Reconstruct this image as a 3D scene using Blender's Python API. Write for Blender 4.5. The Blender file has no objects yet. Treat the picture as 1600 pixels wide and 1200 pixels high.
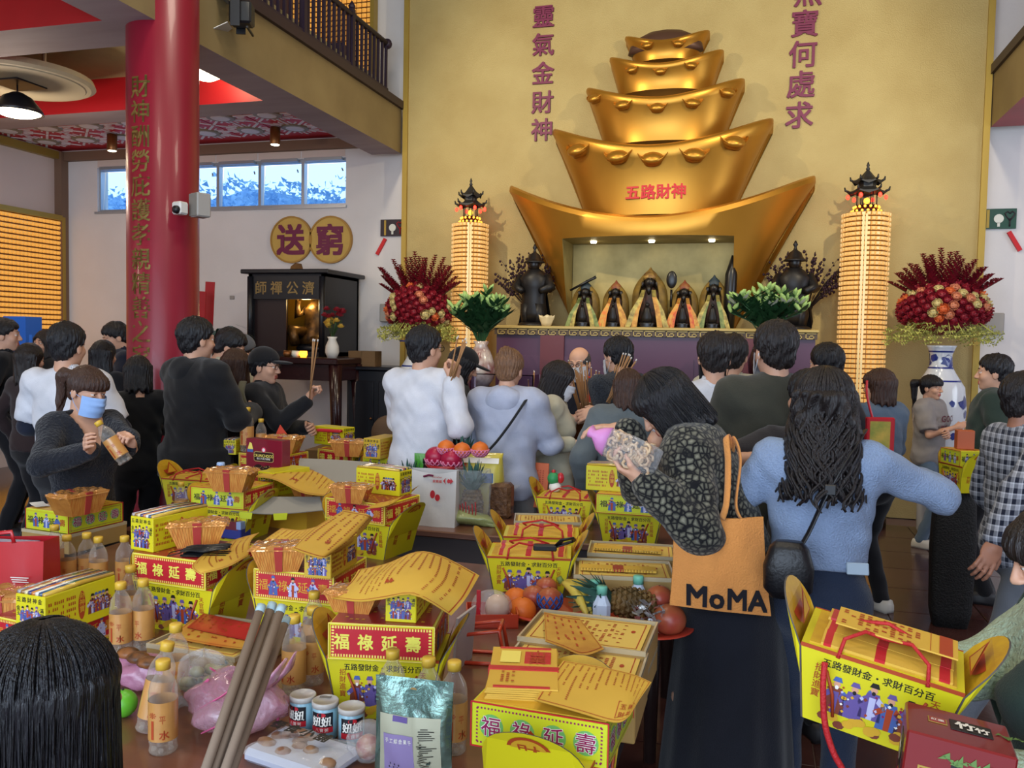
import bpy, math, random
import numpy as np
from mathutils import Matrix, Vector
SC = bpy.context.scene
COL = SC.collection
PI = math.pi
R = math.radians
rnd = random.Random(7)

# ---------------------------------------------------------------- camera (measured from the photo's vanishing points)
FPX = 1333.0
CAM = np.array([0.0, 0.0, 1.75])
def _rot(yaw, pitch, roll):
    cy, sy = math.cos(yaw), math.sin(yaw)
    f = np.array([-sy, cy, 0]); r = np.array([cy, sy, 0]); u = np.array([0, 0, 1.0])
    cp, sp = math.cos(pitch), math.sin(pitch)
    f2 = f*cp-u*sp; u2 = u*cp+f*sp
    cr, sr = math.cos(roll), math.sin(roll)
    return np.array([r*cr+u2*sr, -(u2*cr-r*sr), f2])
CM = _rot(R(15.83), R(2.89), R(1.098))
cd = bpy.data.cameras.new('camera')
cam = bpy.data.objects.new('camera', cd); COL.objects.link(cam)
cd.sensor_fit = 'HORIZONTAL'; cd.sensor_width = 36; cd.lens = FPX/1600*36
cd.clip_start = .05; cd.clip_end = 200
mw = Matrix.Identity(4)
for i in range(3):
    mw[i][0] = CM[0][i]; mw[i][1] = -CM[1][i]; mw[i][2] = -CM[2][i]; mw[i][3] = CAM[i]
cam.matrix_world = mw
SC.camera = cam

# points in the room measured off the photograph: on a level z, a wall plane Y or X, or at a depth
def _ray(px, py): return CM.T @ np.array([(px-800)/FPX, (py-600)/FPX, 1.0])
def az(px, py, z): d = _ray(px, py); return Vector(CAM+d*((z-1.75)/d[2]))
def ay(px, py, y): d = _ray(px, py); return Vector(CAM+d*(y/d[1]))
def ax(px, py, x): d = _ray(px, py); return Vector(CAM+d*(x/d[0]))
def ad(px, py, t): return Vector(CAM+_ray(px, py)*t)

# ---------------------------------------------------------------- world, lights, exposure
SC.view_settings.view_transform = 'Standard'
SC.view_settings.look = 'None'
SC.view_settings.gamma = 1
SC.view_settings.use_curve_mapping = False
SC.view_settings.exposure = 0.0
W = bpy.data.worlds.new('world'); SC.world = W; W.use_nodes = True
bg = W.node_tree.nodes['Background']
bg.inputs[0].default_value = (.80, .90, 1.0, 1); bg.inputs[1].default_value = 2.0
def lamp(name, kind, loc, target, energy, color, size=1, size_y=None, **kw):
    l = bpy.data.lights.new(name, kind); l.energy = energy; l.color = color
    if kind == 'AREA':
        l.size = size
        if size_y: l.shape = 'RECTANGLE'; l.size_y = size_y
    elif kind == 'SPOT':
        l.spot_size = kw.get('cone', 1.2); l.spot_blend = kw.get('blend', .5); l.shadow_soft_size = size
    else: l.shadow_soft_size = size
    o = bpy.data.objects.new(name, l); COL.objects.link(o); o.location = loc
    if target is not None:
        o.rotation_euler = (Vector(target)-Vector(loc)).to_track_quat('-Z', 'Y').to_euler()
    return o
# daylight from the open temple front behind the camera
lamp('entrance_daylight', 'AREA', (-1.0, -3.6, 2.5), (-1.0, 6, 1.2), 400, (.62, .77, 1.0), 6.5, 3.6)
# two balcony spots that light the golden wall (their cross shadows are in the photo)
lamp('balcony_spot_left', 'SPOT', (-3.75, 5.4, 4.75), (-.6, 9.5, 3.3), 360, (1.0, .86, .60), .05, cone=1.75, blend=.6)
lamp('balcony_spot_right', 'SPOT', (1.8, 5.4, 4.75), (-1.4, 9.5, 3.3), 360, (1.0, .86, .60), .05, cone=1.75, blend=.6)
# unseen warm area lights added under the hall ceiling
for x in (-2.6, .6):
    for y in (1.5, 5.0):
        lamp('added_hall_light', 'AREA', (x, y, 7.2), (x, y, 0), 60, (1.0, .88, .70), .9)
lamp('side_hall_lamp', 'POINT', (-6.6, 6.3, 3.4), None, 34, (1.0, .80, .62), .15)
lamp('side_hall_lamp', 'POINT', (-6.6, 3.2, 3.4), None, 28, (1.0, .80, .62), .15)
lamp('right_side_light', 'AREA', (6.2, 6.5, 2.6), (2, 8, 1.6), 110, (.75, .86, 1.0), 2.5)  # cool side light just inside the closed right wall

# ---------------------------------------------------------------- materials
def lin(c):
    if isinstance(c, str):
        c = [int(c[i:i+2], 16)/255 for i in (0, 2, 4)]
        return tuple((x/12.92 if x <= .04045 else ((x+.055)/1.055)**2.4) for x in c)
    return tuple(c)
MATS = {}
def mat(name, col, rough=.6, metal=0, var=0, vscale=8, vstretch=(1, 1, 1), bump=0, bscale=60, emit=None, estr=0,
        trans=0, alpha=1, coat=0, spec=.5, col2=None, ior=1.45, sheen=0, edge=0):
    if name in MATS: return MATS[name]
    m = bpy.data.materials.new(name); m.use_nodes = True
    nt = m.node_tree; b = nt.nodes['Principled BSDF']; L = nt.links
    c = lin(col)
    b.inputs['Base Color'].default_value = (*c, 1)
    b.inputs['Roughness'].default_value = rough; b.inputs['Metallic'].default_value = metal
    b.inputs['Specular IOR Level'].default_value = spec; b.inputs['IOR'].default_value = ior
    if coat: b.inputs['Coat Weight'].default_value = coat; b.inputs['Coat Roughness'].default_value = .06
    if trans: b.inputs['Transmission Weight'].default_value = trans
    if sheen: b.inputs['Sheen Weight'].default_value = sheen
    if alpha < 1: b.inputs['Alpha'].default_value = alpha
    if emit is not None:
        b.inputs['Emission Color'].default_value = (*lin(emit), 1); b.inputs['Emission Strength'].default_value = estr
    tc = None
    if var or col2 is not None or bump:
        tc = nt.nodes.new('ShaderNodeTexCoord'); mp = nt.nodes.new('ShaderNodeMapping')
        mp.inputs['Scale'].default_value = vstretch
        L.new(tc.outputs['Object'], mp.inputs['Vector'])
    if var or col2 is not None:
        n = nt.nodes.new('ShaderNodeTexNoise'); n.inputs['Scale'].default_value = vscale; n.inputs['Detail'].default_value = 4
        L.new(mp.outputs[0], n.inputs['Vector'])
        r = nt.nodes.new('ShaderNodeValToRGB')
        c2 = lin(col2) if col2 is not None else tuple(x*(1-var) for x in c)
        c1 = c if col2 is not None else tuple(min(1, x*(1+var*.6)) for x in c)
        r.color_ramp.elements[0].position = .32; r.color_ramp.elements[1].position = .68
        r.color_ramp.elements[0].color = (*c2, 1); r.color_ramp.elements[1].color = (*c1, 1)
        L.new(n.outputs['Fac'], r.inputs['Fac']); L.new(r.outputs[0], b.inputs['Base Color'])
    if bump:
        n2 = nt.nodes.new('ShaderNodeTexNoise'); n2.inputs['Scale'].default_value = bscale; n2.inputs['Detail'].default_value = 5
        L.new(mp.outputs[0], n2.inputs['Vector'])
        bp = nt.nodes.new('ShaderNodeBump'); bp.inputs['Strength'].default_value = bump; bp.inputs['Distance'].default_value = .02
        L.new(n2.outputs['Fac'], bp.inputs['Height']); L.new(bp.outputs[0], b.inputs['Normal'])
    if edge:                                  # thin clear plastic: denser where it is seen edge-on
        lw = nt.nodes.new('ShaderNodeLayerWeight'); lw.inputs['Blend'].default_value = .3
        mr = nt.nodes.new('ShaderNodeMapRange'); mr.inputs['To Min'].default_value = alpha; mr.inputs['To Max'].default_value = edge
        L.new(lw.outputs['Facing'], mr.inputs['Value']); L.new(mr.outputs[0], b.inputs['Alpha'])
    MATS[name] = m
    return m

# ---------------------------------------------------------------- mesh builder
GLYPH = {}
def glyph(ch, bold):
    k = (ch, bold)
    if k in GLYPH: return GLYPH[k]
    c = bpy.data.curves.new('g', 'FONT'); c.body = ch; c.resolution_u = 2
    c.fill_mode = 'FRONT'
    o = bpy.data.objects.new('g', c); COL.objects.link(o)
    dg = bpy.context.evaluated_depsgraph_get()
    me = bpy.data.meshes.new_from_object(o.evaluated_get(dg))
    v = [(p.co.x, p.co.y) for p in me.vertices]; f = [tuple(q.vertices) for q in me.polygons]
    bpy.data.objects.remove(o); bpy.data.curves.remove(c); bpy.data.meshes.remove(me)
    if v: w = max(p[0] for p in v)
    else: w = .3
    if bold > .004:                       # heavier strokes: four slightly shifted copies
        n = len(v); e = bold*.62
        v, f = [(x+sx*e, z+sz*e) for sx in (-1, 1) for sz in (-1, 1) for x, z in v], [tuple(i+n*k2 for i in q) for k2 in range(4) for q in f]
    GLYPH[k] = (v, f, w)
    return GLYPH[k]

def TM(loc=(0, 0, 0), rx=0, ry=0, rz=0, s=1):
    return Matrix.Translation(loc) @ Matrix.Rotation(rz, 4, 'Z') @ Matrix.Rotation(ry, 4, 'Y') @ Matrix.Rotation(rx, 4, 'X') @ Matrix.Scale(s, 4)

class MB:
    def __init__(s): s.v = []; s.f = []; s.m = []; s.sm = []; s.T = None
    def add(s, vs, fs, mi=0, smooth=False):
        n = len(s.v)
        if s.T is not None: vs = [tuple(s.T @ Vector(p)) for p in vs]
        s.v += [tuple(p) for p in vs]
        for f in fs: s.f.append(tuple(i+n for i in f)); s.m.append(mi); s.sm.append(smooth)
        return s
    def box(s, x0, x1, y0, y1, z0, z1, mi=0, tx=0, ty=0):
        # tx, ty: the top is wider by this much on each side
        vs = [(x0, y0, z0), (x1, y0, z0), (x1, y1, z0), (x0, y1, z0), (x0-tx, y0-ty, z1), (x1+tx, y0-ty, z1), (x1+tx, y1+ty, z1), (x0-tx, y1+ty, z1)]
        return s.add(vs, [(0, 3, 2, 1), (4, 5, 6, 7), (0, 1, 5, 4), (1, 2, 6, 5), (2, 3, 7, 6), (3, 0, 4, 7)], mi)
    def bbox(s, x0, x1, y0, y1, z0, z1, b=.004, mi=0):
        # box with chamfered vertical and horizontal edges
        rings = []
        def ring(i, z): return [(x0+i, y0+b, z), (x0+b, y0+i, z), (x1-b, y0+i, z), (x1-i, y0+b, z), (x1-i, y1-b, z), (x1-b, y1-i, z), (x0+b, y1-i, z), (x0+i, y1-b, z)]
        return s.loft([ring(b, z0), ring(0, z0+b), ring(0, z1-b), ring(b, z1)], mi, cap=True)
    def poly(s, pts, mi=0): return s.add(pts, [tuple(range(len(pts)))], mi)
    def loft(s, rings, mi=0, cap=True, smooth=False, closed=True):
        n = len(rings[0]); vs = [p for r in rings for p in r]; fs = []
        for i in range(len(rings)-1):
            for j in range(n if closed else n-1):
                a = i*n+j; b = i*n+(j+1) % n
                fs.append((a, b, b+n, a+n))
        if cap:
            fs.append(tuple(reversed(range(n)))); fs.append(tuple(range((len(rings)-1)*n, len(rings)*n)))
        return s.add(vs, fs, mi, smooth)
    def lathe(s, prof, n=16, mi=0, c=(0, 0, 0), sx=1, sy=1, cap=True, smooth=True):
        return s.loft([[(c[0]+r*sx*math.cos(2*PI*k/n), c[1]+r*sy*math.sin(2*PI*k/n), c[2]+z) for k in range(n)] for r, z in prof], mi, cap, smooth)
    def tube(s, pts, r, n=6, mi=0, smooth=True, flat=1):
        pts = [Vector(p) for p in pts]; rings = []
        up = None
        for i, p in enumerate(pts):
            t = (pts[min(i+1, len(pts)-1)]-pts[max(i-1, 0)])
            if t.length < 1e-9: t = Vector((0, 0, 1))
            t.normalize()
            if up is None:
                up = t.orthogonal().normalized() if abs(t.z) > .9 else Vector((0, 0, 1))
            a = t.cross(up)
            if a.length < 1e-6: a = t.orthogonal()
            a.normalize(); b = a.cross(t); up = b
            rr = r[i] if isinstance(r, (list, tuple)) else r
            rings.append([tuple(p+a*(rr*math.cos(2*PI*k/n))+b*(rr*flat*math.sin(2*PI*k/n))) for k in range(n)])
        return s.loft(rings, mi, True, smooth)
    def ball(s, c, r, mi=0, nu=12, nv=8):
        if not isinstance(r, (tuple, list)): r = (r, r, r)
        prof = [(math.sin(PI*(i+.15 if i == 0 else (i-.15 if i == nv else i))/nv), -math.cos(PI*i/nv)) for i in range(nv+1)]
        return s.loft([[(c[0]+r[0]*q*math.cos(2*PI*k/nu), c[1]+r[1]*q*math.sin(2*PI*k/nu), c[2]+r[2]*z) for k in range(nu)] for q, z in prof], mi, True, True)
    def grid(s, fn, nu, nv, mi=0, smooth=True, back=None):
        vs = [fn(i/nu, j/nv) for j in range(nv+1) for i in range(nu+1)]
        fs = [(j*(nu+1)+i, j*(nu+1)+i+1, (j+1)*(nu+1)+i+1, (j+1)*(nu+1)+i) for j in range(nv) for i in range(nu)]
        return s.add(vs, fs, mi, smooth)
    def prism(s, poly, y0, y1, mi=0, smooth=False):
        # polygon in x,z pushed from y0 to y1
        return s.loft([[(x, y1, z) for x, z in poly], [(x, y0, z) for x, z in poly]], mi, True, smooth)
    def text(s, t, x, z, size, mi=0, y=-.0006, vert=False, bold=.02, pitch=None, ctr=True, ext=0):
        # text in the local x,z plane, read from -y
        p = pitch or size*1.02
        n = len(t)
        for i, ch in enumerate(t):
            if ch == ' ': continue
            v, f, w = glyph(ch, bold)
            if vert: ox = x-(w*size*.5 if w < .7 else size*.47); oz = z-i*p-size*.8
            else: ox = x+(i-(n/2 if ctr else 0))*p; oz = z-size*.38
            q4 = max(1, len(v)//4) if bold > .004 else 1 << 30
            vs = [(ox+a*size, y-(k//q4)*.0012*size, oz+b*size) for k, (a, b) in enumerate(v)]
            s.add(vs, f, mi)
            if ext:
                # rim: push boundary edges back
                cnt = {}
                for q in f:
                    for k in range(len(q)):
                        e = (q[k], q[(k+1) % len(q)]); key = (min(e), max(e))
                        cnt[key] = None if key in cnt else e
                vs2 = vs+[(a, b+ext, c) for a, b, c in vs]; N = len(vs)
                s.add(vs2, [(e[1], e[0], e[0]+N, e[1]+N) for e in cnt.values() if e], mi)
        return s
    def latin(s, t, x, z, size, mi=0, y=-.0006, bold=.02, gap=.06, ctr=True):
        ws = [glyph(c, bold)[2] if c != ' ' else .25 for c in t]
        tot = sum(ws)*size+gap*size*(len(t)-1)
        ox = x-(tot/2 if ctr else 0)
        for ch, w in zip(t, ws):
            if ch != ' ':
                v, f, _ = glyph(ch, bold)
                s.add([(ox+a*size, y-(k*4//max(1, len(v)))*.0012*size, z-size*.36+b*size) for k, (a, b) in enumerate(v)], f, mi)
            ox += (w+gap)*size
        return s
    def build(s, name, mats, parent=None, loc=None, rot=None):
        me = bpy.data.meshes.new(name)
        me.from_pydata(s.v, [], s.f)
        if not isinstance(mats, (list, tuple)): mats = [mats]
        for m in mats: me.materials.append(m)
        if len(mats) > 1: me.polygons.foreach_set('material_index', s.m)
        me.polygons.foreach_set('use_smooth', s.sm)
        me.update()
        return link(name, me, parent, loc, rot)
def link(name, me, parent=None, loc=None, rot=None):
    o = bpy.data.objects.new(name, me); COL.objects.link(o)
    if parent is not None: o.parent = parent
    if loc is not None: o.location = loc
    if rot is not None: o.rotation_euler = rot
    return o
def thing(name, label, cat, loc=(0, 0, 0), rz=0, group=None, rot=None):
    o = bpy.data.objects.new(name, None); COL.objects.link(o)
    o.empty_display_size = .05
    o.location = loc; o.rotation_euler = rot or (0, 0, rz)
    return tag(o, label, cat, group)
def tag(o, label, cat, group=None):
    o['label'] = label; o['category'] = cat
    if group: o['group'] = group
    return o
def struct(o): o['kind'] = 'structure'; return o
def stuff(o): o['kind'] = 'stuff'; return o
def dup(root, loc, rz, label, group=None, scale=None):
    r = root.copy(); COL.objects.link(r); r.location = loc; r.rotation_euler = (0, 0, rz); r['label'] = label
    if group: r['group'] = group
    if scale: r.scale = scale
    for ch in list(root.children):
        c = ch.copy(); COL.objects.link(c); c.parent = r
        for g in ch.children:
            d = g.copy(); COL.objects.link(d); d.parent = c
    return r
# ================================================================ SETTING
M_gold_wall = mat('gold_wall', 'ae9b66', .58, .2, col2='a18c57', vscale=1.6, bump=.25, bscale=90)
M_white = mat('white_wall', 'd9d4d2', .8, var=.06, vscale=1.5, bump=.05, bscale=40)
M_white_bounce = mat('white_wall_red_bounce', 'd6c3b8', .75, var=.05, vscale=1.2)  # white wall colour with the pink bounce of red paint mixed in
M_red = mat('red_paint', 'a3131c', .42, var=.12, vscale=2)
M_col = mat('red_column', '84162a', .36, var=.10, vscale=1.5, coat=.12)
M_conc = mat('beam_plaster', '8f8288', .7, col2='a0949b', vscale=1.4, vstretch=(.5, 3, 1))
M_fascia = mat('gold_fascia', '8c7a54', .55, .15, col2='7c6a48', vscale=2)
M_beige = mat('ceiling_beige', 'a59a72', .7, var=.05)
M_dark = mat('dark_purple_wood', '2a1a26', .45)
M_trim = mat('brown_trim', '7a5f4c', .6)
M_goldtrim = mat('gold_trim', 'a58a3e', .45, .4)
M_floor = mat('floor_tile', '4a2f2b', .16, col2='39211f', vscale=5, bump=.02, bscale=20)
M_joint = mat('floor_joint', '6f5b54', .6)
M_maroon_txt = mat('maroon_lettering', '6d1440', .5)
M_redtxt = mat('red_lettering', 'c4141c', .45)
M_goldtxt = mat('dull_gold_lettering', '7a6430', .45, .5)
M_black = mat('black_plastic', '17171a', .4)
M_alu = mat('aluminium', 'b4bac2', .35, .7)
M_glass = mat('window_glass', 'b8dcff', .03, trans=1, ior=1.05)

# floor: a slab with separate polished tiles over the part that shows
b = MB(); b.box(-9.4, 6.6, -4.2, 9.8, -.12, -.012); floor = struct(b.build('floor', M_joint))
t = MB(); t.bbox(-.297, .297, -.297, .297, -.012, 0, .003); t0 = t.build('tile', M_floor, floor)
t0.location = (-1.2, 2.2, 0)
for i in range(9):
    for j in range(12):
        if i or j:
            o = bpy.data.objects.new('tile', t0.data); COL.objects.link(o); o.parent = floor; o.location = (-1.2+.6*i, 2.2+.6*j, 0)
b = MB(); b.box(-9.4, -1.502, -4.2, 9.8, -.012, -.001); b.box(3.902, 6.6, -4.2, 9.8, -.012, -.001); b.box(-1.502, 3.902, -4.2, 1.898, -.012, -.001)
b.build('tile_field', M_floor, floor)

# golden back wall
b = MB(); b.box(-4.09, 2.16, 9.5, 9.9, 0, 7.7); wall_back = struct(b.build('wall_back', M_gold_wall))
def wall_char(ch, px, py, size, m, Y=9.5, par=None):
    p = ay(px, py, Y); b = MB(); b.text(ch, 0, 0, size, 0, y=-.02, ext=.02, bold=.022)
    o = b.build('wall_character', m, par); o.location = (p.x, Y, p.z); return o
for ch, py in zip('靈氣金財神', (26, 70, 115, 160, 203)): wall_char(ch, 850-(py-26)*.012, py, .265, M_maroon_txt, par=wall_back)
for ch, px, py in zip('無寶何處求', (1263, 1258, 1255, 1252, 1249), (-11, 37, 85, 132, 180)): wall_char(ch, px, py, .29, M_maroon_txt, par=wall_back)
b = MB(); b.box(-4.09, -4.03, 9.47, 9.5, 0, 7.7); struct(b.build('trim_1', M_goldtrim))
b = MB(); b.box(2.10, 2.16, 9.47, 9.5, 0, 7.7); struct(b.build('trim_2', M_goldtrim))

# white walls beside it; the left one has a band of windows
wx0, wx1, wz0, wz1 = -8.65, -4.94, 3.39, 3.98
b = MB(); Y0, Y1 = 9.7, 9.9
b.box(-9.4, wx0, Y0, Y1, 0, 7.7); b.box(wx1, -4.09, Y0, Y1, 0, 7.7); b.box(wx0, wx1, Y0, Y1, 0, wz0); b.box(wx0, wx1, Y0, Y1, wz1, 7.7)
wall_wl = struct(b.build('wall_back_left', M_white))
b = MB(); b.box(2.16, 6.6, 9.7, 9.9, 0, 7.7); struct(b.build('wall_back_right', M_white))
b = MB(); b.box(-9.6, -9.25, -4.2, 9.9, 0, 7.7); wall_l = struct(b.build('wall_left', M_white_bounce))
b = MB(); b.box(6.5, 6.7, -4.2, 9.9, 0, 7.7); struct(b.build('wall_right', M_white))
b = MB(); b.box(-9.6, 6.7, -4.4, 9.9, 7.7, 7.9); struct(b.build('ceiling', M_beige))
b = MB(); b.box(-9.25, -9.13, 9.58, 9.7, 0, 4.2); struct(b.build('trim_3', M_trim))
b = MB(); b.box(-9.13, -4.55, 9.62, 9.7, 4.08, 4.2); struct(b.build('trim_4', M_trim))
b = MB(); b.box(-9.25, -9.17, 6.5, 9.58, 4.1, 4.2); struct(b.build('trim_5', M_goldtrim))
# six window bays
n = 6; ww = (wx1-wx0)/n
b = MB(); b.box(wx0, wx1, 9.74, 9.82, wz0, wz0+.035); b.box(wx0, wx1, 9.74, 9.82, wz1-.035, wz1)
b.box(wx0-.02, wx1+.02, 9.66, 9.74, wz0-.03, wz0)
for i in range(n+1): b.box(wx0+i*ww-.02, wx0+i*ww+.02, 9.74, 9.82, wz0+.035, wz1-.035)
win = struct(b.build('window_1', M_alu))
for i in range(n):
    b = MB(); b.box(-ww/2+.03, ww/2-.03, -.004, .004, 0, wz1-wz0-.08)
    p = b.build('pane', M_glass, win); p.location = (wx0+(i+.5)*ww, 9.79, wz0+.04); p.rotation_euler = (R(-5), 0, 0)
    b = MB(); b.box(-ww/2+.05, ww/2-.05, -.03, .02, 0, .04); b.tube([(ww/2-.06, 0, -.1), (ww/2-.02, -.05, -.14)], .01, 5)
    p = b.build('sash_rail', M_alu, win); p.location = (wx0+(i+.5)*ww, 9.71, wz1-.03)
    b = MB(); b.box(-ww/2+.01, ww/2-.01, -.006, 0, 0, .1)
    p = b.build('wall_panel', M_white_bounce, win); p.location = (wx0+(i+.5)*ww, 9.7, wz1+.015)
# foliage outside the windows
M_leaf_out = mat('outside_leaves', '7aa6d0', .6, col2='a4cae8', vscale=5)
b = MB(); rr = random.Random(3)
for k in range(4200):
    x = rr.uniform(-13.5, -4); z = rr.uniform(3.2, 4.16+.08*math.sin(x*2.1)+.05*math.sin(x*5.3)); y = 12+rr.uniform(-.5, .5)
    a = rr.uniform(0, 6.28); s = rr.uniform(.04, .10)
    b.add([(x, y, z), (x+s*math.cos(a), y-.05, z+s*math.sin(a)), (x+s*math.cos(a+.8), y+.05, z+s*math.sin(a+.8))], [(0, 1, 2)])
hd = stuff(b.build('hedge_foliage', M_leaf_out)); tag(hd, 'blue-green foliage outside the high windows', 'hedge')
b = MB(); b.grid(lambda u, v: (-13.5+9.8*u, 12.6+.2*math.sin(u*30), 4.08*v+.08*v*math.sin((-13.5+9.8*u)*2.1)), 80, 4); b.build('hedge_core', M_leaf_out, hd)

# ---- left gallery: beams, coffers, ceilings
def beam(name, x0, x1, y0, y1, z0, z1, ms):
    b = MB(); b.box(x0, x1, y0, y1, z0, z1)
    b.m = [0, 1, 1, 1, 1, 1]
    return struct(b.build(name, ms))
fl = MB(); fl.box(-4.5, -4.12, -4.2, 9.5, 3.95, 4.46); fl.m = [0, 2, 1, 1, 1, 2]
struct(fl.build('trim_6', [M_conc, M_fascia, M_red]))                       # gilded balcony edge
b = MB(); b.box(-4.32, -4.08, -4.2, 9.5, 4.46, 4.55); struct(b.build('trim_7', M_dark))
for k, (y0, y1) in enumerate(((5.10, 5.58), (7.15, 7.55), (1.0, 1.4), (-2.5, -2.1))): beam('trim_%d' % (8+k), -9.25, -4.5, y0, y1, 3.95, 4.27, [M_conc, M_red])
b = MB(); b.box(-9.25, -4.5, -4.2, 9.7, 4.27, 4.9); struct(b.build('ceiling_left', M_beige))
# red lattice ceiling beside the windows: panels with a round fretwork boss and white bars
M_lred = mat('ceiling_red', 'b81c2c', .5); M_lbar = mat('ceiling_bars', 'd8d2d4', .5); M_boss = mat('ceiling_boss', '8a7a62', .5, .2)
b = MB(); b.box(-9.25, -4.5, 7.55, 9.7, 4.23, 4.27); lat = struct(b.build('ceiling_lattice', M_lred))
p = MB(); h = .29
p.box(-h, h, -h, h, -.012, 0, 0)
p.lathe([(.155, -.03), (.17, -.012)], 16, 1, smooth=False); p.lathe([(.10, -.036), (.11, -.03)], 12, 2, smooth=False)
for a in range(8):
    q = a*PI/4; p.T = Matrix.Rotation(q, 4, 'Z'); p.box(.16, .30 if a % 2 == 0 else .40, -.014, .014, -.02, -.012, 2)
    p.box(.175, .27, .05, .07, -.018, -.012, 2); p.box(.175, .27, -.07, -.05, -.018, -.012, 2)
p.T = None
lp = None
for i in range(8):
    for j in range(3):
        if lp is None: lp = p.build('ceiling_panel', [M_lred, M_boss, M_lbar], lat); o = lp
        else: o = bpy.data.objects.new('ceiling_panel', lp.data); COL.objects.link(o); o.parent = lat
        o.location = (-8.9+.6*i, 7.9+.6*j, 4.23)
# lamps of the gallery
M_lampshade = mat('black_enamel', '15151a', .35); M_bulb = mat('lamp_glow', 'fff4d8', .5, emit='fff0c8', estr=14)
M_brass = mat('brass', '8a5a32', .35, .7)
def gallery_lamp(loc, label, h):
    t = thing('pendant_lamp', label, 'lamp', loc, group=None)
    b = MB(); b.bbox(-.17, .17, -.17, .17, -.02, 0, .005); b.build('ceiling_plate', M_lampshade, t)
    b = MB(); b.tube([(0, 0, -.02), (0, 0, -h)], .008, 6); b.build('cord', M_lampshade, t)
    b = MB(); b.lathe([(.02, .05), (.05, .04), (.12, 0), (.20, -.10), (.215, -.14), (.205, -.14), (.11, -.01)], 20, 0, (0, 0, -h)); b.build('shade', M_lampshade, t)
    b = MB(); b.lathe([(.19, -.135), (.13, -.16), (.05, -.17)], 18, 0, (0, 0, -h)); b.build('bulb', M_bulb, t)
q = az(27, 126, 4.0); gallery_lamp((q.x, q.y, 3.98), 'black domed pendant lamp glowing under the round ceiling medallion', .13)
b = MB(); b.lathe([(.60, -.02), (.64, 0), (.62, .05)], 48, 0, smooth=False); b.lathe([(.55, -.028), (.56, -.02)], 48, 0, smooth=False); [b.tube([(.3*math.cos(a), .3*math.sin(a), .05), (.3*math.cos(a), .3*math.sin(a), .27)], .02, 6) for a in (0, 2.1, 4.2)]
md = b.build('ceiling_medallion', mat('medallion_plaster', 'a89f86', .6)); md.location = (q.x, q.y, 4.0); md['kind'] = 'structure'; md.name = 'ceiling_medallion'
q = az(322, 112, 4.12); t = thing('ceiling_lamp', 'warm glowing globe lamp under the gallery right of the red column', 'lamp', (q.x, q.y, 4.27))
b = MB(); b.lathe([(.05, 0), (.06, q.z-4.27+.12)], 10); b.build('stem', M_brass, t)
b = MB(); b.lathe([(.12, .14), (.18, .1), (.16, -.02), (.07, -.07)], 16, 0, (0, 0, q.z-4.27)); b.build('globe', M_bulb, t)
for px, py, lb in ((175, 218, 'brass cylinder downlight under the lattice ceiling left of the red column'), (430, 207, 'brass cylinder downlight under the lattice ceiling above the windows')):
    q = az(px, py-8, 4.2); t = thing('cylinder_downlight', lb, 'lamp', (q.x, q.y, 4.2))
    b = MB(); b.lathe([(.055, -.20), (.06, -.19), (.06, 0)], 14); b.build('housing', M_brass, t)
    b = MB(); b.lathe([(.045, -.206), (.05, -.2)], 12); b.build('lens', M_bulb, t)
# railing of both balconies: each baluster its own part
M_rail = mat('railing_wood', '24162a', .5)
def railing(label, x, y0, y1, sgn):
    t = thing('balcony_railing', label, 'railing', (x, 0, 4.55))
    b = MB(); b.tube([(0, y0, .60), (0, y1, .60)], .032, 8); b.ball((0, y1, .60), .06, 0, 8, 6); b.build('handrail', M_rail, t)
    b = MB(); b.box(-.02, .02, y0, y1, .06, .09); b.build('bottom_rail', M_rail, t)
    bb = MB(); bb.box(-.014, .014, -.014, .014, .0, .60); base = None
    k = int((y1-y0)/.105)
    for i in range(k):
        if base is None: base = bb.build('baluster', M_rail, t); o = base
        else: o = bpy.data.objects.new('baluster', base.data); COL.objects.link(o); o.parent = t
        o.location = (0, y1-.03-i*.105, 0)
    for y in (y1-.9, y1-1.9, y1-2.9):
        b = MB(); b.box(-.03, .03, -.03, .03, 0, .66); b.lathe([(.03, .66), (.04, .69), (.01, .74)], 8); o = b.build('newel_post', M_rail, t); o.location = (0, y, 0)
railing('dark wooden balcony railing above the gilded left fascia', -4.2, 5.7, 9.25, 1)
fr = MB(); fr.box(2.17, 2.55, -4.2, 9.5, 3.95, 4.46); fr.m = [2, 2, 1, 1, 1, 1]
struct(fr.build('trim_12', [M_conc, M_fascia, M_red]))
b = MB(); b.box(2.14, 2.36, -4.2, 9.5, 4.46, 4.55); struct(b.build('trim_13', M_dark))
b = MB(); b.box(2.55, 6.5, -4.2, 9.7, 4.0, 4.2); struct(b.build('ceiling_right', M_red))
railing('dark red balcony railing above the right fascia', 2.26, 5.0, 8.35, -1)

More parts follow.
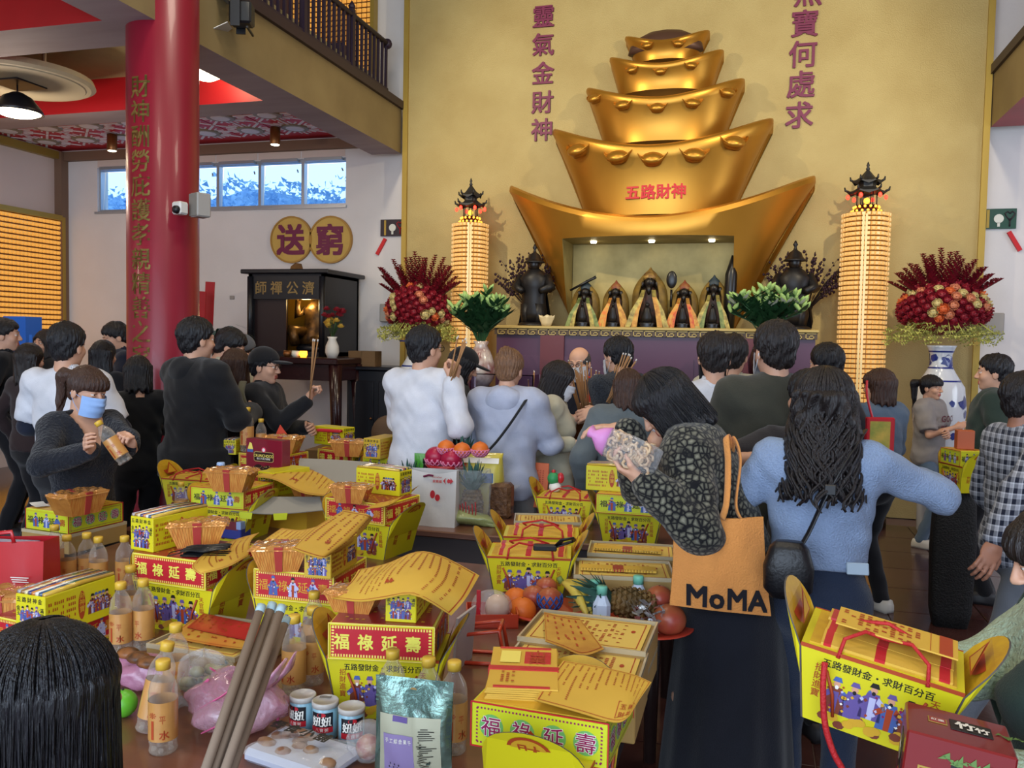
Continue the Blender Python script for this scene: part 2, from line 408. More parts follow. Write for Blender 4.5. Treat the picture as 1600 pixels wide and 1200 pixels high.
# votive lamp panels: hundreds of small glowing niches
M_lampgold = mat('votive_lamp_gold', 'cfa058', .4, .2, emit='ffb850', estr=.5)
M_lampcore = mat('votive_core', '6a3f12', .5, .2)
def lamp_panel(name, label, W_, H_, nx, nz, loc, rz):
    t = thing(name, label, 'lamp panel', loc, rz)
    b = MB(); b.box(-W_/2, W_/2, 0, .06, 0, H_); b.build('backboard', M_lampcore, t)
    b = MB(); dx, dz = W_/nx, H_/nz
    for i in range(nx):
        for j in range(nz):
            x = -W_/2+(i+.5)*dx; z = (j+.5)*dz; a, c = dx*.42, dz*.36
            b.add([(x-a, 0, z-c), (x+a, 0, z-c), (x+a, 0, z+c), (x-a, 0, z+c), (x-a*.6, -.03, z-c*.2), (x+a*.6, -.03, z-c*.2), (x+a*.6, -.026, z+c*.7), (x-a*.6, -.026, z+c*.7)],
                  [(4, 5, 6, 7), (0, 1, 5, 4), (1, 2, 6, 5), (2, 3, 7, 6), (3, 0, 4, 7)])
    stuff(b.build('votive_lamps', M_lampgold, t))
    b = MB(); b.box(-W_/2-.05, -W_/2, -.05, .06, 0, H_+.05); b.box(W_/2, W_/2+.05, -.05, .06, 0, H_+.05); b.box(-W_/2, W_/2, -.05, .06, H_, H_+.07)
    b.build('frame', M_goldtrim, t)
q = ax(95, 346, -9.2)
lamp_panel('votive_lamp_wall', 'wall panel of small golden votive lamps in the left corner', 3.0, q.z-.3, 50, 44, (-9.17, q.y-1.55, .3), PI/2)
q = ay(590, 60, 9.62)
lamp_panel('votive_lamp_wall', 'glowing golden votive lamp panel upstairs behind the balcony railing', 3.2, 2.4, 48, 38, (q.x-1.68, 9.62, 4.92), 0)
# upstairs dark cabinets behind the railing
M_cab = mat('upstairs_cabinet', '2b1c38', .5)
b = MB(); b.bbox(-6.9, -5.35, 8.6, 9.1, 4.91, 6.1, .01); b.bbox(-5.3, -4.75, 9.2, 9.5, 4.91, 5.2, .01)
cb = b.build('cabinet_row', M_cab); tag(cb, 'dark cabinets upstairs behind the balcony railing', 'cabinet')

# big red column with gold characters
cpos = ay(255, 300, 5.4)
t = struct(thing('column', 'x', 'x', (cpos.x, 5.4, 0))); del t['label']; del t['category']
b = MB(); b.lathe([(.30, 0), (.30, .25), (.262, .3), (.252, .4), (.25, 7.7)], 40); b.build('shaft', M_col, t)
aim = math.atan2(-(0-cpos.x), (0-5.4))  # direction to camera
for i, ch in enumerate('財神酬勞庇護孝親精善之家'):
    pz = ad(222, 147+i*37.2, 6.2).z
    b = MB(); ang = R(-38)
    base = math.atan2(-5.4, -cpos.x)
    v, f, w = glyph(ch, .02); s = .165
    vs = []
    for a, c in v:
        th = base+ang+(a*s-.08)/.252
        vs.append((.254*math.cos(th), .254*math.sin(th), pz+c*s-.06))
    b.add(vs, f); b.build('column_character', M_goldtxt, t)
M_grey = mat('grey_plastic', '9b9690', .5); M_wplas = mat('white_plastic', 'cfccc6', .4)
q = ad(277, 325, 6.02); t = thing('security_camera', 'small white security camera fixed to the red column', 'camera', (q.x, q.y, q.z), R(-12))
b = MB(); b.bbox(-.04, .05, -.02, .06, -.045, .045, .012); b.build('housing', M_wplas, t)
b = MB(); b.lathe([(.03, -.01), (.026, .012), (.01, .02)], 12, 0); o = b.build('lens', M_black, t); o.location = (.02, -.03, -.015); o.rotation_euler = (R(90), 0, 0)
q = ad(312, 321, 6.1); t = thing('loudspeaker', 'grey box loudspeaker on the right side of the red column', 'speaker', (q.x, q.y, q.z), R(-25))
b = MB(); b.bbox(-.055, .055, -.05, .06, -.085, .085, .01); b.build('cabinet', M_grey, t)
b = MB(); b.box(-.048, .048, -.056, -.05, -.078, .078); b.build('grille', mat('speaker_grille', '7d7870', .8), t)
b = MB(); b.box(-.13, -.055, .0, .03, -.02, .02); b.build('bracket', M_grey, t)
# spotlight on the left fascia
q = ax(372, 22, -4.0); t = thing('stage_spotlight', 'black spotlight with open barn door mounted on the gilded balcony edge', 'spotlight', (q.x, q.y, q.z), R(-70)); t.scale = (.72,)*3
b = MB(); b.bbox(-.10, .10, -.08, .16, -.12, .12, .02); b.build('housing', M_black, t)
b = MB(); b.box(-.14, -.12, -.05, .05, -.17, .17); b.box(.12, .14, -.05, .05, -.17, .17); b.box(-.14, .14, .12, .14, -.19, -.17); b.build('yoke', M_black, t)
b = MB(); b.add([(-.1, -.09, .12), (.1, -.09, .12), (.14, -.28, .2), (-.14, -.28, .2), (-.1, -.085, .125), (.1, -.085, .125), (.14, -.275, .205), (-.14, -.275, .205)], [(0, 1, 2, 3), (7, 6, 5, 4), (0, 3, 7, 4), (1, 0, 4, 5), (2, 1, 5, 6), (3, 2, 6, 7)])
b.build('barn_door', M_alu, t); b = MB(); b.add([(-.1, -.09, -.12), (.1, -.09, -.12), (.14, -.25, -.22), (-.14, -.25, -.22), (-.1, -.085, -.125), (.1, -.085, -.125), (.14, -.245, -.225), (-.14, -.245, -.225)], [(3, 2, 1, 0), (4, 5, 6, 7), (0, 4, 7, 3), (1, 5, 4, 0), (2, 6, 5, 1), (3, 7, 6, 2)])
b.build('barn_door', M_alu, t)

# gold discs reading 送 窮, pictogram signs, small wall plates
M_disc = mat('gold_disc', 'c2a050', .5, .15, var=.06); M_discrim = mat('gold_disc_rim', 'a87f38', .5, .2)
for ch, px, lb in (('送', 457, 'round gold wall disc with purple calligraphy, the left of two'), ('窮', 518, 'round gold wall disc with purple calligraphy, the right of two')):
    q = ay(px, 375, 9.7); t = thing('wall_disc', lb, 'sign', (q.x, 9.7, q.z))
    b = MB(); b.T = TM(rx=R(90)); b.lathe([(.29, 0), (.29, .03), (.27, .035)], 40, 0, smooth=False); b.build('disc', M_disc, t)
    b = MB(); b.T = TM(rx=R(90)); b.loft([[(r*math.cos(2*PI*k/40), r*math.sin(2*PI*k/40), z) for k in range(40)] for r, z in ((.275, .034), (.275, .042), (.295, .042), (.295, 0))], 0, False); b.build('rim', M_discrim, t)
    b = MB(); b.text(ch, 0, 0, .40, 0, y=-.042, bold=.045, ext=.006); b.build('character', M_maroon_txt, t)
M_signd = mat('sign_dark', '2b2028', .5); M_signg = mat('sign_green', '1f4a3c', .5); M_pale = mat('sign_white', 'd8d8cc', .5)
for px, py, lb, m, sg in ((614, 356, 'dark pictogram sign beside the left edge of the golden wall', M_signd, 1), (1560, 342, 'green pictogram sign beside the right edge of the golden wall', M_signg, -1)):
    q = ay(px, py, 9.68); t = thing('pictogram_sign', lb, 'sign', (q.x, 9.68, q.z))
    b = MB(); b.box(-.16, .16, -.012, .02, -.10, .10); b.build('plate', m, t)
    b = MB(); b.box(-.11, -.085, -.016, -.012, -.09, .09); b.build('stripe', M_goldtrim, t)
    b = MB(); b.T = TM((.0, -.012, 0), rx=R(90)); b.lathe([(.045, 0), (.045, .006)], 16, smooth=False); b.T = None; b.box(-.012, .012, -.018, -.012, -.08, -.04); b.build('pictogram', M_pale, t)
    b = MB(); b.tube([(.10, -.016, -.08), (.10, -.016, .0)], .008, 5)
    for a in (-1, 1): b.tube([(.10, -.016, -.02), (.10+a*.03, -.016, .02), (.10+a*.045, -.016, .05), (.10+a*.02, -.016, .07), (.10, -.016, .05)], .007, 5)
    b.build('tree_pictogram', M_signd if m is M_signg else M_red, t)
    b = MB(); b.T = TM((sg*(-.10), 0, -.13), ry=R(30*sg)); b.box(-.02, .02, -.01, .02, -.22, 0); o = b.build('pointer_strip', M_redtxt); o.location = (q.x if sg > 0 else q.x, 9.68, q.z)
    tag(o, 'red pointer strip under the %s pictogram sign' % ('left' if sg > 0 else 'right'), 'sign')
q = ay(363, 465, 9.7); b = MB(); b.bbox(-.035, .035, -.012, 0, -.025, .025, .004); o = b.build('wall_switch', M_grey); o.location = q; tag(o, 'small grey switch plate on the white wall left of the shrine', 'switch')
for px, py, lb in ((606, 489, 'small grey wall box left of the left flowers'), (1552, 506, 'grey wall box right of the right flowers')):
    q = ay(px, py, 9.66); b = MB(); b.bbox(-.09, .09, -.05, .04, -.11, .11, .01); o = b.build('wall_box', M_grey); o.location = q; tag(o, lb, 'box')
# ================================================================ ALTAR, INGOTS, FLOWERS, SHRINE
M_ingot = mat('ingot_gold', 'c08a34', .36, .75, var=.05, vscale=3)
M_ingot_in = mat('niche_gold', 'b9a468', .5, .3, col2='8f7f4a', vscale=3)
M_purple = mat('altar_purple', '4a2540', .38, var=.15, vscale=2)
M_maroon = mat('altar_maroon', '5c1616', .35)
M_key = mat('altar_key_gold', 'b39a5c', .5, .3)
M_bronze = mat('dark_bronze', '1d1b1c', .42, .4)
M_lacquer = mat('dark_lacquer', '2a1214', .22, var=.2, vscale=3)
M_blackwood = mat('black_shrine_wood', '14151c', .35)

class Ingot:
    # boat-shaped ingot: centre xc, base zb, rim zc in the middle and zt at the tips, half widths, back plane and bulge
    def __init__(s, xc, zb, zc, zt, wb, wt, y0, bulge, edge): s.__dict__.update(xc=xc, zb=zb, zc=zc, zt=zt, wb=wb, wt=wt, y0=y0, bulge=bulge, edge=edge)
    def rim(s, u): return s.zc+(s.zt-s.zc)*abs(u)**1.9
    def half(s, v): return s.wb+(s.wt-s.wb)*(.75*v+.25*v*v)
    def y(s, u, v):
        k = math.sqrt(max(0, 1-min(1, abs(u))**2.3))
        return s.y0-s.edge-s.bulge*(.78+.22*v*v)*k
    def at(s, x, z):
        v = .5
        for _ in range(8):
            u = (x-s.xc)/s.half(v); v = (z-s.zb)/(s.rim(u)-s.zb)
        return s.y(u, v), u
    def profile(s, u, nv=8, r=.05):
        pts = []
        for i in range(nv+1):
            v = i/nv; pts.append((s.xc+u*s.half(v), s.y(u, v), s.zb+v*(s.rim(u)-s.zb)))
        x, y, z = pts[-1]; back = s.y0
        rr = min(r, (back-y)*.45)
        for a in (40, 80, 120, 160): pts.append((s.xc+u*(s.half(1)), y+rr*(1-math.cos(R(a))), z+rr*.9*math.sin(R(a))))
        pts.append((s.xc+u*s.half(1), min(back-.002, y+rr*2.6), z-rr*.8))
        pts.append((s.xc+u*s.half(1), back, z-rr*.8)); pts.append((s.xc+u*s.wb, back, s.zb))
        return pts
    def mesh(s, b, nu=40, mi=0, r=.05, nv=8):
        us = [math.sin(PI/2*(-1+2*i/nu)) for i in range(nu+1)]
        b.loft([s.profile(u, nv, r) for u in us], mi, True, True)
        return b
def smooth_by_angle(me, ang=35):
    me.polygons.foreach_set('use_smooth', [True]*len(me.polygons)); me.set_sharp_from_angle(angle=R(ang))
def mk(TL, TR, sag, botL, zb, bulge, yb, edge=.12):
    a = ay(*TL, yb-edge); c = ay(*TR, yb-edge); xc = (a.x+c.x)/2; zt = (a.z+c.z)/2-.03
    zc = ay(sag[0], sag[1], yb-edge-bulge).z
    p = ay(*botL, yb-edge); wb = xc-p.x; wt = (c.x-a.x)/2-.02
    return Ingot(xc, zb, zc, zt, wb, wt, yb, bulge, edge)
ALT_Z = 1.905
I1 = mk((795, 297), (1278, 281), (1035, 347), (897, 500), ALT_Z, .72, 9.48)
I2 = mk((862, 208), (1212, 190), (1028, 233), (918, 335), 3.08, .60, 9.49)
I3 = mk((914, 142), (1167, 127), (1035, 156), (947, 222), 3.85, .48, 9.49)
I4 = mk((950, 93), (1134, 80), (1040, 102), (969, 148), 4.40, .36, 9.49)
I5 = mk((974, 60), (1112, 48), (1042, 65), (994, 97), 4.74, .29, 9.49, .08)
names = ('bottom golden ingot with the deity niche, widest of the five', 'second golden ingot from below with red characters and five small ingots', 'middle golden ingot of the tower with five small ingots', 'fourth golden ingot from below with three small ingots', 'topmost golden ingot with a dark dome and two small ingots')
ROOT = []
for I, nm in zip((I1, I2, I3, I4, I5), names):
    t = thing('giant_ingot', nm, 'ingot', (I.xc, 9.48, I.zb), group='tower of golden ingots'); ROOT.append(t)
    b = MB(); b.T = Matrix.Translation((-I.xc, -9.48, -I.zb)); I.mesh(b, 48, r=.085*(I.wt/1.5)**.6)
    o = b.build('shell', M_ingot, t); smooth_by_angle(o.data, 60)
    if I is I1:
        c1 = ay(877, 372, 8.8); c2 = ay(1147, 368, 8.8)
        nb = MB(); nb.T = Matrix.Translation((-I.xc, -9.48, -I.zb)); nb.box(c1.x, c2.x, 8.0, 9.42, ALT_Z-.2, c1.z); cut = nb.build('cut', M_ingot_in, t)
        md = o.modifiers.new('b', 'BOOLEAN'); md.operation = 'DIFFERENCE'; md.object = cut; md.solver = 'EXACT'
        try: md.material_mode = 'TRANSFER'
        except Exception: pass
        bpy.context.view_layer.update()
        me = bpy.data.meshes.new_from_object(o.evaluated_get(bpy.context.evaluated_depsgraph_get()))
        o.modifiers.clear(); o.data = me; smooth_by_angle(me, 40)
        bpy.data.objects.remove(cut)
        b = MB(); b.T = Matrix.Translation((-I.xc, -9.48, -I.zb)); b.box(c1.x+.005, c2.x-.005, 9.40, 9.418, ALT_Z, c1.z-.005); b.build('niche_back', M_ingot_in, t)
        for k in range(3):
            b = MB(); b.lathe([(.03, -.02), (.035, 0)], 12, 0, ((k-1)*.62, -.36, c1.z-I.zb)); b.build('niche_downlight', M_bulb, t)
        NX0, NX1, NZ1 = c1.x, c2.x, c1.z
b = MB(); b.lathe([(.40, 0), (.38, .08), (.31, .16), (.18, .22), (.05, .24)], 28, 0, sy=.36); o = b.build('dome', mat('ingot_dome', '5a4034', .4, .4), ROOT[4]); o.location = (0, -.16, I5.zc-I5.zb-.05)
def small_ingots(I, root, pts, wpx):
    si = None
    for px, py in pts:
        p = ay(px, py, 9.0)
        for _ in range(5):
            y, u = I.at(p.x, p.z); p = ay(px, py, y)
        w = wpx/FPX*9.1
        if si is None:
            b = MB(); S = Ingot(0, -.16, .02, .16, .26, .46, .16, .40, .05); S.mesh(b, 16, r=.03, nv=3); b.ball((0, -.07, .05), (.34, .25, .17), 0, 16, 8)
            si = b.build('small_ingot', M_ingot, root); o = si
        else: o = bpy.data.objects.new('small_ingot', si.data); COL.objects.link(o); o.parent = root
        o.location = (p.x-I.xc, y-9.48-.05*w, p.z-I.zb); o.scale = (w*1.12, w*1.35, w*1.15)
        o.rotation_euler = (R(30), 0, math.atan2(u*I.bulge*1.5, I.wt)*.8)
small_ingots(I2, ROOT[1], ((905, 236), (966, 246), (1020, 249), (1085, 243), (1146, 224)), 44)
small_ingots(I3, ROOT[2], ((931, 155), (974, 165), (1027, 169), (1082, 162), (1136, 146)), 31)
small_ingots(I4, ROOT[3], ((988, 110), (1032, 112), (1080, 103)), 23)
small_ingots(I5, ROOT[4], ((1012, 72), (1060, 69)), 22)
for i, ch in enumerate('五路財神'):
    px, py = 989+i*24, 301-i*.9
    p = ay(px, py, 8.9)
    for _ in range(5): y, u = I2.at(p.x, p.z); p = ay(px, py, y)
    b = MB(); b.text(ch, 0, 0, .155, 0, y=-.02, bold=.04, ext=.03); o = b.build('red_character', M_redtxt, ROOT[1]); o.location = (p.x-I2.xc, y-9.48, p.z-I2.zb); o.rotation_euler = (0, 0, u*.5)

# altar block
aL = ay(775, 508, 8.25).x; aR = ay(1275, 513, 8.25).x
t = thing('altar', 'long purple altar with a gold key-pattern edge under the ingot tower', 'altar', ((aL+aR)/2, 8.85, 0))
w = (aR-aL)/2
b = MB(); b.box(-w, w, -.57, .6, 0, ALT_Z-.09); b.build('body', M_purple, t)
b = MB(); b.bbox(-w-.03, w+.03, -.62, .64, ALT_Z-.03, ALT_Z, .006); b.build('top_slab', M_key, t)
b = MB(); b.box(-w-.015, w+.015, -.60, .62, ALT_Z-.09, ALT_Z-.03); b.build('frieze', mat('altar_frieze', '4b3a2a', .5), t)
for x in (ay(862, 560, 8.25).x, ay(1170, 560, 8.25).x):
    b = MB(); b.box(-.12, .12, -.60, -.57, 0, ALT_Z-.09); o = b.build('pilaster', M_maroon, t); o.location = (x-(aL+aR)/2, 0, 0)
b = MB(); b.box(-.05, .05, -.006, 0, 0, .012); kb = MB(); u = .105
for i in range(int(2*w/u)):
    x = -w+.02+i*u
    for (a, c, d, e) in ((0, .095, .046, .054), (0, .008, 0, .054), (0, .075, 0, .008), (.067, .075, 0, .034), (.03, .075, .026, .034), (.03, .038, .014, .034)): kb.box(x+a, x+c, -.606, -.60, ALT_Z-.088+d, ALT_Z-.088+e)
kk = kb.build('key_pattern', M_key, t); kk['kind'] = 'stuff'
for k in range(3):
    b = MB(); b.box(-.44, .44, -.58, -.572, .15, ALT_Z-.3); o = b.build('panel', M_purple, t); o.location = (-1.05+k*1.05, 0, 0)

# five robed deity figures in the niche
M_cape = mat('deity_cape', '8a6d2e', .5, .2, col2='5f4a22', vscale=14)
M_face = mat('deity_black_face', '16110f', .35)
M_robe = mat('deity_robe', '1c1614', .55, col2='4a2a20', vscale=22)
M_pad = mat('dark_base', '121113', .3)
def deity(px, hpx, wpx, lb, sc_cols, hat, extra=None):
    p = ay(px, 505, 9.0); h = hpx/FPX*9.0*.99; w = wpx/FPX*9.0
    t = thing('deity_statue', lb, 'statue', (p.x, 9.02, ALT_Z), group='deity statues in the golden niche')
    b = MB()
    def cp(u, v):
        a = R(-60)+u*R(300); rr = w/2*(1.0-.25*v-.35*v**5+(.05*math.sin(v*9)))
        return (rr*math.sin(a+PI/6*0+PI)*-1*1.0, -rr*.62*math.cos(a+R(-90)+R(0))*0+rr*.62*math.cos(a+PI-R(90)+R(90))*-1, h*.94*v)
    # cape: a shell open to the front
    def cp(u, v):
        a = R(-145)+u*R(290)                       # 0 = back
        rr = w/2*(1.0-.10*v-.72*max(0, (v-.55)/.45)**2.2)
        return (rr*math.sin(a), .62*rr*math.cos(a), h*.93*v)
    b.grid(cp, 28, 12); b.grid(lambda u, v: tuple(Vector(cp(u, v))*.96+Vector((0, 0, .004))), 28, 12)
    b.build('cape', M_cape, t)
    b = MB(); b.lathe([(w*.26, .03), (w*.30, h*.15), (w*.27, h*.4), (w*.30, h*.58), (w*.12, h*.66), (w*.08, h*.7)], 16, 0, (0, -.02, 0), 1, .75); b.build('body', M_robe, t)
    b = MB(); b.ball((0, -.05, h*.74), (w*.15, w*.14, h*.09)); b.ball((0, -.05-w*.13, h*.735), (w*.03, w*.04, h*.02), 0, 6, 5)
    b.tube([(0, -.05-w*.1, h*.69), (0, -.05-w*.15, h*.6), (0, -.05-w*.1, h*.52)], [w*.09, w*.07, w*.02], 7)
    for s in (-1, 1): b.ball((s*w*.2, -.04, h*.72), (w*.08, w*.07, h*.06), 0, 8, 5)
    b.build('head', M_face, t)
    b = MB(); b.lathe([(w*.22, h*.79), (w*.24, h*.83), (w*.16, h*.9), (w*.05, h*.96), (w*.015, h)], 14, 0, (0, 0, 0), 1, .7); b.build('headdress', hat, t)
    for i, (s, m) in enumerate(zip((-1, 1, -1, 1), sc_cols)):
        k = .10+.16*(i//2); b = MB()
        pts = [(s*w*.13, -.06-w*.16, h*.62), (s*w*.17, -.07-w*.26, h*.5), (s*w*(.21+k*.6), -.07-w*.32, h*.28), (s*w*(.24+k), -.06-w*.34, h*.02)]
        wd = w*.052
        b.loft([[(x-wd*(1+j*.12), y, z), (x+wd*(1+j*.12), y-.003, z), (x+wd*(1+j*.12), y-.010, z), (x-wd*(1+j*.12), y-.008, z)] for j, (x, y, z) in enumerate(pts)], 0, True)
        b.build('silk_scarf', m, t)
    b = MB(); b.lathe([(w*.20, 0), (w*.20, .015), (w*.17, .03), (w*.21, .05), (w*.18, .06)], 16, 0, (0, -.09-w*.3, 0), 1, .6); b.build('front_pedestal', M_pad, t)
    b = MB(); b.lathe([(w*.13, .06), (w*.15, .11), (w*.10, .17), (w*.09, .2), (w*.05, .22)], 10, 0, (0, -.09-w*.3, 0), 1, .7); b.ball((0, -.09-w*.3, .24), w*.06, 0, 8, 6); b.build('small_front_figure', M_bronze if hpx < 110 else mat('worn_bronze', '5a4c3c', .45, .4, col2='2a2420', vscale=20), t)
    if extra: extra(t, w, h)
    return t
def silk(n, a, b2): return mat('silk_'+n, a, .45, col2=b2, vscale=26, sheen=.3)
S_gold = silk('gold', 'cf9f42', 'a56a20'); S_or = silk('orange', 'd06a1e', 'c8a040'); S_gr = silk('green', '8a9450', '50642e'); S_ye = silk('yellow', 'c2b25a', '7a6a34'); S_rd = silk('red', 'b8281c', 'd08a30')
H_red = mat('headdress_red', '6a1c18', .5, col2='8a5a2a', vscale=25); H_gold = mat('headdress_gold', '9a7a3a', .45, .3, col2='5a3a20', vscale=25); H_blue = mat('headdress_dark', '20303a', .5)
def sword(t, w, h): b = MB(); b.tube([(-w*.5, -.05, h*.78), (w*.35, -.05, h*1.06)], [.012, .018], 6); b.build('weapon', M_pad, t)
def fan(t, w, h): b = MB(); b.tube([(-w*.42, -.05, h*.45), (-w*.42, -.05, h*.8)], .012, 6); b.ball((-w*.42, -.05, h*1.0), (.055, .018, .09)); b.build('weapon', M_pad, t)
def halberd(t, w, h): b = MB(); b.tube([(w*.52, -.06, 0), (w*.52, -.06, h*.5), (w*.54, -.06, h*1.0), (w*.56, -.06, h*1.34)], [.05, .06, .06, .008], 8); b.build('weapon', M_pad, t)
deity(914, 76, 48, 'leftmost deity statue with green scarves and raised weapon in the niche', (S_ye, S_ye, S_gr, S_gr), H_blue, sword)
deity(961, 76, 44, 'second deity statue from the left with orange scarves in the niche', (S_or, S_gold, S_or, S_gold), H_red)
deity(1014, 96, 58, 'central and tallest deity statue with golden yellow scarves', (S_gold, S_gold, S_ye, S_ye), H_gold)
deity(1068, 76, 46, 'fourth deity statue with red and orange scarves holding a round fan', (S_rd, S_rd, S_or, S_gold), H_red, fan)
deity(1114, 84, 46, 'rightmost deity statue with pale green scarves beside a tall dark blade', (S_gr, S_gr, S_ye, S_ye), H_blue, halberd)
# white lobed cup
p = ay(854, 500, 8.6); b = MB()
b.loft([[((r+.008*math.cos(5*a)*(i > 1))*math.cos(a), (r+.008*math.cos(5*a)*(i > 1))*math.sin(a), z+(.012*math.cos(5*a) if i == 3 else 0)) for a in [2*PI*k/30 for k in range(30)]] for i, (r, z) in enumerate(((.045, 0), (.06, .04), (.075, .09), (.08, .11), (.07, .10), (.045, .02)))], 0, True, True)
o = b.build('lobed_cup', mat('cream_porcelain', 'cfc09a', .3)); o.location = (p.x, 8.6, ALT_Z); tag(o, 'cream lobed porcelain cup on the left end of the altar', 'cup')

# dark guardian statues either side with dried flowers
M_dried = mat('dried_flower', '2c1220', .7); M_twig = mat('dried_twig', '2a1c18', .8)
def guardian(px, lb):
    p = ay(px, 505, 8.75)
    t = thing('guardian_statue', lb, 'statue', (p.x, 8.95, ALT_Z))
    b = MB(); b.lathe([(.17, 0), (.17, .03), (.13, .05)], 16); b.build('base', M_bronze, t)
    b = MB(); b.lathe([(.13, .05), (.15, .15), (.13, .3), (.14, .42), (.17, .52), (.09, .6), (.05, .63)], 18, 0, (0, 0, 0), 1, .75)
    for s in (-1, 1):
        b.tube([(s*.13, 0, .54), (s*.19, -.04, .42), (s*.10, -.13, .38)], [.06, .055, .035], 8)
        b.tube([(s*.06, -.03, .0), (s*.07, -.04, .25)], [.06, .07], 8)
    b.build('armour', M_bronze, t)
    b = MB(); b.ball((0, -.01, .67), (.062, .066, .075)); b.build('head', M_face, t)
    b = MB(); b.lathe([(.12, .69), (.10, .705), (.075, .73), (.06, .77), (.02, .8), (.012, .83), (.025, .85), (.006, .89)], 16, 0); b.build('helmet', M_bronze, t)
    b = MB(); b.grid(lambda u, v: ((.10+.10*v)*math.cos(R(200)+u*R(140)+PI)*1.0, .07+.06*math.sin(u*PI), .58-.55*v), 10, 6); b.build('cloak', M_bronze, t)
    q = p
    g = thing('dried_bouquet', 'dark dried flower spray behind the '+('left' if px < 1000 else 'right')+' guardian statue', 'flowers', (p.x+(-.14 if px < 1000 else .14), 9.25, ALT_Z))
    b = MB(); b.lathe([(.05, 0), (.07, .1), (.05, .22), (.065, .25)], 12); b.build('pot', M_bronze, g)
    rr = random.Random(px); tw = MB(); fl_ = MB()
    for k in range(46):
        a = rr.uniform(-1.0, 1.0); e = rr.uniform(-.5, .3); L_ = rr.uniform(.45, .76)
        tip = (math.sin(a)*L_*.75, e*.25, .22+math.cos(a)*L_*.85)
        tw.tube([(0, 0, .2), (tip[0]*.5, tip[1]*.5, .2+(tip[2]-.2)*.6), tip], [.005, .004, .002], 4)
        for j in range(9):
            f = .5+j*.06; c = (tip[0]*f+rr.uniform(-.02, .02), tip[1]*f+rr.uniform(-.02, .02), .2+(tip[2]-.2)*f+rr.uniform(-.01, .02))
            fl_.ball(c, rr.uniform(.010, .019), 0, 5, 3)
    tw.build('twigs', M_twig, g); stuff(fl_.build('dried_blossoms', M_dried, g))
guardian(826, 'dark bronze guardian statue left of the golden ingot on the altar')
guardian(1240, 'dark bronze guardian statue right of the golden ingot on the altar')

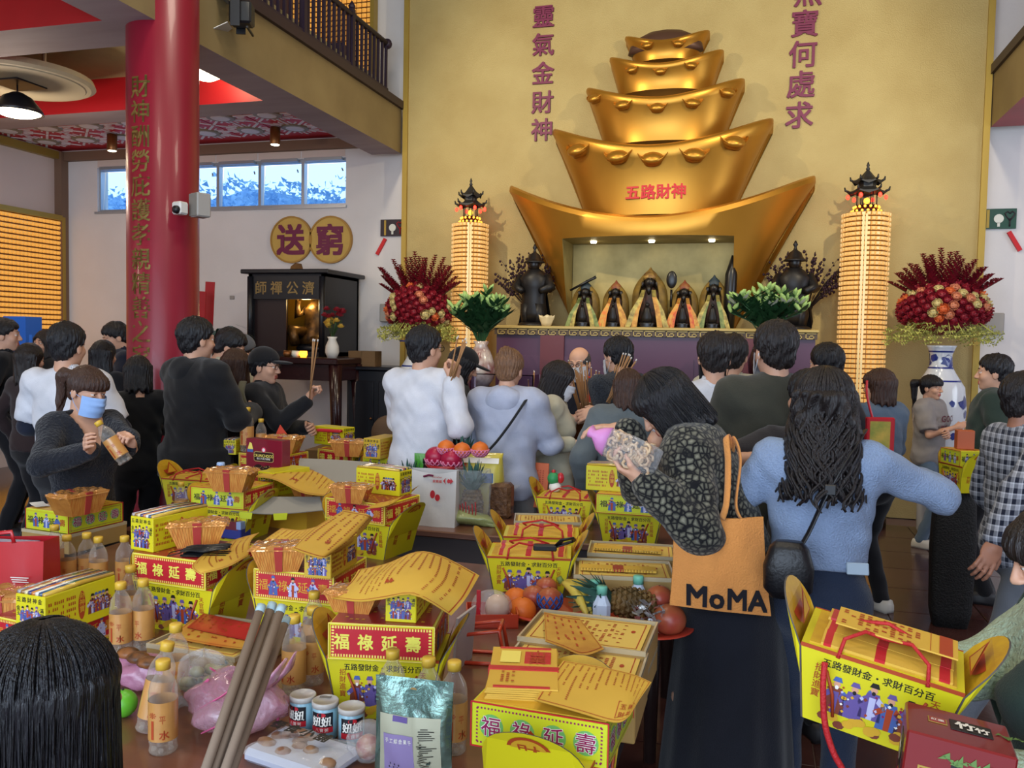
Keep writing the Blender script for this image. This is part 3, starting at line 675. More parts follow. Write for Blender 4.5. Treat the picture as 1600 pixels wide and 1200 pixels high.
# lantern towers
M_tl = mat('tower_lamp', 'd8b478', .35, .1, emit='ffbe60', estr=.32, coat=.3)
M_red_glow = mat('red_lantern_glow', 'ff3020', .4, emit='ff2a1c', estr=7)
M_amber = mat('amber_bulb', 'ffb050', .4, emit='ff9a28', estr=3.5)
M_roof = mat('pagoda_roof', '22201f', .5)
M_tower_hl = mat('tower_highlight', 'd8bc80', .25, emit='ffd890', estr=.18)
def tower(px, py, pyt, wpx, lb):
    Yt = 9.08; p = ay(px, py, Yt); d = float(np.dot(CM[2], np.array([p.x, Yt, p.z])-CAM)); rad = wpx/2/FPX*d*.94
    t = thing('lantern_tower', lb, 'lamp tower', (p.x, Yt, 0))
    H = p.z
    b = MB(); b.lathe([(rad+.08, 0), (rad+.08, .1), (rad+.02, .14), (rad+.02, .30)], 24); b.build('base', M_lacquer, t)
    b = MB(); b.lathe([(rad-.012, .3), (rad-.012, H)], 28); b.build('core', M_lampcore, t)  # dark brown core puts the shade between lamp rows into colour
    rows = int((H-.32)/.0475); nn = 30; b = MB()
    for j in range(rows):
        z = H-.024-j*.0475
        for k in range(nn):
            a = 2*PI*(k+.5)/nn; ca, sa = math.cos(a), math.sin(a); hw = PI*rad/nn*.86
            def P(r, s, zz): return (r*ca-s*sa, r*sa+s*ca, zz)
            b.add([P(rad-.012, -hw, z-.017), P(rad-.012, hw, z-.017), P(rad-.012, hw, z+.021), P(rad-.012, -hw, z+.021),
                   P(rad+.012, -hw*.7, z-.012), P(rad+.012, hw*.7, z-.012), P(rad+.014, hw*.75, z+.014), P(rad+.014, -hw*.75, z+.014)],
                  [(4, 5, 6, 7), (0, 1, 5, 4), (1, 2, 6, 5), (2, 3, 7, 6), (3, 0, 4, 7)])
    stuff(b.build('votive_lamps', M_tl, t))
    b = MB(); th = math.atan2(-Yt, -p.x)
    for k in range(-1, 1):
        a = th+.12*k+.03; b.T = Matrix.Rotation(a, 4, 'Z'); b.box(rad+.012, rad+.015, -.010, .010, .35, H-.03)
    b.T = None; b.build('highlight_strip', M_tower_hl, t)  # pale glowing strips facing the camera paint the tower's bright central highlight
    b = MB(); b.lathe([(rad*.62, 0), (rad*.62, .03), (rad*.52, .04), (rad*.52, .075)], 24, 0, (0, 0, H)); b.build('crown_tiers', M_lacquer, t)
    b = MB()
    for r_, z_, n_ in ((rad*.63, .018, 16), (rad*.54, .06, 14)):
        for k in range(n_): b.ball((r_*math.cos(2*PI*k/n_), r_*math.sin(2*PI*k/n_), H+z_), .013, 0, 6, 4)
    stuff(b.build('amber_bulbs', M_amber, t))
    zb = H+.075
    for k in range(6):
        b = MB(); b.tube([(rad*.42*math.cos(k*PI/3), rad*.42*math.sin(k*PI/3), zb), (rad*.42*math.cos(k*PI/3), rad*.42*math.sin(k*PI/3), zb+.13)], .006, 5); b.build('pavilion_post', M_roof, t)
    def roof(z, ro, ri, h, nm):
        b = MB(); rings = []
        for f, up in ((1.0, 1), (.72, .5), (.45, .1), (0, 0)):
            ring = []
            for k in range(12):
                a = k*PI/6; corner = k % 2 == 0
                r_ = (ri+(ro-ri)*f)*(1 if corner else .87)
                ring.append((r_*math.cos(a), r_*math.sin(a), z+h*(1-f)**1.4+(.03*up if corner else 0)))
            rings.append(ring)
        b.loft([[(x, y, zz-.015) for x, y, zz in rings[0]]]+rings, 0, True)
        for k in range(6):
            a = k*PI/3; b.tube([(ro*.9*math.cos(a), ro*.9*math.sin(a), z+.02), (ro*1.08*math.cos(a), ro*1.08*math.sin(a), z+.035), (ro*1.12*math.cos(a), ro*1.12*math.sin(a), z+.065)], [.012, .012, .006], 5)
        b.build(nm, M_roof, t)
    roof(zb+.12, rad*.86, rad*.40, .06, 'lower_roof'); 
    b = MB(); b.lathe([(rad*.38, zb+.17), (rad*.38, zb+.23)], 6, smooth=False); b.build('pavilion_wall', M_roof, t)
    roof(zb+.22, rad*.66, .012, .13, 'upper_roof')
    b = MB(); b.lathe([(.012, 0), (.02, .02), (.01, .04), (.016, .055), (.003, .09)], 8, 0, (0, 0, zb+.34)); b.build('finial', M_roof, t)
    for k in range(6):
        a = k*PI/3+.1; b = MB(); b.ball((rad*.82*math.cos(a), rad*.82*math.sin(a), zb+.085), (.018, .018, .024), 0, 8, 6); b.build('red_lantern', M_red_glow, t)
    b = MB(); b.ball((.0, 0, zb+.05), (.03, .03, .03), 0, 8, 6); b.build('pavilion_light', M_amber, t)
tower(735, 350, 0, 58, 'cylindrical tower of golden votive lamps left of the ingots')
tower(1353.5, 334, 0, 73, 'cylindrical tower of golden votive lamps right of the ingots')

# flowers
M_stem = mat('flower_stem', '2e4a22', .6); M_fred = mat('flower_red', '6a0a1c', .55, col2='8f1426', vscale=30)
M_rosew = mat('rose_cream', 'c0ae74', .6); M_roseo = mat('rose_orange', 'c86030', .6); M_rosep = mat('rose_salmon', 'c07858', .6)
M_orch = mat('orchid_yellow_green', '9a9a48', .6, col2='b6b45c', vscale=30); M_lily = mat('lily_leaf', '2f5a32', .55, col2='1f4024', vscale=14); M_bud = mat('lily_bud', '8aa860', .5); M_lilyw = mat('lily_white', 'e6e2c8', .5)
def rose_mesh(b, c, r, mi=0):
    for k, (rr_, n_) in enumerate(((1, 6), (.72, 5), (.42, 4))):
        for i in range(n_):
            a = 2*PI*i/n_+k*.5
            p = Vector((math.cos(a)*r*rr_*.62, math.sin(a)*r*rr_*.62, 0)); t_ = Vector((-math.sin(a), math.cos(a), 0))
            q = [p-t_*r*.42*rr_+Vector((0, 0, -.1*r)), p+t_*r*.42*rr_+Vector((0, 0, -.1*r)), p*1.45+t_*r*.4*rr_+Vector((0, 0, r*(.35+.25*k))), p*1.6+Vector((0, 0, r*(.42+.27*k))), p*1.45-t_*r*.4*rr_+Vector((0, 0, r*(.35+.25*k)))]
            b.add([tuple(Vector(c)+x) for x in q], [(0, 1, 2, 3, 4)], mi, True)
    b.ball((c[0], c[1], c[2]+r*.2), (r*.7, r*.7, r*.45), mi, 8, 5)
def arrangement(px, lb, vlb, py_top, wpx, seed):
    rr = random.Random(seed); Yf = 8.75
    top = ay(px, py_top, Yf); x = top.x; zv = ay(px, 540, Yf).z
    t = thing('vase', vlb, 'vase', (x, Yf, 0))
    M_blue = mat('porcelain_blue', 'c8ccd4', .15, col2='c8ccd4', coat=.4); M_bl = mat('cobalt_paint', '26347a', .25, coat=.3)
    b = MB(); prof = [(.13, .0), (.15, .05), (.16, .4), (.21, .9), (.23, 1.2), (.21, 1.40), (.13, 1.53), (.095, 1.6), (.095, 1.7), (.12, zv-.02), (.13, zv), (.10, zv-.01)]
    b.lathe(prof, 28); b.build('body', M_blue, t)
    def rad(z):
        for (r0, z0), (r1, z1) in zip(prof, prof[1:]):
            if z0 <= z <= z1: return r0+(r1-r0)*(z-z0)/(z1-z0)
        return .2
    b = MB()
    for k in range(60):
        z = rr.choice((1.0, 1.05, 1.15, 1.22, 1.3, 1.36, .7, .6, 1.62, 1.66))+rr.uniform(-.05, .05); a = rr.uniform(0, 6.28); s = rr.uniform(.025, .06)
        b.T = None; n_ = 7
        pts = [(s*rr.uniform(.6, 1.2)*math.cos(2*PI*i/n_), s*rr.uniform(.6, 1.2)*math.sin(2*PI*i/n_)) for i in range(n_)]
        b.add([((rad(z+v)+.003)*math.cos(a+u/rad(z+v)), (rad(z+v)+.003)*math.sin(a+u/rad(z+v)), z+v) for u, v in pts], [tuple(range(n_))])
    for z in (.42, 1.45, 1.57, 1.72): b.lathe([(rad(z)+.003, z), (rad(z+.015)+.003, z+.015)], 28, 0, cap=False)
    stuff(b.build('blue_painting', M_bl, t))
    f = thing('flower_arrangement', lb, 'flowers', (x, Yf, zv))
    S = wpx/128
    H = top.z-zv; zb = H*.30
    # orchid skirt
    b = MB()
    for k in range(900):
        a = rr.uniform(0, 6.28); r_ = rr.uniform(.1, .50)*S; z = H*.26-.34*r_/S+rr.uniform(-.07, .09)
        c = (r_*math.cos(a), r_*math.sin(a)*.75, z); s = rr.uniform(.015, .028)
        e = rr.uniform(0, 6.28)
        for q in range(3):
            g = e+q*2.1; b.add([c, (c[0]+s*math.cos(g), c[1]+s*math.sin(g)*.6, c[2]+s*.5*math.sin(g*2)), (c[0]+s*math.cos(g+.9), c[1]-s*.7, c[2]+s*math.sin(g+.9))], [(0, 1, 2)])
    for k in range(26):
        a = rr.uniform(0, 6.28); r_ = rr.uniform(.3, .5)*S
        b.tube([(0, 0, zb*.5), (r_*.6*math.cos(a), r_*.5*math.sin(a), zb*.9), (r_*math.cos(a), r_*.75*math.sin(a), zb-.16)], .004, 4)
    stuff(b.build('orchid_skirt', M_orch, f))
    b = MB(); b.ball((0, 0, H*.37), (.33*S, .28*S, H*.26), 0, 16, 10); b.build('foam_core', M_fred, f)
    # packed carnations and roses
    meshes = []
    for m in (M_fred, M_rosew, M_roseo, M_rosep):
        mb = MB(); rose_mesh(mb, (0, 0, 0), .05); o = mb.build('rose', m, f); meshes.append(o)
    first = set()
    for k in range(150):
        ph = math.acos(1-2*(k+.5)/150*.72); a = k*2.39996
        dirv = Vector((math.sin(ph)*math.cos(a), math.sin(ph)*math.sin(a), math.cos(ph)))
        if dirv.y > .45: continue
        kind = 0 if rr.random() < .66 else rr.choice((1, 1, 2, 3))
        o = meshes[kind]
        if kind in first: o = bpy.data.objects.new('rose', o.data); COL.objects.link(o); o.parent = f
        first.add(kind)
        o.location = (dirv.x*.37*S, dirv.y*.31*S, H*.37+dirv.z*H*.27); o.scale = [rr.uniform(.8, 1.15)*(1 if kind else .95)]*3
        o.rotation_euler = dirv.to_track_quat('Z', 'Y').to_euler()
    # gladiolus spikes
    for k in range(24):
        a = -1.05+2.1*k/23+rr.uniform(-.05, .05); L_ = H*(.60-.09*abs(a))*rr.uniform(.85, 1.02); dy = rr.uniform(-.12, .12)
        b = MB(); tip = Vector((math.sin(a)*L_*.95, dy, math.cos(a)*L_)); o0 = Vector((math.sin(a)*.12, dy*.5, H*.42))
        b.tube([o0, o0+tip], [.006, .003], 4, 1)
        for j in range(22):
            f_ = .10+j*.041; c = o0+tip*f_; s = .047*(1.15-f_*.70)
            for q in range(5):
                g = q*1.257+j*.8; b.add([tuple(c), tuple(c+Vector((s*math.cos(g)*1.3, s*math.sin(g)*1.3, s*.9))), tuple(c+Vector((s*math.cos(g+.9)*1.3, s*math.sin(g+.9)*1.3, s*.7)))], [(0, 1, 2)])
        b.build('gladiolus_spike', [M_fred, M_stem], f)
arrangement(655, 'tall red gladiolus and rose arrangement left of the left lantern tower', 'blue and white floor vase behind the man in white', 393, 118, 5)
arrangement(1478, 'tall red gladiolus and rose arrangement right of the right lantern tower', 'blue and white floor vase behind the girl in grey T-shirt', 390, 128, 9)
def lilies(px, py_b, py_t, wpx, Yl, lb, vlb, white, seed, vase_m):
    rr = random.Random(seed); p = ay(px, py_b, Yl); top = ay(px, py_t, Yl)
    H = top.z-p.z; w = wpx/2/FPX*Yl
    t = thing('vase', vlb, 'vase', (p.x, Yl, p.z-.42))
    b = MB(); b.lathe([(.08, 0), (.13, .08), (.14, .18), (.09, .32), (.055, .38), (.075, .42), (.05, .41)], 20); b.build('body', vase_m, t)
    b = MB(); b.lathe([(.11, -.02), (.11, 0), (.08, 0)], 16); b.lathe([(.04, -(p.z-.44)), (.04, -.02)], 10); b.lathe([(.13, -(p.z-.42)), (.13, -(p.z-.45))], 14); b.build('stand', M_lacquer, t)
    f = thing('lily_bouquet', lb, 'flowers', (p.x, Yl, p.z-.02))
    for k in range(24):
        a = -1.05+2.1*k/23+rr.uniform(-.1, .1); L_ = H*rr.uniform(.5, 1.08); dy = rr.uniform(-.25, .2)
        tip = Vector((math.sin(a)*w*1.05, dy*w, H*.35+math.cos(a)*L_*.62)); b = MB()
        b.tube([(0, 0, -.05), (tip.x*.4, tip.y*.4, tip.z*.6), tip], .006, 5, 0)
        for j in range(16):
            q = .25+j*.048; c = Vector((tip.x*q*q**.3, tip.y*q, tip.z*(q**.8))); g = rr.uniform(0, 6.28); l = .14*rr.uniform(.7, 1.1)
            d_ = Vector((math.cos(g), math.sin(g), .55)); n_ = Vector((-math.sin(g), math.cos(g), 0))*.015
            b.add([tuple(c-n_), tuple(c+n_), tuple(c+d_*l*.5+n_*1.6), tuple(c+d_*l), tuple(c+d_*l*.5-n_*1.6)], [(0, 1, 2, 3, 4)], 0)
        nb = 3 if k % 2 else 2
        for j in range(nb):
            g = rr.uniform(0, 6.28); d_ = Vector((math.cos(g)*.7, math.sin(g)*.7, .8)).normalized()
            b.tube([tip, tip+d_*.03, tip+d_*.08, tip+d_*.115], [.006, .017, .02, .004], 6, 1)
        if white and k % 4 == 1:
            for q in range(6):
                g = q*PI/3; d_ = Vector((math.cos(g), math.sin(g)*.6-.5, .6)); n_ = Vector((-math.sin(g), math.cos(g), 0))*.02
                b.add([tuple(tip-n_*.3), tuple(tip+n_*.3), tuple(tip+d_*.05+n_), tuple(tip+d_*.10), tuple(tip+d_*.05-n_)], [(0, 1, 2, 3, 4)], 2)
        b.build('lily_stem', [M_lily, M_bud, M_lilyw], f)
M_redwhite = mat('red_white_glaze', 'c8c0b8', .2, col2='6a1a1a', vscale=9, coat=.3)
lilies(752, 533, 452, 100, 7.6, 'green lily bouquet in front of the left lantern tower', 'red and white glazed vase holding lilies', False, 3, M_redwhite)
lilies(1196, 520, 452, 108, 7.6, 'lily bouquet with pale buds right of the deity niche', 'dark vase of lilies behind the man in olive', True, 4, M_lacquer)

# shrine cabinet on the left with a seated figure
pA = ay(388, 560, 8.75); pB = ay(507, 560, 8.75); zt = ay(388, 424, 8.75).z; zb = ay(440, 556, 8.7).z
cx = (pA.x+pB.x)/2; hw = (pB.x-pA.x)/2
t = thing('shrine_cabinet', 'black wooden shrine cabinet with a gold interior below the gold discs', 'shrine', (cx, 8.75, zb))
h = zt-zb; D = .85
b = MB(); b.box(-hw, -hw+.05, 0, D, 0, h-.03); b.box(hw-.05, hw, 0, D, 0, h-.03); b.box(-hw, hw, D-.04, D, 0, h-.03); b.box(-hw, hw, 0, D, 0, .05); b.box(-hw, hw, 0, D, h-.06, h-.03); b.build('carcass', M_blackwood, t)
b = MB(); b.bbox(-hw-.07, hw+.07, -.07, D+.04, h-.03, h+.02, .01); b.build('cornice', M_blackwood, t)
b = MB(); b.box(-hw+.05, hw-.05, 0, .04, h-.32, h-.06); b.build('name_board', M_blackwood, t)
b = MB(); b.text('師禪公濟', .0, h-.19, .16, 0, y=-.004, bold=.02, pitch=.205); b.build('board_characters', mat('board_gold', '8a7448', .4, .5), t)
for x in (-hw+.03, hw-.03):
    b = MB(); b.lathe([(.035, 0), (.035, h-.06)], 12); o = b.build('corner_post', M_blackwood, t); o.location = (x, -.01, 0)
b = MB(); b.box(-hw+.05, -.03, .05, .075, .05, h-.32); b.build('sliding_door', mat('shrine_door', '2a1c1c', .35), t)
b = MB(); b.box(-hw+.05, hw-.05, D-.06, D-.04, .05, h-.06); b.build('gold_lining', mat('shrine_gold', 'c8902c', .45, .4), t)
lamp('shrine_lamp', 'POINT', (cx+.15, 8.95, zb+h-.36), None, 9, (1.0, .72, .28), .05)
# seated monk figure with a torn fan
M_monk = mat('gilded_monk', '6a4a22', .35, .6, col2='2a1c10', vscale=14)
f = thing('monk_statue', 'dark gilded seated monk statue raising a torn fan in the shrine', 'statue', (cx+.22, 9.1, zb+.05))
b = MB(); b.lathe([(.24, 0), (.27, .04), (.22, .09)], 18, 0, sy=.8); b.build('plinth', M_blackwood, f)
b = MB(); b.lathe([(.26, .09), (.24, .16), (.17, .3), (.16, .42), (.18, .5), (.1, .58), (.05, .62)], 18, 0, (0, 0, 0), 1, .75)
b.tube([(-.15, 0, .5), (-.25, -.05, .42), (-.22, -.08, .6)], [.055, .05, .035], 8); b.tube([(.15, 0, .5), (.24, -.06, .36), (.14, -.16, .28)], [.055, .05, .04], 8)
b.tube([(-.1, -.05, .2), (-.22, -.22, .24), (-.16, -.24, .08)], [.09, .08, .06], 8); b.tube([(.1, -.05, .14), (.24, -.2, .14), (.05, -.26, .12)], [.09, .08, .06], 8)
b.build('robed_body', M_monk, f)
b = MB(); b.ball((0, -.02, .69), (.075, .085, .095)); b.build('head', M_monk, f)
b = MB(); b.lathe([(.085, .74), (.09, .78), (.075, .86), (.07, .9)], 12, 0, (0, -.01, 0), 1, .6); b.build('monk_hat', M_monk, f)
b = MB(); b.tube([(-.22, -.09, .58), (-.24, -.09, .74)], .012, 6)
b.prism([(-.26, .72), (-.36, .86), (-.38, .95), (-.33, .93), (-.31, 1.0), (-.25, 1.04), (-.18, 1.03), (-.15, .94), (-.16, .82), (-.21, .73)], -.10, -.08); b.build('torn_fan', M_monk, f)
# altar desk in front with its things
zd = zb
t = thing('altar_desk', 'dark lacquered altar desk with curled ends in front of the shrine', 'desk', (cx+.18, 8.55, 0))
b = MB(); b.bbox(-hw-.12, hw+.30, -.42, .22, zd-.07, zd, .012); b.build('desktop', M_lacquer, t)
b = MB(); b.box(-hw-.06, hw+.28, -.38, .18, zd-.24, zd-.07); b.build('apron', M_lacquer, t)
for sx in (-hw-.02, hw+.24):
    for sy in (-.34, .14):
        b = MB(); b.tube([(sx, sy, zd-.07), (sx*1.02, sy, zd*.55), (sx*.98, sy, .25), (sx*1.05, sy-.03, 0)], [.075, .06, .05, .06], 8); b.build('leg', M_lacquer, t)
b = MB(); b.lathe([(.05, 0), (.075, .06), (.07, .13), (.04, .2), (.055, .23)], 14); o = b.build('flower_pot', M_wplas); 
q = ay(519, 545, 8.35); o.location = (q.x, 8.35, zd); tag(o, 'small white pot of flowers at the right end of the altar desk', 'pot')
f = thing('small_bouquet', 'small yellow and dark red bouquet beside the shrine', 'flowers', (q.x, 8.35, zd+.21)); rr = random.Random(2)
mm = None
for k in range(22):
    m = M_fred if k % 2 else mat('rose_yellow', 'c09a3a', .6)
    b = MB(); rose_mesh(b, (0, 0, 0), .04); o = b.build('bloom', m, f); a = rr.uniform(0, 6.28); r_ = rr.uniform(.02, .13); o.location = (r_*math.cos(a), r_*math.sin(a), .10+(.16 if k % 2 else .05)+rr.uniform(-.03, .06))
b = MB()
for k in range(10): b.tube([(0, 0, 0), (rr.uniform(-.1, .1), rr.uniform(-.1, .1), .2)], .005, 4)
b.build('stems', M_stem, f)
for k, (px, lb, m) in enumerate(((462, 'pale candle cup on the altar desk, leftmost', M_pale), (474, 'small lit red candle cup on the altar desk', M_amber), (449, 'small brass incense cup on the altar desk', M_brass))):
    q = ay(px, 550, 8.3); b = MB(); b.lathe([(.03, 0), (.045, .03), (.04, .07), (.03, .06)], 12); o = b.build('candle_cup', m); o.location = (q.x, 8.3, zd); tag(o, lb, 'cup')
# low dark cabinet right of the desk, box and cloth on it
pc = ay(603, 575, 8.9); zc_ = ay(590, 572, 8.9).z
t = thing('low_cabinet', 'low black cabinet along the white wall right of the altar desk', 'cabinet', (pc.x, 8.9, 0))
b = MB(); b.bbox(-.36, .36, -.25, .35, 0, zc_-.04, .01); b.build('body', M_blackwood, t); b = MB(); b.bbox(-.4, .4, -.29, .36, zc_-.04, zc_, .008); b.build('top', M_blackwood, t)
for s in (-1, 1): b = MB(); b.bbox(s*.18-.15, s*.18+.15, -.268, -.25, .12, zc_-.16, .008); d = b.build('door', M_blackwood, t); b = MB(); b.ball((s*.05, -.28, zc_*.6), .014, 0, 8, 6); b.build('knob', M_brass, d)
M_card = mat('cardboard', '6e5436', .8, var=.1)
q = ay(570, 565, 8.75); b = MB(); b.box(-.16, .16, -.09, .09, 0, .17); b.box(-.16, .0, -.095, -.09, .1, .17); o = b.build('cardboard_box', M_card); o.location = (q.x-.02, 8.8, zc_); tag(o, 'small brown cardboard box on the low black cabinet', 'box')
q = ay(608, 630, 7.4); t = thing('cardboard_carton', 'large brown carton on the floor behind the offering boxes', 'box', (q.x-.25, 7.3, 0), R(8))
b = MB(); b.box(-.42, .42, -.3, .3, 0, .72); b.build('carton', M_card, t); b = MB(); b.box(-.03, .03, -.303, .303, 0, .722); b.build('tape', mat('packing_tape', '8a6f4a', .3), t)
b = MB(); b.T = TM((0, 0, .16), rx=R(80)); b.lathe([(.14, -.03), (.16, 0), (.14, .03), (.05, .035)], 24); b.T = None; b.box(-.03, .03, -.03, .03, .0, .05); b.lathe([(.09, -.002), (.09, .012)], 16)
o = b.build('round_stool', mat('wood_round', '5a4636', .6)); o.location = (q.x+.05, 7.25, .722); tag(o, 'round brown wooden stand on the large carton', 'stand')
# orchids and red paper by the column
q = ay(338, 505, 7.4); t = thing('potted_palm', 'dark green potted plant with long leaves right of the red column', 'plant', (q.x, 7.4, 0)); rr = random.Random(8)
b = MB(); b.lathe([(.16, 0), (.2, .1), (.22, .5), (.24, .55), (.2, .54)], 16); b.build('pot', M_lacquer, t)
b = MB(); b.lathe([(.05, .5), (.04, q.z-.15)], 8); b.build('trunk', M_twig, t)
for k in range(34):
    a = rr.uniform(0, 6.28); l = rr.uniform(.25, .48); z0 = q.z-.2+rr.uniform(-.05, .1); n_ = Vector((-math.sin(a), math.cos(a), 0))*.022
    d_ = Vector((math.cos(a), math.sin(a), 0)); b = MB()
    P = [Vector((0, 0, z0))+d_*(l*s)+Vector((0, 0, l*(1.1*s-1.0*s*s))) for s in (0, .3, .6, .85, 1)]
    wd = (.5, 1, 1, .6, .05); b.add([tuple(p+n_*w_*e) for p, w_ in zip(P, wd) for e in (-1, 1)], [(2*i, 2*i+1, 2*i+3, 2*i+2) for i in range(4)], 0, True); b.build('leaf', mat('palm_leaf', '2c4a34', .5, col2='20382a', vscale=5), t)
for px, py, lb, w_, h_ in ((327, 475, 'tall red paper card standing by the column, right one', .065, .21), (314, 482, 'patterned red card standing by the column, left one', .06, .16)):
    q = ay(px, py, 7.05 if px > 320 else 6.9); b = MB(); b.T = TM(ry=R(3)); b.box(-w_/1.3, w_/1.3, -.004, .004, -h_, h_); b.T = None; b.tube([(0, 0, -h_), (0, 0, -q.z+.02)], .006, 5); o = b.build('red_card', M_red); o.location = q; tag(o, lb, 'card')
# ================================================================ TABLES AND OFFERINGS
M_table = mat('table_wood', '6e4634', .28, var=.18, vscale=3, vstretch=(1, 6, 1), coat=.25)
M_tdark = mat('table_dark_edge', '2c1e1c', .4)
TZ = .75
def table(lb, x0, x1, y0, y1):
    t = thing('offering_table', lb, 'table', ((x0+x1)/2, (y0+y1)/2, 0)); w, d = (x1-x0)/2, (y1-y0)/2
    b = MB(); b.bbox(-w, w, -d, d, TZ-.035, TZ, .006); b.build('tabletop', M_table, t)
    b = MB(); b.box(-w+.03, w-.03, -d+.03, d-.03, TZ-.17, TZ-.035); b.build('apron', M_tdark, t)
    for sx in (-1, 1):
        for sy in (-1, 1):
            b = MB(); b.tube([(sx*(w-.07), sy*(d-.07), TZ-.04), (sx*(w-.07), sy*(d-.07), 0)], [.035, .026], 8); b.build('leg', M_tdark, t)
table('brown wooden offering table nearest the camera, crowded with yellow boxes', -2.9, -.30, 1.30, 3.60)
table('wooden offering table behind with the fruit and white paper bag', -1.93, -.30, 4.14, 4.74)
table('left rear wooden table stacked with offering boxes', -3.1, -1.95, 3.62, 4.85)
table('narrow wooden table at the very back left under the last boxes', -3.1, -2.45, 4.87, 5.75)

M_yel = mat('box_yellow', 'd0c41a', .38, coat=.2); M_yg = mat('box_yellow_green', 'c4cc26', .38, coat=.2); M_gold = mat('box_gold', 'd0a02a', .45)
M_bred = mat('box_red', 'b8202c', .38, coat=.2); M_bredd = mat('box_dark_red', '941a1e', .4, coat=.2); M_inner = mat('box_inner_gold', 'cda524', .45, col2='b88a20', vscale=20)
M_ink = mat('ink_black', '1c1a14', .5); M_inkr = mat('ink_red', 'a8401c', .5); M_inkp = mat('ink_purple', '8c1450', .5); M_inkw = mat('ink_white', 'e8e4da', .5); M_inkg = mat('ink_green', '6cb060', .5)
M_cream = mat('print_cream', 'ecd968', .45); M_fy = mat('print_gold_char', 'e2d85a', .4)
M_f1 = mat('print_violet', '62508e', .5); M_f2 = mat('print_blue', '46609e', .5); M_f3 = mat('print_skin', 'd09a78', .5); M_f4 = mat('print_brown', '7a3a28', .5); M_f5 = mat('print_pale', 'b8b8d8', .5)
M_paper = mat('joss_paper', 'd0a63c', .6, var=.06, vscale=6); M_paper2 = mat('joss_paper_light', 'd8b85a', .6)
M_rope = mat('red_cord', 'b01c20', .6, bump=.3, bscale=200); M_edge = mat('dark_card_edge', '4a4440', .7)
M_cello = mat('gold_cellophane', 'c88a40', .14, .15, col2='b07030', vscale=10, coat=.9, bump=.5, bscale=24)
M_cello2 = mat('cellophane_top', 'c89458', .10, .25, col2='b4783a', vscale=8, coat=1, bump=.7, bscale=16)
M_stick = mat('gold_sticks', 'c0702e', .4, .1, col2='d89a48', vscale=60, vstretch=(3, 3, .1), coat=.6)
PM = [M_ink, M_inkr, M_inkp, M_inkw, M_inkg, M_f1, M_f2, M_f3, M_f4, M_f5, M_cream, M_fy, M_gold, M_bred, M_yel]   # printing inks
INK, RED, PUR, WHT, GRN, V, BL, SK, BR, PA, CR, FY, GO, BRD, YE = range(15)
def ngon(b, x, z, rx, rz_, mi, y, n=10): b.add([(x+rx*math.cos(2*PI*k/n), y, z+rz_*math.sin(2*PI*k/n)) for k in range(n)], [tuple(range(n))], mi)
def figure(b, x, z, h, rr, y=-.0005, robe=None):
    # one small printed robed figure, feet at z
    r1 = robe if robe is not None else rr.choice((V, BL, BR, V)); r2 = rr.choice((PA, BL, V, RED))
    w = h*.26
    b.add([(x-w, y, z), (x+w, y, z), (x+w*.9, y, z+h*.35), (x+w*.55, y, z+h*.72), (x-w*.55, y, z+h*.72), (x-w*.9, y, z+h*.35)], [(0, 1, 2, 3, 4, 5)], r1)
    b.add([(x-w*.25, y-.0003, z), (x+w*.25, y-.0003, z), (x+w*.3, y-.0003, z+h*.6), (x-w*.3, y-.0003, z+h*.6)], [(0, 1, 2, 3)], r2)
    for s in (-1, 1): b.add([(x+s*w*.5, y-.0003, z+h*.66), (x+s*w*1.35, y-.0003, z+h*.46), (x+s*w*1.1, y-.0003, z+h*.33), (x+s*w*.35, y-.0003, z+h*.5)], [(0, 1, 2, 3)] if s < 0 else [(3, 2, 1, 0)], r1 if rr.random() < .5 else r2)
    ngon(b, x, z+h*.80, h*.085, h*.10, SK, y-.0004, 8); ngon(b, x, z+h*.72, h*.05, h*.06, INK if rr.random() < .5 else WHT, y-.0005, 6)
    b.add([(x-h*.12, y-.0005, z+h*.87), (x+h*.12, y-.0005, z+h*.87), (x+h*.07, y-.0005, z+h), (x-h*.07, y-.0005, z+h)], [(0, 1, 2, 3)], rr.choice((INK, V, BL)))
    for k in range(9):
        cx, cz, e = x+rr.uniform(-1.1, 1.1)*w, z+h*rr.uniform(.05, .8), h*rr.uniform(.03, .06)
        b.add([(cx-e, y-.0006-.00005*k, cz), (cx, y-.0006-.00005*k, cz-e), (cx+e, y-.0006-.00005*k, cz), (cx, y-.0006-.00005*k, cz+e)], [(0, 1, 2, 3)], rr.choice((PA, V, RED, GO, BL, WHT, PUR, BR)))
    ngon(b, x+w*.9*rr.choice((-1, 1)), z+h*.5, h*.05, h*.05, GO, y-.0006, 6)
def teeth(b, w, h, mi, y=-.0004, t=.007, n=None, vert=True):
    n = n or int(w/.0075)
    for i in range(n):
        x = -w/2+(i+.25)*w/n
        for z in (0, h-t): b.add([(x, y, z), (x+w/n*.5, y, z), (x+w/n*.5, y, z+t), (x, y, z+t)], [(0, 1, 2, 3)], mi)
    if vert:
        m = int(h/.0075)
        for i in range(m):
            z = (i+.25)*h/m
            for x in (-w/2, w/2-t): b.add([(x, y, z), (x+t, y, z), (x+t, y, z+h/m*.5), (x, y, z+h/m*.5)], [(0, 1, 2, 3)], mi)
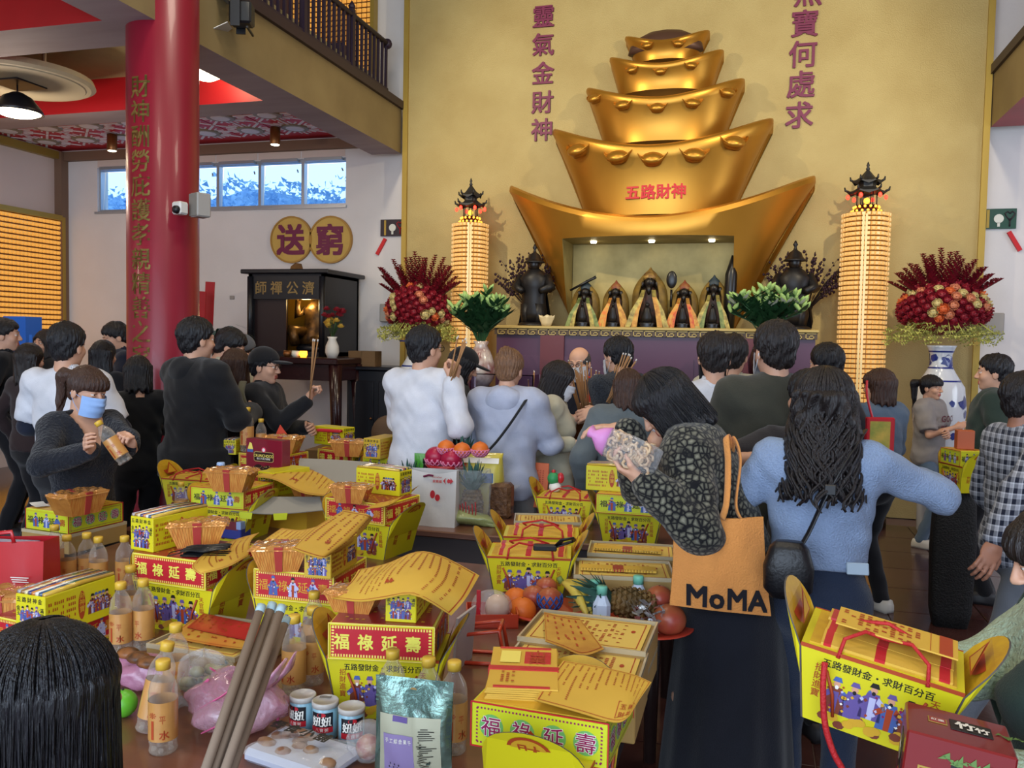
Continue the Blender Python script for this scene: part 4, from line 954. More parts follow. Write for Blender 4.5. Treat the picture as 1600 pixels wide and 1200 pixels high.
def dashes(b, x0, x1, z0, z1, nc, nr, mi, rr, y=-.0005, vertical=True, dens=.8):
    for i in range(nc):
        for j in range(nr):
            if rr.random() > dens: continue
            cx = x0+(i+.5)*(x1-x0)/nc; cz = z0+(j+.5)*(z1-z0)/nr; a = (x1-x0)/nc*.3; c = (z1-z0)/nr*.3
            b.add([(cx-a, y, cz-c), (cx+a, y, cz-c), (cx+a, y, cz+c*rr.uniform(.4, 1)), (cx-a*rr.uniform(.4, 1), y, cz+c)], [(0, 1, 2, 3)], mi)
FRONT = lambda d: TM((0, -d/2, 0)); RIGHT = lambda w: TM((w/2, 0, 0), rz=PI/2); LEFT = lambda w: TM((-w/2, 0, 0), rz=-PI/2); TOP = lambda z: TM((0, 0, z), rx=-PI/2)
LW, LD, LH = .285, .25, .095
def lid_panel(b, kind, w, h, rr):
    # printed panel w x h standing on z=0
    if kind == 'red_text':
        b.add([(-w/2+.006, -.0002, .006), (w/2-.006, -.0002, .006), (w/2-.006, -.0002, h-.006), (-w/2+.006, -.0002, h-.006)], [(0, 1, 2, 3)], BRD)
        b.T = b.T @ Matrix.Translation((0, 0, .007)); teeth(b, w-.016, h-.014, CR); b.T = b.T @ Matrix.Translation((0, 0, -.007))
        b.text('福祿延壽', 0, h/2, h*.46, FY, y=-.0008, bold=.035, pitch=w*.225)
    elif kind == 'red_fig':
        b.add([(-w/2+.006, -.0002, .006), (w/2-.006, -.0002, .006), (w/2-.006, -.0002, h-.006), (-w/2+.006, -.0002, h-.006)], [(0, 1, 2, 3)], BRD)
        b.T = b.T @ Matrix.Translation((0, 0, .007)); teeth(b, w-.016, h-.014, CR); b.T = b.T @ Matrix.Translation((0, 0, -.007))
        for i, ch in enumerate('福祿延壽'):
            b.text(ch, -w*.38+i*w*.25, h/2, h*.40, GO, y=-.0008, bold=-.004)
            if i < 3: figure(b, -w*.255+i*w*.25, h*.16, h*.66, rr, robe=(BL, PA, PA)[i])
    elif kind == 'green_fig':
        b.T = b.T @ Matrix.Translation((0, 0, .007)); teeth(b, w-.016, h-.014, GO, t=.004); b.T = b.T @ Matrix.Translation((0, 0, -.007))
        for i, ch in enumerate('福祿延壽'):
            b.text(ch, -w*.38+i*w*.25, h/2, h*.36, INK if i % 2 == 0 else RED if i == 3 else INK, y=-.0008, bold=.02)
            if i < 3: figure(b, -w*.255+i*w*.25, h*.16, h*.68, rr, robe=BL)
    elif kind == 'coin':
        b.T = b.T @ Matrix.Translation((0, 0, .009)); teeth(b, w-.022, h-.018, PUR, t=.004); b.T = b.T @ Matrix.Translation((0, 0, -.009))
        for i, ch in enumerate('福祿延壽'):
            x = -w*.345+i*w*.23; ngon(b, x, h/2, h*.27, h*.27, GRN, -.0004, 20)
            b.text(ch, x, h/2, h*.46, WHT, y=-.0008, bold=.05); b.text(ch, x, h/2, h*.46, PUR, y=-.0013, bold=.012)
PROTO = {}
def lidbox(kind, side, loc, rz, label, sc=1, grp='rectangular offering gift boxes'):
    k = ('lid', kind, side)
    if k in PROTO: return dup(PROTO[k], loc, rz, label, grp, (sc, sc, 1))
    t = thing('gift_box', label, 'box', loc, rz, grp); t.scale = (sc, sc, 1)
    rr = random.Random(hash(kind) % 99 if False else len(kind))
    red = kind.startswith('red')
    b = MB(); b.bbox(-LW/2, LW/2, -LD/2, LD/2, 0, LH, .003); b.build('carton', M_yel if red else M_yg, t)
    b = MB()
    b.T = FRONT(LD); lid_panel(b, kind, LW, LH, rr); b.T = TM((0, LD/2, 0), rz=PI); lid_panel(b, kind, LW, LH, rr)
    b.T = RIGHT(LW); lid_panel(b, side, LD, LH, rr); b.T = LEFT(LW); lid_panel(b, 'green_fig' if side == 'coin' else side, LD, LH, rr)
    b.T = None
    b.build('printing', PM, t)
    b = MB(); b.box(-LW/2+.006, LW/2-.006, -LD/2+.006, LD/2-.006, LH, LH+.0015, 0)
    b.T = TOP(LH+.0016); dashes(b, -LW*.4, LW*.4, -LD*.4, LD*.4, 14, 12, 1, rr, dens=.35); b.T = None
    b.build('top_panel', [M_bredd if red else M_gold, M_gold if red else M_bred], t)
    e = .004; b = MB()
    for x in (-LW/2, LW/2):
        for y in (-LD/2, LD/2): b.box(x-.0012, x+.0012, y-.0012, y+.0012, 0, LH)
    for y in (-LD/2, LD/2): b.box(-LW/2, LW/2, y-.0012, y+.0012, -0, .0025); b.box(-LW/2, LW/2, y-.0012, y+.0012, LH-.002, LH+.001)
    b.build('edge_trim', M_cream if red else M_bred, t)
    PROTO[k] = t; return t
BW0, BW1, BD, BH = .245, .31, .215, .165
def ear_pts(s, off, n=14):
    pts = []
    def X(z): return s*(BW0/2+(BW1-BW0)/2*z/BH+(.05*max(0, z-BH)/.1 if z > BH else 0)+off)
    pts.append((X(0), -BD/2*.93, 0)); pts.append((X(BH*.6), -BD/2, BH*.6))
    for k in range(n+1):
        a = PI*k/n; z = BH*.95+.098*math.sin(a)**.8; pts.append((X(z), -BD/2*math.cos(a)*(1 if True else 1), z))
    pts.append((X(BH*.6), BD/2, BH*.6)); pts.append((X(0), BD/2*.93, 0))
    return pts
def basket(loc, rz, label, sc=1, top=True, grp='ingot-shaped offering boxes with raised ends'):
    k = ('basket', top)
    if k in PROTO: return dup(PROTO[k], loc, rz, label, grp, (sc, sc, 1))
    t = thing('ingot_gift_box', label, 'box', loc, rz, grp); t.scale = (sc, sc, 1)
    rr = random.Random(5)
    b = MB(); b.box(-BW0/2, BW0/2, -BD/2*.93, BD/2*.93, 0, BH, 0, (BW1-BW0)/2, BD*.035); b.build('carton', M_yel, t)
    for s in (-1, 1):
        b = MB(); o_ = ear_pts(s, .004); i_ = ear_pts(s, .0005)
        n = len(o_)
        b.add(o_+i_, [tuple(range(n)) if s > 0 else tuple(reversed(range(n)))], 0)
        b.add(i_, [tuple(reversed(range(n))) if s > 0 else tuple(range(n))], 1)
        for q in range(n):
            r_ = (q+1) % n; b.add([o_[q], o_[r_], i_[r_], i_[q]], [(0, 1, 2, 3) if s < 0 else (3, 2, 1, 0)], 2)
        b.build('end_flap', [M_yel, M_inner, M_edge], t)
    b = MB()
    tilt = math.atan2(BD*.035, BH)
    for T in (FRONT(BD*.93), TM((0, BD*.93/2, 0), rz=PI)):
        b.T = T @ Matrix.Rotation(tilt, 4, 'X')
        b.box(-BW1/2, BW1/2, -.002, 0, BH-.006, BH+.002, RED)
        b.text('五路發財金・求財百分百', 0, BH*.84, .0195, INK, y=-.001, bold=.02, pitch=.0195)
        b.text('招財進寶', -BW0*.45, BH*.80, .019, RED, y=-.001, vert=True, bold=.01); b.text('天官賜福', BW0*.45, BH*.80, .019, RED, y=-.001, vert=True, bold=.01)
        for i in range(5): figure(b, (i-2)*.035, BH*.20+(.012 if i == 2 else 0), BH*.50, rr, y=-.0008)
        for i in range(16): ngon(b, rr.uniform(-.085, .085), BH*rr.uniform(.06, .22), .012, .009, rr.choice((GO, BR, GO)), -.0016-.0001*i, 8)
        for s in (-1, 1): b.tube([(s*.095, -.003, BH*.74), (s*.075, -.004, BH*.45), (s*.066, -.004, BH*.16)], .0035, 5, RED)
        b.T = None
    lean = math.atan2((BW1-BW0)/2, BH)
    for s, T in ((1, TM((BW0/2+.0045, 0, 0), rz=PI/2)), (-1, TM((-BW0/2-.0045, 0, 0), rz=-PI/2))):
        b.T = T @ Matrix.Rotation(lean, 4, 'X')
        pass
        T2 = b.T; b.T = TM((s*(BW1/2+.0045), 0, BH), rz=s*PI/2) @ Matrix.Rotation(.600, 4, 'X'); ngon(b, 0, .052, .046, .046, RED, -.0022, 24); ngon(b, 0, .052, .038, .038, GO, -.0027, 24); b.text('財', 0, .052, .05, RED, y=-.0034, bold=.01); b.T = T2
        b.text('招財', -.05, BH*.7, .028, RED, y=-.001, vert=True); b.text('進寶', .05, BH*.7, .028, RED, y=-.001, vert=True)
        b.T = None
    for s, T in ((1, TM((BW1/2+.005, 0, BH), rz=-PI/2)), (-1, TM((-BW1/2-.005, 0, BH), rz=PI/2))):
        b.T = T @ Matrix.Rotation(-.38, 4, 'X'); b.add([(-.05, -.004, .015), (.05, -.004, .015), (0, -.006, .085)], [(0, 1, 2)], RED); b.add([(-.036, -.005, .02), (.036, -.005, .02), (0, -.007, .072)], [(0, 1, 2)], GO); b.T = None
    b.build('printing', PM, t)
    if top:
        b = MB(); b.box(-.14, .14, -.095, .095, BH-.004, BH+.004, 0, .0, 0); b.build('inner_lid', M_inner, t)
        for q in range(3):
            b = MB(); b.T = TM((rr.uniform(-.01, .01), -.06+q*.06, BH+.005+q*.003), rx=rr.uniform(-.08, .08), rz=rr.uniform(-.06, .06)); b.box(-.125, .125, -.035, .035, 0, .006, 0)
            b.box(-.02, .0, -.0355, .0355, -.0002, .0066, 1); b.box(-.12, -.105, -.0352, .0352, -.0001, .0063, 1); b.box(.1, .12, -.0352, .0352, -.0001, .0063, 1); b.T = None; b.build('joss_packet', [M_paper, M_bred], t)
        b = MB(); b.tube([(-.08, -BD/2-.004, BH*.95), (-.075, -.09, BH+.028), (-.04, -.06, BH+.045), (.0, -.03, BH+.03), (.05, -.055, BH+.045), (.085, -.09, BH+.028), (.09, -BD/2-.004, BH*.95)], .0042, 6); b.build('rope_handle', M_rope, t)
        b = MB(); b.tube([(-.06, .05, BH+.01), (-.08, .0, BH+.035), (0, .01, BH+.05), (.07, .0, BH+.03), (.06, .06, BH+.01)], .0042, 6); b.build('rope_handle', M_rope, t)
    PROTO[k] = t; return t
JW, JD, JH = .092, .215, .10
def joss(kind, loc, rz, label, sc=1, grp='small yellow joss boxes'):
    k = ('joss', kind)
    if k in PROTO: return dup(PROTO[k], loc, rz, label, grp, (sc, sc, sc))
    t = thing('joss_box', label, 'box', loc, rz, grp); t.scale = (sc, sc, sc); rr = random.Random(len(kind)+2)
    b = MB(); b.bbox(-JW/2, JW/2, -JD/2, JD/2, 0, JH, .002)
    if kind == 'ridged':
        for k2 in range(10): b.box(-JW/2+.002+k2*.0089, -JW/2+.008+k2*.0089, -JD/2, -JD/2+.004, JH, JH+.004)
    b.build('carton', M_yel if kind != 'plain' else mat('box_mustard', 'c8a42c', .4, coat=.2), t)
    b = MB()
    for T in (FRONT(JD), TM((0, JD/2, 0), rz=PI)):
        b.T = T; b.text('五路財神金', 0, JH*.88, .0135, INK, bold=.02, pitch=.0165); b.text('金玉', -JW*.40, JH*.72, .012, INK, vert=True); b.text('滿堂', JW*.40, JH*.72, .012, INK, vert=True)
        for i in range(4): figure(b, -.022+.0145*i, JH*.36+.004*(i % 2), JH*.36, rr)
        for i in range(4): figure(b, -.022+.0145*i, JH*.10, JH*.36, rr)
        b.T = None
    for T in (RIGHT(JW), LEFT(JW)):
        b.T = T
        ngon(b, .0, JH*.52, .011, .036, RED, -.0004, 14); b.text('財神寶', 0, JH*.84, .017, GO, y=-.001, vert=True)
        for i in range(5): figure(b, .032+.0115*i, JH*.22, JH*.5, rr)
        dashes(b, -JD*.46, -.018, JH*.15, JH*.85, 14, 5, RED, rr, dens=.75)
        b.T = None
    b.build('printing', PM, t)
    if kind == 'stripe' or kind == 'ridged':
        cols = ['d8d0c0', '2a7a3a', 'd0b03a', '3a3060', 'c04a30', 'e0dcd0', '2c3a78', 'c8a040']
        for i in range(8):
            b = MB(); x = -JW/2+.006+i*.0112; b.tube([(x, -JD/2+.004, JH+.003), (x+.002, 0, JH+.007), (x+.003, JD/2-.004, JH+.004)], .006, 6); b.build('wrapped_stick', mat('stick_'+cols[i], cols[i], .2, coat=1, col2=cols[(i+3) % 8], vscale=12, vstretch=(1, 3, 1)), t)
    PROTO[k] = t; return t
def bundle(loc, rz, label, sc=1, sz=1, grp='cellophane bundles of gold paper'):
    k = 'bundle'
    if k in PROTO: return dup(PROTO[k], loc, rz, label, grp, (sc, sc, sc*sz*1.15))
    t = thing('gold_paper_bundle', label, 'paper bundle', loc, rz, grp); t.scale = (sc, sc, sc*sz); rr = random.Random(4)
    b = MB(); n = 20
    for i in range(n):
        f = (i+.5)/n*2-1; w0, w1 = .062, .095; x0 = f*w0; x1 = f*w1; a = .0026
        b.add([(x0-a, -.045, 0), (x0+a, -.045, 0), (x0+a, .045, 0), (x0-a, .045, 0), (x1-a*1.5, -.058, .07), (x1+a*1.5, -.058, .07), (x1+a*1.5, .058, .07), (x1-a*1.5, .058, .07)], [(0, 3, 2, 1), (4, 5, 6, 7), (0, 1, 5, 4), (1, 2, 6, 5), (2, 3, 7, 6), (3, 0, 4, 7)])
    o = b.build('gold_sheets', M_stick, t); o['kind'] = 'stuff'
    b = MB(); b.box(-.062, .062, -.044, .044, .001, .069, 0, .032, .013); b.build('inner_block', M_cello, t)
    # crumpled clear wrap over the top, open mesh with folds
    b = MB()
    def fw(u, v):
        x = (u-.5)*.200; y = (v-.5)*.124
        e = max(abs(u-.5), abs(v-.5))*2
        z = .0750+.0035*math.sin(u*17+v*6)*math.sin(v*13)+rr.uniform(-.0006, .0006)
        if e > .9: z -= .012
        return (x, y, z)
    b.grid(fw, 14, 9, 0, False); b.build('clear_wrap', M_cello2, t)
    b = MB(); b.box(-.011, .011, -.0475, .0475, .0, .0735, 0, .0035, .0135); b.build('red_band', mat('band_red', 'a83a34', .35, coat=.6), t)
    PROTO[k] = t; return t
# bottle of water with a yellow cap
M_pet = mat('clear_pet', 'c8bcae', .05, alpha=.08, edge=.75, spec=.9, coat=1); M_blabel = mat('bottle_label', 'c08a4a', .35, var=.1, vscale=20, coat=.5); M_capy = mat('yellow_cap', 'd2aa3a', .4)
def bottle(loc, label, rz=0, grp='water bottles with yellow caps', rot=None, sc=1):
    k = 'bottle'
    if k in PROTO:
        r = dup(PROTO[k], loc, rz, label, grp, (sc, sc, sc))
    else:
        r = thing('water_bottle', label, 'bottle', loc, rz, grp); r.scale = (sc, sc, sc)
        b = MB(); b.lathe([(.024, .002), (.031, .0), (.0335, .006), (.031, .018), (.0335, .03), (.0335, .135), (.033, .15), (.029, .168), (.020, .184), (.0145, .192), (.0135, .206)], 20)
        for k2 in range(5): a = k2*2*PI/5; b.ball((.021*math.cos(a), .021*math.sin(a), .008), (.007, .007, .006), 0, 6, 4)
        b.build('bottle_body', M_pet, r)
        b = MB(); b.lathe([(.0342, .034), (.0342, .128)], 24, cap=False); b.build('label_wrap', M_blabel, r)
        b = MB()
        def C(u, z): a = -PI/2+u/.0346; return (.0348*math.cos(a), .0348*math.sin(a), z)
        b.add([C(-.010, .04), C(-.003, .04), C(-.003, .085), C(-.010, .085)], [(0, 1, 2, 3)])
        for i in range(8): a = i*PI/4; b.add([C(-.0065+.010*math.cos(a-.2), .098+.007*math.sin(a-.2)), C(-.0065+.010*math.cos(a+.2), .098+.007*math.sin(a+.2)), C(-.0065, .098)], [(0, 1, 2)])
        v, f, w = glyph('水', .03); b.add([C(.010+a*.024, .042+c*.024) for a, c in v], f); b.add([C(.01+a*.016, .08+c*.022) for a, c in glyph('平', .0)[0]], glyph('平', .0)[1])
        b.build('label_print', M_inkr, r)
        b = MB(); b.loft([[((.0165+(.0006 if q % 2 else 0))*math.cos(2*PI*q/36), (.0165+(.0006 if q % 2 else 0))*math.sin(2*PI*q/36), z) for q in range(36)] for z in (.200, .220)]+[[(.0145*math.cos(2*PI*q/36), .0145*math.sin(2*PI*q/36), .2225) for q in range(36)]], 0, True, True); b.build('cap', M_capy, r)
        PROTO[k] = r
    if rot: r.rotation_euler = rot
    return r
# placement from a measured front edge at height z; returns box centre and heading
def fr(pl, pr, z, D):
    A, B = az(*pl, z), az(*pr, z); a = math.atan2(B.y-A.y, B.x-A.x); m = (A+B)/2
    return Vector((m.x-math.sin(a)*D/2, m.y+math.cos(a)*D/2, z)), a, (B-A).length
def place_lid(kind, side, pl, pr, z, label):
    p, a, w = fr(pl, pr, z, LD); s = max(.85, min(1.15, w/LW)); p, a, w = fr(pl, pr, z, LD*s); return lidbox(kind, side, p, a, label, s)
def place_basket(pl, pr, label, top=True, ztop=TZ+BH):
    p, a, w = fr(pl, pr, ztop, BD); s = max(.85, min(1.12, w/BW1)); p, a, w = fr(pl, pr, ztop, BD*s); p.z = ztop-BH; return basket(p, a, label, s, top)
def under(o, label, top=False, sc=None):
    # the ingot box a lid stands on, same heading
    p = o.location.copy(); p.z -= BH; return basket(p, o.rotation_euler.z, label, sc or o.scale[0]*.99, top)
def place_joss(kind, pl, pr, z, label, longside=False):
    D = JW if longside else JD; W0 = JD if longside else JW
    p, a, w = fr(pl, pr, z, D); s = max(.8, min(1.25, w/W0)); p, a, w = fr(pl, pr, z, D*s); return joss(kind, p, a+(-PI/2 if longside else 0), label, s)
def place_bundle(px, py, z, rz, label, s=1, sz=1):
    p = az(px, py, z); return bundle(p, rz, label, s, sz)
def place_bottle(px, py, label, z=TZ, rz=0, sc=1): return bottle(az(px, py, z), label, rz, sc=sc)
LZ = TZ+BH; JZ = LZ+LH+.0016
def catmull(p0, p1, p2, p3, t): return .5*((2*p1)+(p2-p0)*t+(2*p0-5*p1+4*p2-p3)*t*t+(3*p1-p0-3*p2+p3)*t**3)
def curve_pts(ps, t):
    n = len(ps)-1; s = min(n-1e-6, t*n); i = int(s); g = lambda k: ps[max(0, min(n, k))]
    return catmull(g(i-1), g(i), g(i+1), g(i+2), s-i) if n > 1 else ps[0].lerp(ps[1], t)
def sheet(rows, label, cols=10, seed=1, stamp=None, m=None, name='printed_sheet', cat='paper', nr=24):
    # paper sheet through rows of points (px, py, z), front row first
    P = [[az(*q) for q in r] for r in rows]; org = P[0][0].copy()
    S = lambda u, v: curve_pts([curve_pts(r, u) for r in P], v)-org
    def N(u, v):
        a = S(min(1, u+.02), v)-S(max(0, u-.02), v); c = S(u, min(1, v+.02))-S(u, max(0, v-.02)); n_ = a.cross(c); n_.normalize(); return n_
    t = thing(name, label, cat, org)
    b = MB(); nu, nv = 14, 12; b.grid(lambda u, v: S(u, v), nu, nv); b.grid(lambda u, v: S(1-u, v)-N(1-u, v)*.0012, nu, nv); b.build('paper', m or M_paper, t)
    rr = random.Random(seed); b = MB()
    def Q(u0, u1, v0, v1):
        b.add([S(u, v)+N(u, v)*.0013 for u, v in ((u0, v0), (u1, v0), (u1, v1), (u0, v1))], [(0, 1, 2, 3)])
    for k in range(12):
        f, g = .04+.92*k/12, .04+.92*(k+1)/12
        Q(f, g, .05, .062); Q(f, g, .938, .95); Q(.035, .045, f, g); Q(.955, .965, f, g)
    for i in range(cols):
        u = .10+.82*i/cols; v = .90; L_ = rr.uniform(.25, .75)
        for j in range(nr):
            vv = v-j*.8/nr
            if vv < v-L_ or rr.random() < .12: continue
            Q(u, u+.82/cols*.24, vv-.8/nr*.42, vv)
    if stamp:
        for (u, v), ch in zip(((.66, .25), (.78, .25), (.66, .12), (.78, .12)), stamp):
            vs, f, w = glyph(ch, .015); b.add([S(u+a*.10, v+c*.10)+N(u, v)*.0016 for a, c in vs], f)
        for u0, u1, v0, v1 in ((.635, .90, .09, .10), (.635, .90, .36, .37), (.635, .643, .09, .37), (.892, .90, .09, .37)): Q(u0, u1, v0, v1)
    else:
        for k in range(6): Q(.45+k*.012, .462+k*.012, .30+.02*(k % 2), .38-.02*(k % 3))
    b.build('printing', M_inkr, t)
    return t
# ---------------------------------------------------------------- near table, centre
L = place_lid('red_text', 'red_fig', (513, 1029), (678, 1037), LZ, 'red gift box with big gold characters behind the silver pouch'); under(L, 'yellow ingot box beneath the red box behind the silver pouch')
place_joss('ridged', (602, 971), (650, 974), JZ, 'small yellow joss box on the red box behind the silver pouch')
place_bundle(556, 952, JZ, .1, 'gold paper bundle under the big arched yellow sheet', .8)
sheet([[(515, 934, 1.05), (560, 940, 1.075), (598, 936, 1.11), (648, 930, 1.125), (705, 962, 1.05)], [(545, 912, 1.07), (580, 905, 1.11), (620, 893, 1.14), (680, 900, 1.14), (728, 935, 1.08)], [(560, 890, 1.07), (605, 880, 1.12), (650, 862, 1.145), (690, 868, 1.13), (749, 899, 1.08)]], 'arched yellow printed sheet on the red box behind the silver pouch', 14, 3)
L = place_lid('red_text', 'red_text', (208, 907), (321, 923), LZ, 'red gift box with gold characters at left, black folded mask on it'); under(L, 'yellow ingot box beneath the left red box with the black mask')
place_joss('stripe', (204, 858), (239, 864), JZ, 'yellow joss box with striped sticks on the left red box')
place_bundle(310, 851, JZ, .55, 'amber bundle beside the black folded mask on the left red box', 1.05)
sheet([[(312, 897, 1.0), (355, 886, 1.02), (388, 868, 1.0)], [(300, 884, 1.018), (345, 868, 1.018), (392, 845, 1.018)], [(322, 862, 1.018), (360, 845, 1.018), (405, 832, 1.018)]], 'yellow sheet hanging over the corner of the left red box', 8, 4)
t = thing('face_mask', 'black folded face mask lying on the left red box', 'mask', az(322, 866, JZ+.003), .3); b = MB()
b.grid(lambda u, v: ((u-.5)*.15, (v-.5)*.07+.01*math.sin(u*9), .014+.012*math.sin(v*16)*(1-abs(u-.5))+.01*u), 12, 12); b.grid(lambda u, v: ((.5-u)*.15, (v-.5)*.07, .0+.006*math.sin(v*16)), 12, 12); b.build('cloth', mat('black_mask', '121318', .5, coat=.3), t)
b = MB(); b.tube([(-.07, -.03, .012), (-.11, -.05, .004), (-.12, 0, .004), (-.07, .03, .012)], .0018, 5); b.build('ear_loop', M_black, t)
L = place_lid('red_fig', 'red_text', (397, 934), (521, 947), LZ, 'red gift box with printed figures left of the centre, wrapped box on it'); under(L, 'yellow ingot box beneath the red box with printed figures and wrapped box')
J = place_joss('plain', (475, 902), (517, 905.5), JZ, 'mustard joss box under two red-bordered yellow papers', )
place_bundle(440, 888, JZ, .35, 'gold paper bundle left of the mustard joss box', .95)
sheet([[(456, 858, 1.115), (478, 866, 1.118), (502, 872, 1.118), (518, 866, 1.09)], [(490, 826, 1.12), (515, 832, 1.12), (540, 840, 1.12), (553, 845, 1.09)], [(537, 797, 1.12), (556, 800, 1.12), (576, 804, 1.12), (583, 810, 1.09)]], 'red-bordered yellow paper folded over the mustard joss box', 5, 6)
sheet([[(392, 862, 1.03), (425, 870, 1.04), (455, 862, 1.07)], [(415, 842, 1.05), (445, 848, 1.06), (475, 842, 1.085)], [(440, 825, 1.06), (470, 828, 1.075), (497, 822, 1.09)]], 'yellow paper beside the mustard joss box, tied with a red band', 7, 7)
L = place_lid('red_fig', 'red_text', (507, 809), (603, 822), LZ, 'red gift box with figures behind, left of the white paper bag'); under(L, 'yellow ingot box with tall right flap left of the white paper bag')
place_joss('stripe', (556, 768), (624, 776), JZ, 'yellow joss box with coloured sticks near the white paper bag', True)
place_bundle(550, 784, JZ, .1, 'clear wrapped gold bundle on the red box left of the white paper bag', .95)
sheet([[(570, 795, 1.015), (605, 790, 1.015), (640, 772, 1.0)], [(590, 786, 1.016), (622, 778, 1.016), (655, 758, 1.01)]], 'yellow sheet sticking out right of the red box near the white paper bag', 6, 8)
# left corner stack on a tray box
p, a, w = fr((103.5, 836), (197, 814), .84, .28)
lidbox('coin', 'green_fig', p, a, 'yellow-green gift box with coin characters in front of the masked woman', 1.08)
place_bundle(122, 802, .84+LH+.0016, a, 'gold bundle on the yellow-green box before the masked woman', 1.2)
b = MB(); b.T = TM((0, 0, .0), rz=.0); b.grid(lambda u, v: ((u-.5)*.10, (v-.5)*.06, .004+.02*max(0, .3-u)), 6, 4); o = b.build('paper_slip', M_inkw); o.location = az(62, 790, .84+LH+.004); o.rotation_euler = (0, 0, -.5); tag(o, 'pale blank paper slip on the yellow-green box before the masked woman', 'paper')
M_traycard = mat('tray_cardboard', 'a08048', .6, var=.08); M_clear = mat('clear_lid', 'e8e2d0', .05, trans=.85, ior=1.1, alpha=.45); M_trayedge = mat('tray_edge', 'b8a888', .3, coat=.5)
def tray(loc, rz, W_, D_, H_, label, band=True, seed=1):
    t = thing('tray_box', label, 'box', loc, rz, 'clear-lidded trays of joss paper'); rr = random.Random(seed)
    b = MB(); b.bbox(-W_/2, W_/2, -D_/2, D_/2, 0, H_-.012, .003); b.build('base', M_traycard, t)
    b = MB()
    for x in (-W_/2, W_/2-.006): b.box(x, x+.006, -D_/2, D_/2, H_-.014, H_)
    for y in (-D_/2, D_/2-.006): b.box(-W_/2+.006, W_/2-.006, y, y+.006, H_-.014, H_)
    b.build('lid_rim', M_trayedge, t)
    b = MB(); b.T = TOP(H_-.006); x, z = W_/2-.03, D_/2-.028
    b.add([(-x-.012, 0, -z-.012), (x+.012, 0, -z-.012), (x+.012, 0, z+.012), (-x-.012, 0, z+.012)], [(0, 1, 2, 3)], 0)
    for q in ((-x, x, -z, -z+.003), (-x, x, z-.003, z), (-x, -x+.003, -z, z), (x-.003, x, -z, z)): b.add([(q[0], -.0008, q[2]), (q[1], -.0008, q[2]), (q[1], -.0008, q[3]), (q[0], -.0008, q[3])], [(0, 1, 2, 3)], 1)
    dashes(b, -x+.02, x-.05, -z+.03, z-.02, 14, 14, 1, rr, y=-.001, dens=.55)
    ngon(b, x-.03, z*.3, .007, .012, 1, -.001, 8); b.T = None
    b.build('printed_sheet', [M_paper2, M_inkr], t)
    if band:
        b = MB(); b.T = TM((-.02, -.03, H_), rz=rr.uniform(-.05, .05)); b.box(-W_*.38, W_*.38, -.032, .032, 0, .008, 0); b.box(-.02, .02, -.0325, .0325, -.0002, .0086, 1)
        for k in range(24): b.box(-W_*.36+k*W_*.03, -W_*.345+k*W_*.03, -.0326, -.027, 0, .0088, 2)
        b.T = None; b.build('tied_packet', [M_paper, M_bredd, mat('foil_gold', 'e0c060', .2, .8)], t)
    return t
tray(Vector((p.x, p.y, TZ)), a, .33, .30, .09, 'plain tray box beneath the yellow-green gift box before the masked woman', False)
p, a, w = fr((24, 985), (74, 996), TZ+LH, JD)
lidbox('red_fig', 'red_fig', az(88, 1000, TZ), a, 'red gift box at lower left beneath the yellow joss box', .95)
place_joss('stripe', (22, 991), (73, 1000), TZ+LH+.0016, 'large yellow joss box with striped sticks above the dark head', )
bundle(az(14, 985, TZ), .3, 'orange bundle at the left picture edge above the dark head', 1.2, 1.35)
# tray with red paper, left of the incense bundle
p, a, w = fr((218, 1003), (378, 1030), .82, .30); tray(Vector((p.x, p.y, TZ)), a, .32, .30, .07, 'tray box with red paper behind the pink plastic bags', False, 4)
sheet([[(292, 980, .833), (345, 992, .832), (400, 1003, .834)], [(318, 958, .835), (365, 968, .838), (425, 980, .836)]], 'dark red sheet lying on the tray behind the pink bags', 8, 12, m=M_bred, nr=4)
sheet([[(262, 995, .828), (330, 1008, .828), (390, 1016, .828)], [(300, 968, .83), (350, 976, .83), (410, 990, .83)]], 'orange printed sheet under the dark red sheet on the tray', 8, 13, m=mat('orange_joss', 'c8752c', .6, col2='c09a3c', vscale=9), nr=4)
# right-hand trays
p, a, w = fr((808, 994), (1009, 1019), .9, .27)
tray(Vector((p.x, p.y, TZ)), a, .37, .27, .075, 'lower tray box of the pair right of the fruit plate', False, 5); tray(Vector((p.x, p.y, TZ+.075)), a, .37, .27, .075, 'upper tray box with framed sheet in front of the fruit plate', False, 6)
b = MB(); 
sheet([[(852, 1002, .91), (880, 1012, .912), (912, 1024, .91), (944, 1014, .905)], [(850, 956, .912), (868, 960, .914), (890, 964, .914), (905, 966, .912)]], 'folded gold and red packet lying on the framed tray sheet', 5, 14, m=mat('joss_brown', 'b07a2c', .6, col2='c89a3c', vscale=12), nr=5)
p2, a2, w2 = fr((765, 1052), (1000, 1082), .885, .28); tray(Vector((p2.x, p2.y, TZ)), a2, .37, .28, .135, 'deep tray box between the near gift box and the framed tray', False, 7)
p, a, w = fr((884, 910), (1047, 917), .9, .27); tray(Vector((p.x+.01, p.y+.10, TZ)), a, .37, .25, .15, 'tray box with tied packet directly behind the white bottles', True, 8)
p, a, w = fr((908, 878), (1045, 886), .9, .27); tray(Vector((p.x+.01, p.y+.13, TZ)), a, .36, .22, .15, 'tray box with tied packet under the upright figure-printed ingot box', True, 9)
